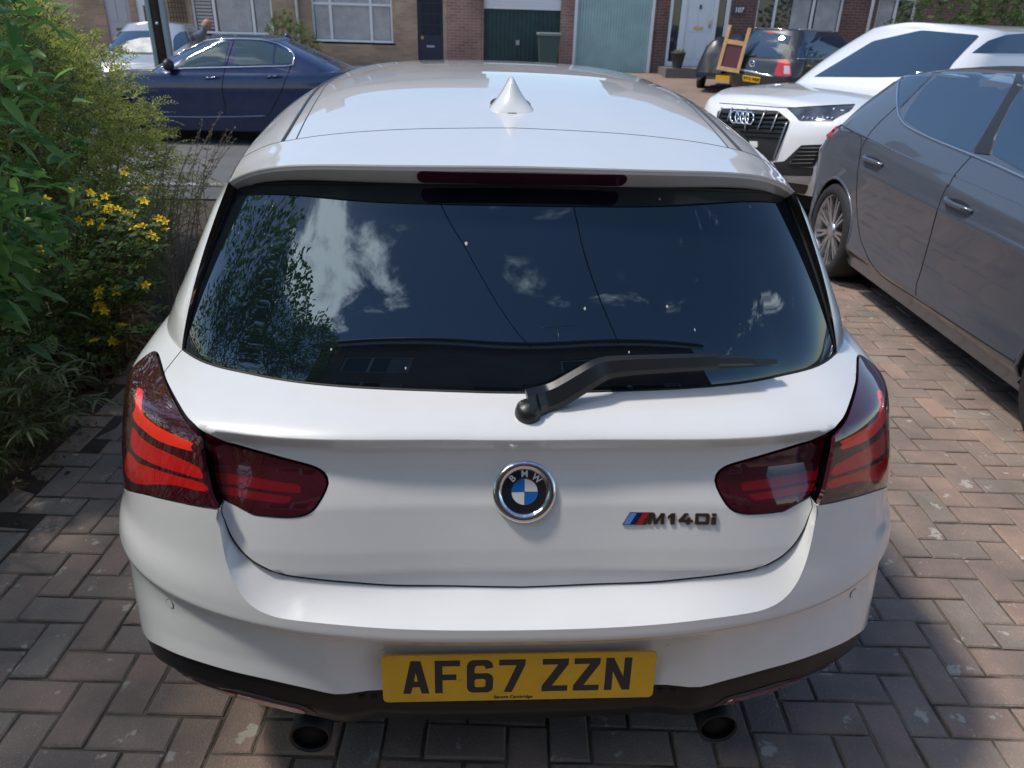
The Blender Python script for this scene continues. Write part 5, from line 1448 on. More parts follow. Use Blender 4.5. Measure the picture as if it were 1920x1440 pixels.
# ================================================================== the other cars
class CarBody:
    """closed body: a tub (lower body), deck, greenhouse and roof, all in the car's own frame
    (x across, y from the tail at 0 to the nose at L, z up); px-drawn panels are laid onto it"""
    def __init__(s, name, label, loc, rotz, L, W, tub, zb, gh, paint_m, arches=(), arch_r=.34, crown=.03, nmir=True):
        s.L, s.W = L, W
        s.root = thing(name, label, 'car', loc, rotz, None)
        s.M = Matrix.Translation(loc) @ Matrix.Rotation(rotz, 4, 'Z'); s.Mi = s.M.inverted(); s.M3 = s.M.to_3x3()
        s.paint = paint_m
        NPH, NV = 150, gh.get('nv', 26)
        # tub rows: (v, z, halfwidth, rear y0, front inset)
        tv = np.array([r[0] for r in tub]); tz = np.array([r[1] for r in tub]); tw = np.array([r[2] for r in tub]); tr_ = np.array([r[3] for r in tub]); tf = np.array([r[4] for r in tub])
        Dr, Df, nr, nf = gh.get('Dr', .55), gh.get('Df', .75), gh.get('nr', 2.8), gh.get('nf', 2.6)
        nth = 34
        th = np.linspace(0, math.pi/2, nth)
        def outline(w, y0, y1):
            xr, yr = superell(th, w, Dr, nr); xf, yf = superell(th[::-1], w, Df, nf)
            ym = np.linspace(y0+Dr, y1-Df, 80)[1:-1]
            return np.r_[xr, np.full(len(ym), w), xf], np.r_[y0+yr, ym, y1-yf]
        vv = np.linspace(0, 1, NV); rows = []
        for v in vv:
            w = float(pchip(tv, tw, v)); y0 = float(pchip(tv, tr_, v)); y1 = L-float(pchip(tv, tf, v))
            X, Y = outline(w, y0, y1)
            zt = np.interp(Y, zb[0], zb[1]); z0 = tz[0]
            f = float(pchip(tv, (tz-tz[0])/(tz[-1]-tz[0]), v))
            zlow = z0+gh.get('lowlift', .06)*(sstep(.5, 0, Y)+sstep(L-.6, L, Y))
            rows.append(np.stack([X, Y, zlow+(zt-zlow)*f], -1))
        A = np.array(rows)                       # NV x n x 3 (right half, +x)
        s.rows = A
        keepout = lambda c: any((c[1]-ay)**2+(c[2]-az)**2 < arch_r**2 and c[2] < az+arch_r for ay, az in arches)
        n = A.shape[1]; V = []; F = []
        for sgn in (1, -1):
            o = len(V); B = A.copy(); B[:, :, 0] *= sgn; V += list(B.reshape(-1, 3))
            for i in range(NV-1):
                for j in range(n-1):
                    a = o+i*n+j; f = (a, a+1, a+1+n, a+n)
                    c = (B[i, j]+B[i+1, j+1])/2
                    if keepout(c): continue
                    F.append(f if sgn < 0 else f[::-1])
        s.body = mesh_obj('body', V, F, paint_m, s.root)
        # deck across the top of the tub
        T = A[-1]; k = 13; V = []; F = []
        for j in range(n):
            for i in range(k):
                u = -1+2*i/(k-1); cr_ = crown*(1-u*u)*min(1, T[j, 0]/(.6*W))
                V.append((u*T[j, 0], T[j, 1], T[j, 2]+cr_))
        for j in range(n-1):
            for i in range(k-1):
                a = j*k+i; F.append((a, a+1, a+1+k, a+k))
        s.deck = mesh_obj('bonnet', V, F, paint_m, s.root)
        # greenhouse: outline morphing from base to roof
        g = gh; NT = 16; rows = []
        for t in np.linspace(0, 1, NT):
            w = g['wb']+(g['wr']-g['wb'])*t+.018*math.sin(math.pi*t); y0 = g['yb0']+(g['yr0']-g['yb0'])*t-g.get('bowr', .04)*math.sin(math.pi*t); y1 = g['yb1']+(g['yr1']-g['yb1'])*t+g.get('bowf', .05)*math.sin(math.pi*t)
            xr, yr = superell(th, w, g.get('gDr', .35), g.get('gn', 2.6)); xf, yf = superell(th[::-1], w, g.get('gDf', .40), 2.5)
            Dg, Dg2 = g.get('gDr', .35), g.get('gDf', .40)
            ym = np.linspace(y0+Dg, y1-Dg2, 30)[1:-1]
            X = np.r_[xr, np.full(len(ym), w), xf]; Y = np.r_[y0+yr, ym, y1-yf]
            zbase = np.interp(Y, zb[0], zb[1])-.02
            ztop = g['zr']+g.get('roofprof', lambda y: 0*y)(Y)
            rows.append(np.stack([X, Y, zbase+(ztop-zbase)*t], -1))
        G = np.array(rows); s.G = G; m = G.shape[1]; V = []; F = []
        for sgn in (1, -1):
            o = len(V); B = G.copy(); B[:, :, 0] *= sgn; V += list(B.reshape(-1, 3))
            for i in range(NT-1):
                for j in range(m-1):
                    a = o+i*m+j; f = (a, a+1, a+1+m, a+m); F.append(f if sgn < 0 else f[::-1])
        s.cabin = mesh_obj('cabin', V, F, paint_m, s.root)
        T = G[-1]; V = []; F = []; k = 15
        for j in range(m):
            for i in range(k):
                u = -1+2*i/(k-1); V.append((u*T[j, 0], T[j, 1], T[j, 2]+g.get('rcrown', .05)*(1-abs(u)**2.4)*min(1, T[j, 0]/(.5*g['wr']))))
        for j in range(m-1):
            for i in range(k-1):
                a = j*k+i; F.append((a, a+1, a+1+k, a+k))
        s.roof = mesh_obj('roof', V, F, paint_m, s.root)
        # dark core so nothing is seen through
        box('underbody', -W*.72, W*.72, .25, L-.3, .17, .30, M_dark, s.root)
        for ay, az in arches:
            for sgn in (1, -1):
                Vt, Ft = tube_pts([(sgn*(W-.28), ay, az), (sgn*(W-.27), ay, az)], arch_r*1.15, 24)
                mesh_obj('wheel_well', Vt, Ft, M_dark, s.root)
                pth = []
                for q in range(29):
                    a = math.pi*(-.06+1.12*q/28); yy, zz_ = ay+arch_r*math.cos(a), az+arch_r*math.sin(a)
                    # body half-width at that height
                    d_ = np.abs(A[:, :, 1]-yy)+np.abs(A[:, :, 2]-zz_); i, j = np.unravel_index(np.argmin(d_), d_.shape)
                    pth.append((sgn*(A[i, j, 0]-.004), yy, zz_))
                tube('arch_lip', pth, gh.get('lip', .016), gh.get('lip_mat', paint_m), s.root, seg=8)
        vs_, fs_ = [], []
        for o in (s.body, s.deck, s.cabin, s.roof):
            off = len(vs_); vs_ += [tuple(s.M @ v.co) for v in o.data.vertices]; fs_ += [tuple(i+off for i in p.vertices) for p in o.data.polygons]
        s.bvh = BVHTree.FromPolygons(vs_, fs_)
    def hit(s, px, py):
        d = Vector(ray(px, py)).normalized(); r = s.bvh.ray_cast(Vector(CO), d)
        if r[0] is None:
            # nearest point of the body to the sight line
            best = None
            for t in np.linspace(1, 30, 120):
                q = Vector(CO)+d*t; nn_ = s.bvh.find_nearest(q)
                if nn_[0] is not None and (best is None or nn_[3] < best[3]): best = nn_
            p, n = best[0], best[1]
        else: p, n = r[0], r[1]
        if n.dot(d) > 0: n = -n
        return p, n
    def px_patch(s, name, loops, material, off=.004, step=None, parent=None, mirror=False, thick=None):
        """a panel outlined in the photo, laid on the body"""
        lp = [np.asarray(l, float) for l in loops]
        ext = max(l.max(0).max()-l.min(0).min() for l in lp[:1]); ext = (lp[0].max(0)-lp[0].min(0)).max()
        st_ = step or max(4, ext/9)
        lps = [resample(l, st_*.6, True) for l in lp]
        vo, tri = poly_mesh(lps, st_)
        P = []; B = []; NN = []
        for p in vo:
            q, n = s.hit(*p); P.append(s.Mi @ (q+n*off)); B.append(s.Mi @ (q-n*.004)); NN.append(s.Mi.to_3x3() @ n)
        k = len(P); F = [t for t in tri]; e = set()
        for t in tri: e.update(((t[0], t[1]), (t[1], t[2]), (t[2], t[0])))
        F = F+[(b, a, a+k, b+k) for a, b in e if (b, a) not in e]
        # orient outwards
        if tri:
            t = tri[0]; nn_ = (P[t[1]]-P[t[0]]).cross(P[t[2]]-P[t[0]])
            if nn_.dot(NN[t[0]]) < 0: F = [tuple(reversed(f)) for f in F]
        o = mesh_obj(name, P+B, F, material, parent or s.root, smooth=True, normals=[tuple(n) for n in NN+NN])
        if mirror:
            V = [(-v[0], v[1], v[2]) for v in P+B]; N_ = [(-n[0], n[1], n[2]) for n in NN+NN]
            mesh_obj(name, V, [tuple(reversed(f)) for f in F], material, parent or s.root, smooth=True, normals=N_)
        return o
    def px_line(s, name, pts, rad, material, off=0.0, parent=None, sm_=True, mirror=False):
        pts = np.asarray(pts, float); pts = resample(catmull(pts, 6) if sm_ and len(pts) > 2 else pts, 6)
        P = []
        for p in pts:
            q, n = s.hit(*p); P.append(s.Mi @ (q+n*off))
        P = [tuple(p) for p in P]
        # drop jumps to another part of the body
        Q = [P[0]]
        for p in P[1:]:
            if (Vector(p)-Vector(Q[-1])).length < .5: Q.append(p)
        o = tube(name, Q, rad, material, parent or s.root, seg=6)
        if mirror: tube(name, [(-a, b, c) for a, b, c in Q], rad, material, parent or s.root, seg=6)
        return o
    def wheels(s, ys, r, rim_r, w=.22, rim=None, spokes=10, double=True, inset=.012):
        for yy in ys:
            for sgn in (1, -1):
                M = Matrix.Translation((sgn*(s.W-inset-w/2), yy, r)) @ (Matrix.Identity(4) if sgn > 0 else Matrix.Rotation(math.pi, 4, 'Z'))
                wheel('wheel', s.root, M, r=r, w=w, rim_r=rim_r, rim_mat=rim, spokes=spokes, double=double)
def auto_screen(cb, name, front, k=26, t0=.07, t1=.93):
    """glass laid over the front or rear end of the cabin"""
    G = cb.G; n, m = G.shape[:2]; rows = [int(round(t0*(n-1))), int(round(t1*(n-1)))]
    cols = list(range(m-k, m)) if front else list(range(k-1, -1, -1))
    S = G[rows[0]:rows[1]+1][:, cols]
    full_ = np.concatenate([S, S[:, ::-1]*np.array([-1, 1, 1])], 1); c = full_.mean((0, 1)); o = np.array([0, .012 if front else -.012, .006])
    V = (full_+o).reshape(-1, 3); w = full_.shape[1]; F = []
    for i in range(full_.shape[0]-1):
        for j in range(w-1): a = i*w+j; F.append((a, a+1, a+1+w, a+w))
    return mesh_obj(name, V, F, M_cglass, cb.root)
def crop(ox, oy, k): return lambda pts: [(ox+x/k, oy+y/k) for x, y in pts]

# ------------------------------------------------------------------ grey hatchback, right
M_grey = paint('grey_paint', (.085, .098, .125), rough=.28, metal=.35, dirt=.003)
M_cglass = mat('car_glass', (.030, .058, .105), rough=.015, ior=1.75)  # blue base stands in for reflected sky and tinted interior
grey = CarBody('hatchback_car', 'grey metallic five door hatchback parked on the right, rear wheel nearest the white car', (3.37, 4.90, 0), math.pi-R(3.4), 4.26, .905,
    [(0, .19, .845, .14, .16), (.10, .27, .868, .08, .08), (.155, .315, .893, .05, .05), (.20, .355, .889, .04, .04), (.34, .47, .881, .02, .02), (.55, .63, .890, .02, .02), (.72, .765, .903, .03, .03), (.765, .80, .908, .04, .04), (.80, .825, .899, .05, .06), (.90, .895, .884, .08, .13), (1, .965, .858, .16, .26)],
    ([0, .25, .8, 1.6, 2.6, 3.3, 3.9, 4.26], [.93, .985, .99, .965, .935, .915, .84, .72]),
    dict(wb=.845, wr=.585, yb0=.16, yr0=.42, yb1=3.30, yr1=2.42, zr=1.395, rcrown=.055, gDr=.42, gDf=.5, Dr=.50, Df=.8, roofprof=lambda y: -.10*sstep(1.2, .2, y)-.03*sstep(1.7, 2.6, y), lip=.011, nv=64),
    M_grey, arches=((.80, .330), (3.43, .330)), arch_r=.362)
nd = M_grey.node_tree.nodes['Principled BSDF']
for l_ in list(nd.inputs['Coat Roughness'].links): M_grey.node_tree.links.remove(l_)
nd.inputs['Coat Roughness'].default_value = .035
grey.wheels((.80, 3.43), .330, .245, w=.215, spokes=18)
c3 = crop(1200, 0, 2.6667); c6 = crop(1400, 320, 3.0)
qg = c3([(1305, 395), (1330, 378), (1480, 356), (1455, 385), (1300, 540), (1296, 480)])
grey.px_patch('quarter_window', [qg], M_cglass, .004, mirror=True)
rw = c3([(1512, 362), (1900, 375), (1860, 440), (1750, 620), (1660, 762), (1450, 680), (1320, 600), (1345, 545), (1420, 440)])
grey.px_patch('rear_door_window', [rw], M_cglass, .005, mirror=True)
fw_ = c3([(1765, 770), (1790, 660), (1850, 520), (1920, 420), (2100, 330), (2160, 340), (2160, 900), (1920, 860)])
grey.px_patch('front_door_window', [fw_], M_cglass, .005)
bp_ = c3([(1905, 372), (1925, 420), (1850, 540), (1770, 700), (1755, 775), (1668, 765), (1760, 610), (1865, 430), (1880, 372)])
grey.px_patch('door_pillar', [bp_], M_black, .006)
trim_m = M_chrome
grey.px_line('window_trim', c3([(1500, 348), (1330, 366), (1298, 400), (1288, 480), (1292, 560), (1310, 605), (1350, 640), (1450, 690), (1560, 735), (1660, 775), (1780, 825), (1920, 888), (2060, 950)]), .007, trim_m, .004)
grey.px_line('door_seam', c3([(1660, 780), (1640, 800), (1570, 880), (1540, 940)])+c6([(1130, 80), (1080, 200), (1020, 420), (975, 580), (955, 640), (952, 700)]), .004, M_dark, -.001)
grey.px_line('door_seam', c3([(1280, 535), (1190, 620), (1140, 680), (1110, 740), (1090, 850)])+c6([(622, 40), (618, 180), (635, 360), (670, 460), (700, 520), (760, 590), (860, 660), (955, 720), (1100, 815), (1300, 945), (1560, 1110)]), .004, M_dark, -.001)
grey.px_line('door_crease', c3([(985, 610), (1060, 650), (1160, 700), (1265, 755)]), .005, M_grey, .002)
def handle(carb, pts, k=1.0):
    P = []; 
    for p in pts:
        q, n = carb.hit(*p); P.append((carb.Mi @ (q+n*.028*k), carb.Mi @ q))
    ends = [tuple(P[0][1]), *[tuple(a) for a, b in P[1:-1]], tuple(P[-1][1])]
    o = tube('door_handle', catmull(np.array(ends), 5), .013*k, carb.paint, carb.root, seg=8)
    mid = pts[len(pts)//2]
    return o
for pts in ([(1622, 293), (1628, 298), (1640, 303), (1650, 307), (1655, 310)], [(1776, 371), (1784, 378), (1800, 387), (1816, 393), (1823, 397)]):
    cx, cy = np.mean(pts, 0); w_ = (pts[-1][0]-pts[0][0])*.42
    grey.px_patch('handle_recess', [[(cx+w_*math.cos(2*math.pi*k/16), cy-2+w_*.42*math.sin(2*math.pi*k/16)+w_*.35*math.cos(2*math.pi*k/16)) for k in range(16)]], M_black, .002, step=6)
    handle(grey, pts)
grey.px_patch('tail_lamp', [c3([(940, 640), (955, 618), (978, 622), (970, 650), (945, 690), (936, 690)])], M_lens_mid, .012, step=4)
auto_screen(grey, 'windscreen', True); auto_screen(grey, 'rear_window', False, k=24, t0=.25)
grey.px_line('bumper_seam', c3([(985, 612), (1110, 690), (1085, 880)]), .003, M_dark, -.001, sm_=False)

# ------------------------------------------------------------------ white SUV
M_suv = paint('pearl_white_paint', (.78, .79, .80), rough=.3, dirt=.012)
hd = R(60)                 # heading turned from straight-at-us towards the left
fx, fy = -math.sin(hd), -math.cos(hd)
nose_pt = at_y(1416, 222, 5.95)
Ls = 5.06
suv_rot = math.atan2(-fx, fy)
suv_loc = (nose_pt[0]-fx*Ls, nose_pt[1]-fy*Ls, -.02)
suv = CarBody('suv_car', 'large white SUV facing left with black hexagonal grille, behind the grey hatchback', suv_loc, suv_rot, Ls, .985,
    [(0, .26, .93, .12, .12), (.14, .40, .96, .05, .03), (.40, .62, .985, .0, .0), (.66, .85, .985, .02, .01), (.88, 1.02, .97, .06, .06), (1, 1.08, .93, .14, .16)],
    ([0, .4, 1.5, 3.0, 3.75, 4.4, 4.8, 5.06], [1.15, 1.17, 1.14, 1.11, 1.10, 1.075, 1.03, .97]),
    dict(wb=.90, wr=.66, yb0=.22, yr0=.45, yb1=3.85, yr1=2.95, zr=1.66, rcrown=.06, gDr=.4, gDf=.55, Dr=.5, Df=.70, nf=3.0, lip=.02),
    M_suv, arches=((1.0, .38), (3.99, .38)), arch_r=.42, crown=.045)
suv.wheels((1.0, 3.99), .38, .27, w=.26)
cs = crop(1340, 180, 6.4); ct = crop(1340, 20, 6.4)
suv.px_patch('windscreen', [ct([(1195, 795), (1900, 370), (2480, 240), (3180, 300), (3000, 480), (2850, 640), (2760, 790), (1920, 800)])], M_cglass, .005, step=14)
M_grille = mat('grille_black', (.012, .012, .014), rough=.4)
gr_poly = cs([(40, 190), (105, 150), (760, 185), (905, 300), (880, 390), (715, 775), (640, 780), (100, 560), (20, 300)])
grl = suv.px_patch('grille', [gr_poly], M_grille, .006, step=9)
for k, (a, b) in enumerate((((100, 215), (800, 240)), ((90, 265), (880, 292)), ((130, 315), (880, 345)), ((220, 370), (860, 395)), ((320, 425), (840, 450)), ((380, 482), (810, 505)))):
    suv.px_line('grille_bar', cs([a, ((a[0]+b[0])/2, (a[1]+b[1])/2), b]), .010, MATS['black_gloss_plastic'], .014, parent=grl)
for a, b in (((220, 160), (170, 300)), ((100, 150), (60, 260)), ((620, 190), (530, 410)), ((770, 215), (690, 425)), ((400, 170), (380, 420)), ((880, 320), (720, 760))):
    suv.px_line('grille_bar', cs([a, ((a[0]+b[0])/2, (a[1]+b[1])/2), b]), .008, mat('grille_silver', (.42, .43, .45), rough=.3, metal=.9), .018, parent=grl)
# four rings
emb = None
for k in range(4):
    cx, cy = 268+k*59, 265+k*6
    ring_ = [(cx+50*math.cos(2*math.pi*q/24), cy+70*math.sin(2*math.pi*q/24)) for q in range(25)]
    o = suv.px_line('badge_ring', cs(ring_), .0085, M_chrome, .035, parent=grl, sm_=False)
suv.px_patch('number_plate', [cs([(435, 540), (528, 545), (525, 620), (440, 600)])], mat('white_plate', (.7, .7, .68), rough=.4), .02, step=5, parent=grl)
M_hl = mat('headlamp_glass', (.16, .17, .19), rough=.04, metal=.7, var=(9, .5))
hl = suv.px_patch('headlamp', [cs([(870, 150), (1250, 130), (1680, 110), (1630, 180), (1450, 270), (1420, 300), (1015, 300), (940, 215)])], M_hl, .006, step=10)
suv.px_line('lamp_edge', cs([(870, 150), (1250, 130), (1680, 110)]), .006, M_black, .006, parent=hl)
for k in range(7): suv.px_line('daylight_strip', cs([(1050+k*58, 285), (1085+k*58, 262)]), .007, M_chrome, .012, parent=hl, sm_=False)
ik = suv.px_patch('lower_intake', [cs([(1050, 590), (1320, 580), (1290, 680), (1190, 850), (880, 860), (930, 760)])], M_grille, .006, step=9)
for k in range(5): suv.px_line('intake_bar', cs([(1020-k*30, 630+k*45), (1290-k*22, 625+k*45)]), .007, M_black, .012, parent=ik, sm_=False)
suv.px_patch('intake_trim', [cs([(700, 800), (840, 780), (1040, 590), (1060, 600), (900, 790), (890, 855), (1190, 860), (1170, 960), (800, 955)])], M_black, .004, step=9)
suv.px_patch('skid_plate', [cs([(790, 965), (1160, 960), (1130, 1060), (830, 1010)])], mat('skid_silver', (.45, .45, .46), rough=.4, metal=.6), .008, step=9)
suv.px_patch('lower_valance', [cs([(840, 1030), (1130, 1070), (1090, 1180), (900, 1150)])], M_black, .005, step=9)
suv.px_line('bonnet_seam', ct([(60, 1110), (120, 1115), (500, 1140), (850, 1165), (1250, 1150), (1680, 1130)]), .005, M_dark, 0)
rail = [s_ for s_ in suv.G[-1][26:56]]
for sgn in (1, -1): tube('roof_rail', [(sgn*(p[0]-.03), p[1], p[2]+.05) for p in rail], .018, M_alloy, suv.root)
suv.px_patch('side_window', [c3([(1660, 265), (1740, 205), (1830, 175), (1960, 165), (2200, 170), (2200, 270), (1920, 268)])], M_cglass, .005, step=10)

# ------------------------------------------------------------------ black MPV by the white door
M_mpv = paint('black_paint', (.020, .024, .030), rough=.35, metal=.2, dirt=.02)
mrot = R(-48)
mp = at_y(1421, 148, 17.3)
mpv = CarBody('mpv_car', 'black people carrier seen from behind, parked before the dark brick house', (mp[0], mp[1], .0), mrot, 4.45, .90,
    [(0, .24, .85, .12, .12), (.16, .36, .88, .02, .04), (.42, .56, .895, .0, .0), (.68, .76, .90, .04, .03), (.88, .90, .89, .08, .10), (1, .98, .865, .12, .2)],
    ([0, .5, 2.0, 3.4, 3.9, 4.45], [.99, 1.0, .98, .96, .93, .78]),
    dict(wb=.85, wr=.62, yb0=.10, yr0=.42, yb1=3.75, yr1=2.75, zr=1.55, rcrown=.055, gDr=.3, gDf=.5, Dr=.4, Df=.75, nr=3.2),
    M_mpv, arches=((.85, .32), (3.5, .32)), arch_r=.36)
mpv.wheels((.85, 3.5), .32, .22)
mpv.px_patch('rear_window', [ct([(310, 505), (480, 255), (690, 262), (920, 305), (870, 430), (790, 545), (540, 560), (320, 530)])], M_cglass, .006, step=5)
lr_ = mpv.px_patch('tail_lamp', [ct([(775, 590), (860, 585), (915, 640), (920, 790), (715, 775), (740, 690)])], mat('lamp_red', (.55, .02, .03), rough=.12, coat=1), .010, step=5)
mpv.px_patch('lamp_insert', [ct([(835, 660), (900, 665), (905, 765), (830, 760)])], mat('lamp_clear', (.55, .50, .52), rough=.15, coat=1), .014, step=5, parent=lr_)
mpv.px_patch('tail_lamp', [ct([(245, 530), (262, 530), (235, 685), (205, 685)])], MATS['lamp_red'], .010, step=4)
mpv.px_line('tailgate_trim', ct([(230, 695), (400, 725), (600, 770), (700, 785)]), .025, M_chrome, .004)
mpl = mpv.px_patch('number_plate', [ct([(340, 770), (550, 800), (540, 870), (335, 840)])], plate_mat(), .012, step=5)
V2, F2 = text_loops_mesh('KT12 WDP', .085, bold=.003)
pq, pn_ = mpv.hit(*ct([(443, 820)])[0]); pa, _ = mpv.hit(*ct([(350, 806)])[0]); pb, _ = mpv.hit(*ct([(535, 835)])[0])
xd = (pb-pa).normalized(); ud = pn_.cross(xd); ud = ud if ud.z > 0 else -ud
solid_from_flat('plate_lettering', V2, F2, lambda p, h: mpv.Mi @ (pq+pn_*(.014+h)+xd*p[0]+ud*p[1]), .002, M_pl, mpl)
bq = ct([(452+36*math.cos(2*math.pi*k/20), 635+42*math.sin(2*math.pi*k/20)) for k in range(21)])
mpv.px_line('badge_ring', bq, .012, M_chrome, .006, sm_=False)
mpv.px_line('badge_bar', ct([(425, 650), (455, 635), (482, 620)]), .010, M_chrome, .006, sm_=False)
mpv.px_patch('brake_light', [ct([(635, 255), (720, 260), (715, 280), (640, 275)])], MATS['lamp_red'], .01, step=4)
mpv.px_line('rear_wiper', ct([(310, 545), (400, 545), (500, 540)]), .012, M_black, .02)
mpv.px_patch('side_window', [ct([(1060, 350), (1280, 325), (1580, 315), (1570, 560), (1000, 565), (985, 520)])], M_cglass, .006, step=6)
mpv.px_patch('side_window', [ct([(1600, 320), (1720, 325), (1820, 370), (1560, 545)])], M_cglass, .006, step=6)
mpv.px_line('window_trim', ct([(985, 578), (1200, 578), (1440, 578)]), .008, M_chrome, .006)
for sgn in (1, -1): tube('roof_rail', [(sgn*(p[0]-.03), p[1], p[2]+.035) for p in mpv.G[-1][22:56]], .02, M_alloy, mpv.root)
tube('whip_aerial', [(0, .62, 1.58), (-.01, .50, 1.82)], .006, M_black, mpv.root)

# ------------------------------------------------------------------ dark blue saloon
M_blue = paint('dark_blue_paint', (.010, .026, .090), rough=.3, metal=.35, dirt=.012)
bz = gz(11.2)
bx1 = at_y(694, 128, 11.4)[0]+.38
blue = CarBody('saloon_car', 'dark blue saloon parked side-on along the far kerb, left', (bx1, 11.55, bz), R(90), 4.84, .92,
    [(0, .20, .86, .12, .14), (.14, .30, .885, .04, .04), (.40, .52, .912, .0, .0), (.66, .74, .92, .02, .02), (.88, .90, .905, .07, .10), (1, .96, .875, .13, .2)],
    ([0, .3, 1.0, 2.0, 3.2, 3.9, 4.5, 4.84], [1.0, 1.04, 1.02, .99, .97, .94, .86, .74]),
    dict(wb=.85, wr=.585, yb0=.62, yr0=1.55, yb1=3.62, yr1=2.72, zr=1.425, rcrown=.05, gDr=.45, gDf=.5, Dr=.55, Df=.8, roofprof=lambda y: -.03*sstep(1.95, 1.4, y)-.03*sstep(2.4, 3.0, y)),
    M_blue, arches=((1.02, .33), (3.90, .33)), arch_r=.36)
blue.wheels((1.02, 3.90), .33, .23)
cb_ = crop(180, 0, 3.2)
gl_ = mat('clear_car_glass', (.05, .085, .105), rough=.02, ior=1.6)
blue.px_patch('front_door_window', [cb_([(475, 405), (520, 355), (600, 300), (700, 262), (800, 245), (765, 395)])], gl_, .006, step=9, mirror=True)
blue.px_patch('rear_door_window', [cb_([(838, 243), (930, 243), (1010, 255), (1070, 275), (1060, 385), (828, 392)])], gl_, .006, step=9, mirror=True)
blue.px_patch('quarter_window', [cb_([(1085, 282), (1140, 305), (1180, 335), (1182, 360), (1165, 382), (1072, 384)])], gl_, .006, step=8, mirror=True)
blue.px_line('window_trim', cb_([(390, 415), (470, 335), (560, 280), (660, 245), (800, 235), (960, 238), (1080, 262), (1160, 300), (1188, 335), (1185, 370), (1165, 394), (1000, 400), (780, 405), (560, 410), (400, 418)]), .011, M_chrome, .006)
blue.px_patch('rear_window', [cb_([(1170, 255), (1260, 240), (1400, 290), (1510, 350), (1430, 370), (1370, 375), (1280, 310)])], gl_, .006, step=9)
blue.px_line('door_seam', cb_([(828, 245), (800, 330), (772, 420), (758, 500), (760, 560), (775, 640), (775, 690)]), .006, M_dark, 0)
blue.px_line('door_seam', cb_([(1170, 395), (1140, 470), (1115, 540), (1085, 600), (1050, 670), (1030, 695)]), .006, M_dark, 0)
blue.px_line('sill_trim', cb_([(420, 700), (620, 702), (850, 700), (1020, 695)]), .012, mat('sill_blue_grey', (.12, .16, .26), rough=.3), .006)
for pts in ([(386, 148), (390, 147), (398, 147), (406, 146), (411, 146)], [(502, 146), (506, 145), (514, 145), (522, 144), (527, 144)]):
    handle(blue, pts, 1.2)
mo_, mn_ = blue.hit(322, 124)
bm = bmesh.new(); bmesh.ops.create_icosphere(bm, subdivisions=3, radius=1.0)
bmesh.ops.transform(bm, matrix=Matrix.Translation(blue.Mi @ (mo_+Vector((0, -.12, .02)))) @ Matrix.Diagonal((.10, .075, .085, 1)), verts=bm.verts)
bm_obj('wing_mirror', bm, M_black, blue.root, smooth=True)
bm = bmesh.new(); bmesh.ops.create_cone(bm, cap_ends=True, segments=16, radius1=.05, radius2=.008, depth=.06)
bmesh.ops.transform(bm, matrix=Matrix.Translation((0, 1.62, 1.47)) @ Matrix.Diagonal((.6, 1.5, 1, 1)), verts=bm.verts); bm_obj('roof_aerial', bm, M_blue, blue.root, smooth=True)

# ------------------------------------------------------------------ silver car behind it
M_silver = paint('silver_paint', (.50, .51, .52), rough=.35, metal=.5, dirt=.02)
sc_ = at_y(262, 135, 13.75)
srot = math.pi+R(8)
fxs, fys = -math.sin(srot), math.cos(srot)
silver = CarBody('small_car', 'small silver car with a sunlit screen cover, behind the pole on the left', (sc_[0]-fxs*3.8-.05, sc_[1]-fys*3.8, -.06), srot, 3.9, .84,
    [(0, .20, .78, .12, .14), (.16, .32, .81, .04, .03), (.42, .54, .835, .0, .0), (.68, .74, .84, .03, .04), (.88, .86, .82, .08, .14), (1, .92, .79, .15, .26)],
    ([0, .4, 1.5, 2.8, 3.3, 3.9], [.98, .99, .95, .92, .87, .70]),
    dict(wb=.775, wr=.54, yb0=.15, yr0=.55, yb1=3.15, yr1=2.10, zr=1.41, rcrown=.05, gDr=.4, gDf=.5, Dr=.45, Df=.7),
    M_silver, arches=((.62, .30), (3.10, .30)), arch_r=.33)
silver.wheels((.62, 3.10), .30, .19)
cl_ = crop(130, 0, 6.4)
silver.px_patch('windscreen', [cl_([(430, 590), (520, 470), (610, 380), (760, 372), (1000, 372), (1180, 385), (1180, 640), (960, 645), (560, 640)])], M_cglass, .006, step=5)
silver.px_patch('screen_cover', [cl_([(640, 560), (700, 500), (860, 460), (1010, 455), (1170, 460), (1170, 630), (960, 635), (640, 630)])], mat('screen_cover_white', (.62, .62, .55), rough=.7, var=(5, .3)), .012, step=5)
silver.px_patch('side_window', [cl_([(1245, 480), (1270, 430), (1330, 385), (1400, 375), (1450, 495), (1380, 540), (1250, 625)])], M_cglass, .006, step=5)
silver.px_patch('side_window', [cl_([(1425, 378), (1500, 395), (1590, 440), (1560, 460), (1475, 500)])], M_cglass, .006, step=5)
tube('whip_aerial', [(0, 2.35, 1.45), (0, 2.15, 1.62)], .006, M_black, silver.root)
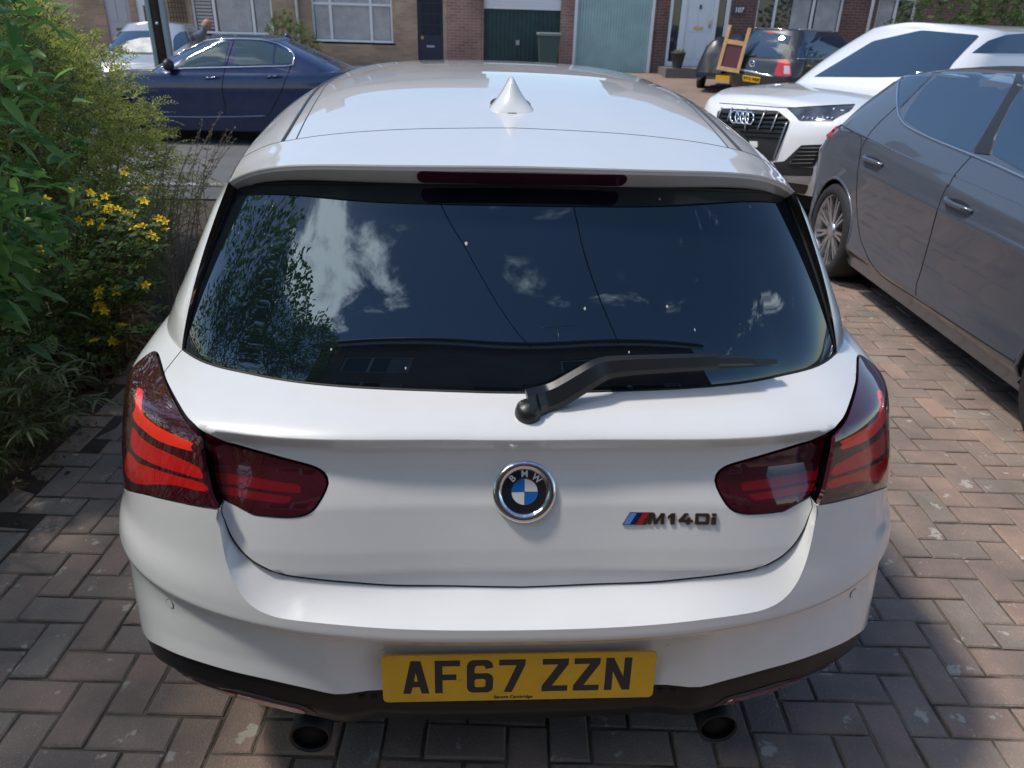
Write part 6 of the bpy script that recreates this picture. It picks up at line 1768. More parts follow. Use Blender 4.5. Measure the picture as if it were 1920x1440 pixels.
# ================================================================== plants
def leaf_mat(name, c1, c2, rough=.45, trans=.25, spec=.5):
    m = bpy.data.materials.new(name); m.use_nodes = True; nt = m.node_tree; b = nt.nodes['Principled BSDF']; o = nt.nodes['Material Output']
    geo = nt.nodes.new('ShaderNodeNewGeometry'); rp = nt.nodes.new('ShaderNodeValToRGB')
    rp.color_ramp.elements[0].color = (*c1, 1); rp.color_ramp.elements[1].color = (*c2, 1); nt.links.new(geo.outputs['Random Per Island'], rp.inputs[0])
    nt.links.new(rp.outputs[0], b.inputs['Base Color']); b.inputs['Roughness'].default_value = rough; b.inputs['Specular IOR Level'].default_value = spec
    t = nt.nodes.new('ShaderNodeBsdfTranslucent'); hs = nt.nodes.new('ShaderNodeHueSaturation'); hs.inputs['Value'].default_value = 1.5; hs.inputs['Saturation'].default_value = 1.1
    nt.links.new(rp.outputs[0], hs.inputs['Color']); nt.links.new(hs.outputs[0], t.inputs['Color'])
    mx = nt.nodes.new('ShaderNodeMixShader'); mx.inputs[0].default_value = trans
    nt.links.new(b.outputs[0], mx.inputs[1]); nt.links.new(t.outputs[0], mx.inputs[2]); nt.links.new(mx.outputs[0], o.inputs[0])
    MATS[name] = m; return m
def unit(v): return v/(np.linalg.norm(v, axis=-1, keepdims=True)+1e-12)
def leaf_geo(P, D, Nn, Ln, Wd, big=False, droop=.15, fold=.25):
    """many leaves as arrays -> verts, faces"""
    P = np.asarray(P); D = unit(np.asarray(D)); n = len(P)
    Nn = np.asarray(Nn); S = unit(np.cross(D, Nn)); U = unit(np.cross(S, D))
    Ln = np.broadcast_to(Ln, (n,))[:, None]; Wd = np.broadcast_to(Wd, (n,))[:, None]
    if big:
        loc = [(0, 0, 0), (.32, -.5, 0), (.32, 0, -1), (.32, .5, 0), (.70, -.40, 0), (.70, 0, -1), (.70, .40, 0), (1, 0, 0)]
        fs = [(0, 2, 1), (0, 3, 2), (1, 2, 5, 4), (2, 3, 6, 5), (4, 5, 7), (5, 6, 7)]
    else:
        loc = [(0, 0, 0), (.45, -.5, 0), (1, 0, 0), (.45, .5, 0)]
        fs = [(0, 2, 1), (0, 3, 2)]
    V = []
    for (l, w, m) in loc:
        v = P+D*Ln*l+S*Wd*w+U*(Wd*fold*(abs(w)*2 if big else abs(w)))-np.array([0, 0, 1.0])*Ln*droop*l*l
        V.append(v)
    V = np.stack(V, 1).reshape(-1, 3); k = len(loc)
    F = [tuple(i*k+j for j in f) for i in range(n) for f in fs]
    return V, F
def fast_mesh(name, V, F, material, parent=None, smooth=False):
    me = bpy.data.meshes.new(name); V = np.asarray(V, np.float32)
    me.from_pydata(V.tolist(), [], F); me.update()
    if smooth: me.polygons.foreach_set('use_smooth', [True]*len(me.polygons))
    me.materials.append(material); return link(bpy.data.objects.new(name, me), parent)
def shell_points(blobs, n, depth=.35, up=.0):
    """points in the outer part of several ellipsoids, with outward normals"""
    vol = np.array([b[3]*b[4]*b[5] for b in blobs])**(2/3); vol /= vol.sum(); P = []; O = []
    for b, f in zip(blobs, vol):
        m = int(n*f); d = unit(rng.normal(size=(m, 3)))
        lump = 1+.16*np.sin(d[:, 0]*7+b[0]*9)*np.sin(d[:, 2]*6+b[1]*5)+.10*np.sin(d[:, 1]*13+3)
        r = (1-depth*rng.random(m)**1.6)*lump
        rad = np.array(b[3:6]); P.append(np.array(b[:3])+d*rad*r[:, None]); O.append(unit(d/rad))
    P = np.vstack(P); O = np.vstack(O); k = P[:, 2] > .01
    return P[k], O[k]
def stems(parent, pairs, rad, material, name='stem'):
    mb = MB()
    for a, b in pairs:
        a = np.array(a); b = np.array(b); mid = (a+b)/2+rng.normal(size=3)*.03
        V, F = tube_pts(np.array([a, mid, b]), [rad, rad*.8, rad*.5], 5); mb.add(V, F)
    return mb.obj(name, material, parent, smooth=True)
M_bark = mat('shrub_bark', (.075, .052, .036), rough=.9, bump=(60, .4))
M_twig = mat('dry_twig', (.16, .125, .085), rough=.9)

# ------------------------------------------------------------------ laurel at the left edge: large glossy leaves
lau = thing('laurel_shrub', 'tall dark laurel with large glossy leaves at the left edge', 'shrub', (-2.3, 1.75, 0)); L0 = np.array([-2.3, 1.75, 0])
blobs = [(-2.02, 1.85, 1.15, .42, .55, .55), (-1.98, 1.75, 1.65, .42, .50, .50), (-2.15, 1.7, .70, .45, .6, .5), (-2.2, 1.6, 2.15, .50, .6, .5), (-2.5, 2.0, 1.3, .5, .7, 1.0)]
P, O = shell_points(blobs, 3600, .40)
D = unit(O*.8+rng.normal(size=P.shape)*.55+np.array([.10, -.12, .30])); Nn = unit(np.array([0, -.15, 1.0])+rng.normal(size=P.shape)*.35)
V, F = leaf_geo(P-L0, D, Nn, rng.uniform(.075, .125, len(P)), rng.uniform(.028, .042, len(P)), big=True, droop=.22)
fast_mesh('crown', V, F, leaf_mat('laurel_leaf', (.070, .170, .052), (.220, .370, .110), rough=.30, trans=.45), lau, smooth=True)
pr = []
for k in range(60):
    i = rng.integers(len(P)); q = P[i]-L0; pr.append(((rng.uniform(-.12, .12), rng.uniform(-.15, .15), 0), tuple(q*np.array([.7, .7, .9]))))
stems(lau, pr, .011, M_bark, 'trunk')

lb = thing('laurel_shrub', 'laurel hedge beside the viewer, mirrored at the left side of the rear window', 'shrub', (-2.6, -.8, 0)); L1 = np.array([-2.6, -.8, 0])
blobs = [(-2.85, .60, 1.2, .50, .6, 1.2), (-2.90, .40, 2.6, .50, .7, 1.0), (-2.90, -.6, 1.3, .55, .9, 1.4), (-2.95, -.7, 2.8, .50, .9, 1.0), (-2.90, -2.0, 1.3, .60, .9, 1.4), (-2.90, -2.1, 2.9, .55, .9, 1.0)]
P, O = shell_points(blobs, 11000, .45)
D = unit(O*.8+rng.normal(size=P.shape)*.55+np.array([.10, -.12, .30])); Nn = unit(np.array([0, -.15, 1.0])+rng.normal(size=P.shape)*.35)
V, F = leaf_geo(P-L1, D, Nn, rng.uniform(.09, .14, len(P)), rng.uniform(.034, .050, len(P)), big=True, droop=.22)
fast_mesh('crown', V, F, MATS['laurel_leaf'], lb, smooth=True)
stems(lb, [((rng.uniform(-.2, .2), rng.uniform(-1.2, 1.2), 0), tuple((P[rng.integers(len(P))]-L1)*np.array([.8, .9, .9]))) for k in range(50)], .013, M_bark, 'trunk')

# ------------------------------------------------------------------ feathery hedge shrub behind it
def feathery(name, label, base, blobs, nspray, c1, c2, seed, leaf=.034, wid=.0085, sl_=.20, nl=9, up=.35):
    t = thing(name, label, 'shrub', base); B0 = np.array(base)
    P, O = shell_points(blobs, nspray, .45)
    D = unit(O*.9+rng.normal(size=P.shape)*.45+np.array([.15, -.05, up]))
    side = unit(np.cross(D, unit(rng.normal(size=P.shape))))
    nrm = unit(np.cross(side, D)); allP = []; allD = []; allN = []; allL = []; tw = MB()
    Ls = rng.uniform(.6, 1.15, len(P))*sl_
    for j in range(nl):
        f = (j+.6)/nl
        ctr = P+D*(Ls*f)[:, None]-np.array([0, 0, 1.0])*(Ls*f*f*.35)[:, None]
        for sg in (-1, 1):
            allP.append(ctr); allD.append(unit(D*.75+sg*side*.85+rng.normal(size=P.shape)*.18)); allN.append(nrm+rng.normal(size=P.shape)*.2); allL.append(leaf*(1.15-.6*f)*rng.uniform(.8, 1.2, len(P)))
    allP = np.vstack(allP); allD = np.vstack(allD); allN = np.vstack(allN); allL = np.concatenate(allL)
    V, F = leaf_geo(allP-B0, allD, allN, allL, allL*(wid/leaf)*1.2)
    fast_mesh('crown', V, F, leaf_mat(name+str(seed)+'_leaf', c1, c2, rough=.5, trans=.45), t)
    for i in range(0, len(P), 2):
        a = P[i]-B0; b = a+D[i]*Ls[i]-np.array([0, 0, Ls[i]*.3])
        Vt, Ft = tube_pts(np.array([a-D[i]*.05, (a+b)/2+np.array([0, 0, Ls[i]*.06]), b]), [.0022, .0018, .001], 3, cap=False); tw.add(Vt, Ft)
    tw.obj('twig_spray', M_bark, t)['kind'] = 'stuff'
    pr = [((rng.uniform(-.2, .2), rng.uniform(-.2, .2), 0), tuple((P[rng.integers(len(P))]-B0)*.8)) for k in range(40)]
    stems(t, pr, .012, M_bark, 'trunk')
    return t
feathery('feathery_shrub', 'yellow green feathery shrub beside the driveway, behind the laurel', (-2.8, 4.2, 0),
         [(-2.72, 4.35, .62, .58, .70, .55), (-2.75, 4.0, 1.05, .55, .62, .48), (-2.95, 3.7, 1.40, .48, .6, .38), (-2.55, 3.6, .45, .42, .55, .45), (-3.2, 4.4, 1.3, .5, .6, .45), (-2.80, 3.3, .95, .40, .5, .55)], 4600, (.150, .210, .048), (.460, .480, .150), 1)
feathery('feathery_shrub', 'darker green feathery shrub rising above the yellow green one at top left', (-2.75, 3.3, 0),
         [(-2.62, 3.25, 1.60, .30, .35, .42), (-2.75, 3.1, 1.95, .35, .4, .4), (-2.55, 3.2, 1.15, .35, .4, .4)], 900, (.060, .105, .035), (.170, .235, .075), 2)
feathery('low_shrub', 'low dark shrub in the shade under the laurel', (-2.0, 2.4, 0),
         [(-2.1, 2.5, .40, .30, .55, .38), (-2.05, 1.9, .32, .30, .5, .32), (-2.2, 3.0, .35, .35, .5, .4)], 1000, (.040, .068, .022), (.110, .140, .045), 3, leaf=.042, wid=.016, sl_=.16, nl=5)

# ------------------------------------------------------------------ yellow-flowered shrub
M_hyp = leaf_mat('hypericum_leaf', (.080, .145, .034), (.240, .310, .085), rough=.5, trans=.3)
M_petal = mat('yellow_petal', (.92, .68, .015), rough=.5); M_stamen = mat('yellow_stamen', (.85, .55, .010), rough=.6)
hyp = thing('flowering_shrub', 'green shrub with yellow star flowers at the driveway edge, left', 'shrub', (-1.95, 2.45, 0)); H0 = np.array([-1.95, 2.45, 0])
fl_px = [(139, 355, 2.55), (170, 363, 2.55), (164, 380, 2.6), (180, 380, 2.6), (86, 375, 2.45), (148, 412, 2.5), (170, 418, 2.5), (237, 317, 2.8), (232, 326, 2.8), (235, 399, 2.65), (247, 404, 2.65), (247, 426, 2.6), (292, 413, 2.75), (310, 432, 2.75), (282, 440, 2.7), (290, 447, 2.7), (192, 427, 2.55), (186, 557, 2.2), (186, 572, 2.2), (188, 545, 2.2), (229, 611, 2.3), (274, 535, 2.5), (196, 585, 2.2), (178, 640, 2.1), (195, 415, 2.6), (75, 470, 2.3), (212, 640, 2.2)]
lp, ld, ln, ll = [], [], [], []; sm_ = MB()
fl_px += [(rng.uniform(75, 320), rng.uniform(355, 470), rng.uniform(2.35, 2.75)) for _ in range(16)]+[(rng.uniform(120, 260), rng.uniform(530, 650), rng.uniform(2.1, 2.35)) for _ in range(6)]
heads = [at_y(*p) for p in fl_px]
extra = [at_y(rng.uniform(70, 320), rng.uniform(380, 640), rng.uniform(2.1, 2.9)) for _ in range(70)]
for k, h in enumerate(heads+extra):
    b = np.array([-2.0+rng.uniform(-.18, .18), h[1]+rng.uniform(-.1, .25), 0.0]); path = np.array([b, b*.5+h*.5+np.array([-.05, .05, .08]), h])
    path = catmull(path, 5); Vt, Ft = tube_pts(path-H0, np.linspace(.004, .0018, len(path)), 4, cap=False); sm_.add(Vt, Ft)
    for q in np.linspace(.35, .98, 15):
        i = int(q*(len(path)-1)); p = path[i]; a = rng.uniform(0, 6.28)
        for s in (0, math.pi):
            lp.append(p); ld.append((math.cos(a+s), math.sin(a+s), rng.uniform(.0, .7))); ln.append((rng.normal()*.3, rng.normal()*.3, 1)); ll.append(rng.uniform(.032, .060))
V, F = leaf_geo(np.array(lp)-H0, ld, ln, np.array(ll), np.array(ll)*.42, big=True, droop=.2)
fast_mesh('foliage', V, F, M_hyp, hyp, smooth=True); sm_.obj('stem', mat('shrub_stem', (.10, .085, .04), rough=.8), hyp)
for h in heads:
    fp, fd, fn = [], [], []
    ax = unit(np.array([rng.normal()*.35+.1, -.5+rng.normal()*.3, .8])); e1 = unit(np.cross(ax, [1, .2, 0])); e2 = np.cross(ax, e1); rr_ = rng.uniform(.8, 1.2)
    for k in range(5):
        a = 2*math.pi*k/5+rng.uniform(-.15, .15); fp.append(h-H0); fd.append(e1*math.cos(a)+e2*math.sin(a)+ax*.25); fn.append(ax)
    V, F = leaf_geo(fp, fd, fn, .025*rr_, .0135*rr_, big=True, droop=.05)
    f_ = fast_mesh('flower', V, F, M_petal, hyp)
    fp, fd, fn = [], [], []
    for k in range(16):
        a = rng.uniform(0, 6.28); fp.append(h-H0); fd.append(e1*math.cos(a)*.7+e2*math.sin(a)*.7+ax); fn.append(e1)
    V, F = leaf_geo(fp, fd, fn, .017*rr_, .0026, droop=0); fast_mesh('stamens', V, F, M_stamen, f_)

# ------------------------------------------------------------------ dry flower spikes by the road end
def spikes(name, label, base, tips, c, leafy=True, rad=.0022, mt=None):
    t = thing(name, label, 'plant', base); B0 = np.array(base); mb = MB(); lp, ld, ln, ll = [], [], [], []
    for (p, y) in tips:
        h = at_y(p[0], p[1], y); b = B0+np.array([rng.uniform(-.14, .14), rng.uniform(-.2, .2), 0]); mid = b*.45+h*.55+np.array([-.06, 0, .05])
        path = catmull(np.array([b, mid, h]), 8); Vt, Ft = tube_pts(path-B0, np.linspace(rad*1.5, rad*.6, len(path)), 4, cap=False); mb.add(Vt, Ft)
        m = len(path)
        for i in range(int(m*.30), m):
            for k in range(7 if i > m*.72 else 3):
                lp.append(path[i]+rng.normal(size=3)*.004); a = rng.uniform(0, 6.28); ld.append((math.cos(a), math.sin(a), .8)); ln.append(rng.normal(size=3)); ll.append(rng.uniform(.010, .018) if i > m*.72 else rng.uniform(.02, .045))
    mb.obj('stem', M_twig, t)
    V, F = leaf_geo(np.array(lp)-B0, ld, ln, np.array(ll), np.array(ll)*.28); fast_mesh('foliage', V, F, leaf_mat(name+c[2]+'_leaf', c[0], c[1], rough=.7, trans=.2), t)
    return t
spikes('dry_spike_plant', 'pale dry flower spikes leaning over the paving before the blue saloon', (-1.98, 3.95, 0), [((414, 212), 4.2), ((380, 225), 4.25), ((425, 245), 4.2), ((440, 240), 4.2), ((432, 258), 4.15), ((395, 250), 4.2), ((405, 275), 4.1), ((362, 262), 4.3), ((375, 300), 4.1), ((418, 290), 4.1), ((350, 300), 4.2), ((440, 262), 4.2), ((372, 250), 4.2), ((400, 235), 4.2), ((345, 330), 4.1)], ((.14, .125, .085), (.30, .27, .20), 'a'))
spikes('grey_herb', 'grey green herb with upright stems beside the feathery shrub', (-2.05, 3.6, 0), [((318, 240), 3.9), ((330, 250), 3.9), ((310, 300), 3.8), ((300, 330), 3.7), ((325, 320), 3.8), ((340, 370), 3.8), ((355, 400), 3.8), ((330, 410), 3.7), ((315, 380), 3.7), ((290, 350), 3.6), ((365, 380), 3.9), ((375, 420), 3.8), ((345, 440), 3.7), ((385, 395), 3.95), ((300, 400), 3.6), ((380, 440), 3.8), ((365, 455), 3.7), ((350, 350), 3.9), ((390, 370), 4.1), ((310, 350), 3.8)], ((.10, .115, .07), (.22, .225, .15), 'b'), rad=.0028)
# long-leaved plants in the near left corner
def strappy(name, label, base, n, c1, c2, hmax, spread, key):
    t = thing(name, label, 'plant', base); mb = MB(); lp, ld, ln, ll = [], [], [], []
    for k in range(n):
        a = rng.uniform(-.9, 1.2); r_ = rng.uniform(.3, 1)*spread; h = hmax*rng.uniform(.5, 1)
        tip = np.array([math.cos(a)*r_, math.sin(a)*r_*.8-.05, h]); b = np.array([rng.uniform(-.10, .06), rng.uniform(-.2, .2), 0])
        path = catmull(np.array([b, b*.4+tip*.6+np.array([0, 0, h*.22]), tip]), 7)
        Vt, Ft = tube_pts(path, np.linspace(.003, .0012, len(path)), 4, cap=False); mb.add(Vt, Ft)
        for i in range(3, len(path)):
            for s in range(2):
                a2 = rng.uniform(0, 6.28); lp.append(path[i]); ld.append(unit(np.array([math.cos(a2), math.sin(a2), .35])+(path[i]-path[i-1])*12)); ln.append((rng.normal()*.3, rng.normal()*.3, 1)); ll.append(rng.uniform(.06, .12))
    mb.obj('stem', mat('green_stem', (.10, .12, .045), rough=.7), t)
    V, F = leaf_geo(lp, ld, ln, np.array(ll), .011, big=True, droop=.5); fast_mesh('foliage', V, F, leaf_mat(key, c1, c2, rough=.5, trans=.3), t, smooth=True)
strappy('long_leaved_plant', 'pale long leaved plant sprawling over the paving, near left corner', (-1.86, 1.55, 0), 26, (.10, .125, .05), (.22, .23, .10), .55, .42, 'strap_a')
strappy('long_leaved_plant', 'dark long leaved clump low at the left edge of the photo', (-2.0, 1.25, 0), 22, (.035, .06, .022), (.08, .11, .04), .42, .34, 'strap_b')
strappy('dry_grass_tuft', 'straw coloured dry tuft below the yellow flowers', (-1.86, 2.55, 0), 18, (.20, .13, .075), (.33, .24, .14), .30, .20, 'strap_c')
# fallen leaves and small weeds along the bed
lp, ld, ln = [], [], []
for k in range(520):
    y = rng.uniform(.9, 5.6); x = -1.74-.02*y+abs(rng.normal())*(.07 if rng.random() < .8 else .25)-.06; lp.append((x, y, .004+rng.random()*.006)); a = rng.uniform(0, 6.28); ld.append((math.cos(a), math.sin(a), rng.uniform(-.05, .25))); ln.append((rng.normal()*.4, rng.normal()*.4, 1))
V, F = leaf_geo(lp, ld, ln, rng.uniform(.012, .042, len(lp)), rng.uniform(.008, .02, len(lp)), droop=0)
lit = fast_mesh('leaf_litter', V, F, leaf_mat('litter_leaf', (.07, .045, .025), (.26, .20, .12), rough=.8, trans=.05)); tag(lit, 'brown leaf litter lying along the edge of the planting bed', 'leaf litter', kind='stuff')
lp, ld, ln = [], [], []
for k in range(260):
    if rng.random() < .6: cx, cy = rng.uniform(-6, 2), 7.50+rng.normal()*.03
    else: cx, cy = rng.uniform(-2.2, -1.6), rng.uniform(4.2, 6.5)
    for j in range(9): lp.append((cx+rng.normal()*.02, cy+rng.normal()*.02, gz(cy)+.01)); a = rng.uniform(0, 6.28); ld.append((math.cos(a)*.5, math.sin(a)*.5, 1)); ln.append((math.cos(a), math.sin(a), 0))
V, F = leaf_geo(lp, ld, ln, rng.uniform(.03, .10, len(lp)), .006, droop=.3)
wd = fast_mesh('weeds', V, F, leaf_mat('weed_leaf', (.08, .11, .04), (.22, .22, .11), rough=.7, trans=.2)); tag(wd, 'thin weeds growing along the kerb joint and path end', 'weeds', kind='stuff')

# ------------------------------------------------------------------ far plants
feathery('window_shrub', 'round green shrub below the tan house windows', (HX(545), 20.6, .28), [(HX(543, 60, 20.6), 20.6, .85, .65, .55, .55), (HX(535, 60, 20.6), 20.5, 1.15, .45, .4, .42), (HX(560, 60, 20.6), 20.6, .6, .6, .5, .4)], 500, (.05, .085, .03), (.17, .21, .08), 5, leaf=.07, wid=.03, sl_=.22, nl=4)
feathery('tall_hedge', 'dense green hedge at top right behind the white SUV', (13.0, 17.6, .05), [(10.6, 17.6, 1.3, .9, .8, 1.5), (12.2, 17.5, 1.4, 1.1, .8, 1.6), (14.0, 17.4, 1.4, 1.2, .8, 1.6), (15.9, 17.3, 1.4, 1.2, .8, 1.6), (13.0, 17.5, 2.3, 1.2, .7, .9)], 3800, (.040, .075, .025), (.130, .190, .060), 6, leaf=.075, wid=.04, sl_=.20, nl=4)
feathery('house_shrub', 'leafy shrubs against the house behind the viewer', (.8, -4.5, 0), [(.9, -4.5, .9, .9, .4, .9), (2.3, -4.5, .8, .9, .4, .8), (1.5, -4.6, 1.9, .6, .3, .7), (2.6, -4.7, 1.7, .5, .25, .6)], 700, (.030, .055, .018), (.09, .13, .04), 7, leaf=.08, wid=.035, sl_=.22, nl=4)
# ================================================================== street things
# telegraph pole with its cable guard, and the wires
px_ = at_y(302, 60, 13.55); PX = px_[0]
pole = thing('telegraph_pole', 'brown wooden telegraph pole with grey cable guard beside the silver car', 'pole', (PX, 13.55, gz(13.55)))
M_pole = mat('creosote_wood', (.060, .040, .032), rough=.85, bump=(40, .3), var=(12, .25))
tube('pole_shaft', [(0, 0, -.1), (0, 0, 4), (0, 0, 8.6)], [.125, .115, .095], M_pole, pole, seg=20)
gs = mat('galvanised_guard', (.30, .34, .36), rough=.5, metal=.3)
box('cable_guard', -.160, -.085, -.12, -.02, 0, 3.2, mat('green_grey_guard', (.26, .32, .29), rough=.5), pole, bevel=.012)
box('cable_guard', .075, .165, -.12, -.02, 0, 3.2, gs, pole, bevel=.012)
V, F = tube_pts([(.0, -.13, 1.50), (.0, -.122, 1.50)], .022, 14); mesh_obj('pole_tag', V, F, M_upvc, pole)
box('cross_arm', -.5, .5, -.06, .06, 8.1, 8.22, M_pole, pole)
M_wire = mat('wire_black', (.01, .01, .011), rough=.5)
def wire(label, a, b, sag):
    t = np.linspace(0, 1, 40); P = np.array(a)[None]*(1-t)[:, None]+np.array(b)[None]*t[:, None]; P[:, 2] -= sag*4*t*(1-t)
    o = tube('telephone_wire', P, .009, M_wire, None, seg=5); return tag(o, label, 'wire', 'overhead telephone wires')
wire('overhead wire sagging to the left end of the house behind, mirrored in the rear window', (PX-.3, 13.5, 8.3+gz(13.5)), (.75, -4.75, 4.75), .55)
wire('overhead wire sagging to the right of the house behind, mirrored in the rear window', (PX+.3, 13.5, 8.3+gz(13.5)), (2.4, -4.75, 4.75), .5)
# wheelie bin
bx = at_y(1027, 112, 21.2)
wb = thing('wheelie_bin', 'green wheelie bin standing before the dark green garage door', 'bin', (bx[0], 21.2, gz(21.2)))
M_bin = mat('bin_green', (.045, .085, .075), rough=.5)
V = []
for (z, hx, hy) in ((0.06, .21, .24), (.95, .28, .32)): V += [(-hx, -hy, z), (hx, -hy, z), (hx, hy, z), (-hx, hy, z)]
mesh_obj('bin_body', V, [(0, 1, 5, 4), (1, 2, 6, 5), (2, 3, 7, 6), (3, 0, 4, 7), (3, 2, 1, 0)], M_bin, wb, smooth=False)
box('bin_lid', -.31, .31, -.36, .36, .952, 1.03, mat('bin_lid_grey', (.20, .24, .23), rough=.5), wb, bevel=.02)
tube('bin_handle', [(-.2, .38, .98), (.2, .38, .98)], .018, M_bin, wb)
for sx in (-1, 1):
    V, F = tube_pts([(sx*.24, .24, .10), (sx*.29, .24, .10)], .10, 16); mesh_obj('bin_wheel', V, F, M_tyre, wb)
# flower pot by the white door
pp_ = at_y(1269, 128, 21.1)
pt = thing('plant_pot', 'dark pot with a small yellowing plant beside the white front door', 'plant pot', (pp_[0], 21.1, ez-.005 if True else 0))
V, F = [], []
prof = [(.12, 0), (.19, .36), (.20, .36), (.20, .40), (.17, .40), (.16, .34), (0.001, .33)]
for k in range(20):
    a = 2*math.pi*k/20
    for r_, z_ in prof: V.append((r_*math.cos(a), r_*math.sin(a), z_))
m = len(prof)
for k in range(20):
    for j in range(m-1): a = k*m+j; b = ((k+1) % 20)*m+j; F.append((a, b, b+1, a+1))
mesh_obj('pot', V, F, mat('pot_grey', (.055, .06, .068), rough=.6), pt)
lp = [(rng.normal()*.06, rng.normal()*.06, .35) for _ in range(70)]; ld = [(rng.normal()*.7, rng.normal()*.7, 1) for _ in lp]; ln = [(rng.normal(), rng.normal(), .5) for _ in lp]
V, F = leaf_geo(lp, ld, ln, rng.uniform(.10, .22, 70), .035); fast_mesh('foliage', V, F, leaf_mat('pot_leaf', (.12, .14, .04), (.32, .30, .10)), pt)
# trailer load under a black sheet, with a wooden cabinet door on it
tq = at_y(1352, 118, 18.6)
TR0 = np.array([tq[0]+.15, 18.8, gz(18.8)])
tl = thing('loaded_trailer', 'small trailer piled with furniture under a black sheet, beside the people carrier', 'trailer', tuple(TR0), R(-30))
box('trailer_bed', -.55, .65, -.5, 1.3, .38, .46, M_black, tl)
for sx in (-.62, .72):
    V, F = tube_pts([(sx-.06, .4, .26), (sx+.06, .4, .26)], .25, 20); mesh_obj('wheel', V, F, M_tyre, tl)
box('tow_bar', -.04, .04, 1.3, 2.1, .38, .44, M_black, tl)
box('rear_plate', -.05, .45, -.53, -.502, .30, .42, plate_mat(), tl)
n = 22; V = []; F = []
for i in range(n):
    for j in range(n):
        u, v = -1+2*i/(n-1), -1+2*j/(n-1)
        h = .98+.32*(1-u*u)*(1-v*v)+.05*math.sin(7*u+3*v)+.04*math.sin(11*v-5*u)
        e = max(abs(u), abs(v)); z_ = h if e < .72 else h-(e-.72)/.28*(.55+.12*math.sin(9*(u+v)))
        V.append((.06+u*(.68+.06*math.sin(8*v)), .42+v*.92, z_-.02))
for i in range(n-1):
    for j in range(n-1): a = i*n+j; F.append((a, a+n, a+n+1, a+1))
mesh_obj('cover_sheet', V, F, mat('black_sheet', (.022, .023, .028), rough=.35, bump=(9, .5)), tl)
cab = thing('cabinet_frame', 'pale wooden cabinet frame with dark red panel propped on the trailer', 'cabinet', tuple(np.array(at_y(1362, 134, 17.75))), R(-30))
M_wood = mat('pale_wood', (.50, .30, .14), rough=.6, var=(12, .2)); 
for (a, b, c, d_) in ((-.24, -.16, 0, .98), (.22, .30, 0, .98), (-.16, .22, 0, .09), (-.16, .22, .58, .68)): box('frame_rail', a, b, -.03, .02, c, d_, M_wood, cab, bevel=.006)
box('cabinet_panel', -.158, .218, -.008, .012, .092, .578, mat('dark_red_panel', (.10, .020, .030), rough=.6), cab)
cab.rotation_euler = (R(-10), R(6), R(-30))

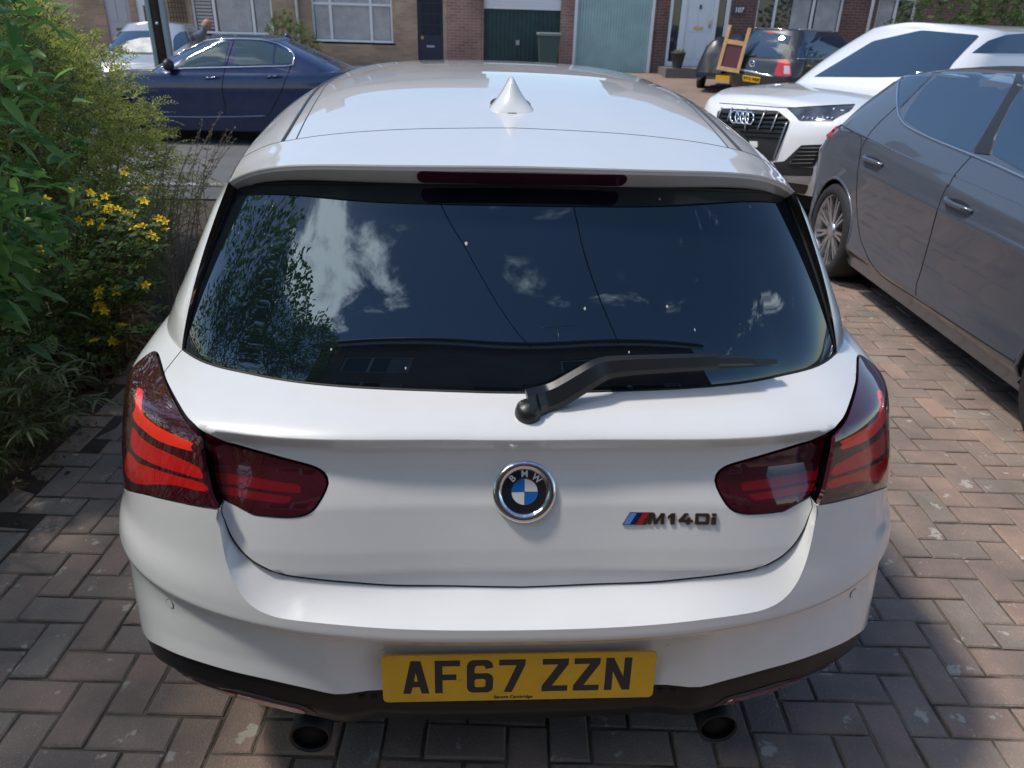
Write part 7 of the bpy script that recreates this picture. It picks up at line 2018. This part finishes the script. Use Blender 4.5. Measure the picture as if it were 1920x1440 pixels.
# ------------------------------------------------------------------ the man bending behind the silver car
def person():
    hp = at_y(388, 47, 16.2); h0 = Vector(hp); g0 = gz(16.2)
    p = thing('person', 'balding person in a grey shirt bending forward behind the silver car', 'person', (h0.x-.25, 16.2, g0))
    me = bpy.data.meshes.new('body'); bx_, by_ = h0.x-.25, 16.2
    H = (h0.x-bx_, 0, h0.z-g0)         # head centre in local frame
    J = {'pel': (-.12, 0, .92), 'chest': (.02, 0, H[2]-.30), 'neck': (H[0]-.07, 0, H[2]-.10), 'head0': (H[0]-.01, -.01, H[2]-.01),
         'hl': (-.12, -.10, .88), 'hr': (-.12, .10, .88), 'kl': (-.04, -.11, .48), 'kr': (-.10, .11, .48), 'al': (-.12, -.11, .08), 'ar': (-.18, .11, .08), 'tl': (.04, -.12, .03), 'trr': (-.02, .12, .03),
         'sl': (.02, -.20, H[2]-.24), 'sr': (.02, .20, H[2]-.24), 'el': (.16, -.24, H[2]-.50), 'er': (.16, .24, H[2]-.50), 'wl': (.36, -.18, H[2]-.62), 'wr': (.36, .18, H[2]-.62), 'fl': (.45, -.16, H[2]-.66), 'fr': (.45, .16, H[2]-.66)}
    names = list(J); E = [('pel', 'chest'), ('chest', 'neck'), ('neck', 'head0'), ('pel', 'hl'), ('pel', 'hr'), ('hl', 'kl'), ('hr', 'kr'), ('kl', 'al'), ('kr', 'ar'), ('al', 'tl'), ('ar', 'trr'), ('chest', 'sl'), ('chest', 'sr'), ('sl', 'el'), ('sr', 'er'), ('el', 'wl'), ('er', 'wr'), ('wl', 'fl'), ('wr', 'fr')]
    rad = dict(pel=.15, chest=.17, neck=.06, head0=.06, hl=.10, hr=.10, kl=.065, kr=.065, al=.045, ar=.045, tl=.04, trr=.04, sl=.075, sr=.075, el=.045, er=.045, wl=.03, wr=.03, fl=.03, fr=.03)
    me.from_pydata([J[k] for k in names], [(names.index(a), names.index(b)) for a, b in E], [])
    o = bpy.data.objects.new('body', me); link(o, p)
    sk = o.modifiers.new('skin', 'SKIN')
    for i, k in enumerate(names):
        me.skin_vertices[0].data[i].radius = (rad[k], rad[k]); me.skin_vertices[0].data[i].use_root = (k == 'pel')
    sb = o.modifiers.new('sub', 'SUBSURF'); sb.levels = 2; sb.render_levels = 2
    me.materials.append(mat('grey_shirt', (.16, .165, .19), rough=.9))
    bm = bmesh.new(); bmesh.ops.create_icosphere(bm, subdivisions=3, radius=1.0)
    for v in bm.verts:
        if v.co.z < -.2: v.co.x *= .86; v.co.y *= .85
        if v.co.x > .86 and abs(v.co.y) < .25 and -.35 < v.co.z < .15: v.co.x += .16
    bmesh.ops.transform(bm, matrix=Matrix.Translation((H[0], 0, H[2])) @ Matrix.Rotation(R(25), 4, 'Y') @ Matrix.Diagonal((.098, .078, .118, 1)), verts=bm.verts)
    hd_ = bm_obj('head', bm, mat('skin', (.42, .20, .135), rough=.55), p, smooth=True)
    for sy in (-1, 1):
        bm = bmesh.new(); bmesh.ops.create_icosphere(bm, subdivisions=2, radius=1.0); bmesh.ops.transform(bm, matrix=Matrix.Translation((H[0]-.01, sy*.078, H[2]-.01)) @ Matrix.Diagonal((.022, .010, .034, 1)), verts=bm.verts); bm_obj('ear', bm, MATS['skin'], hd_, smooth=True)
    bm = bmesh.new(); bmesh.ops.create_icosphere(bm, subdivisions=3, radius=1.0)
    bmesh.ops.transform(bm, matrix=Matrix.Translation((H[0]-.028, 0, H[2]-.012)) @ Matrix.Diagonal((.082, .081, .085, 1)), verts=bm.verts); bm_obj('hair', bm, mat('grey_hair', (.30, .28, .26), rough=.9), hd_, smooth=True)
person()
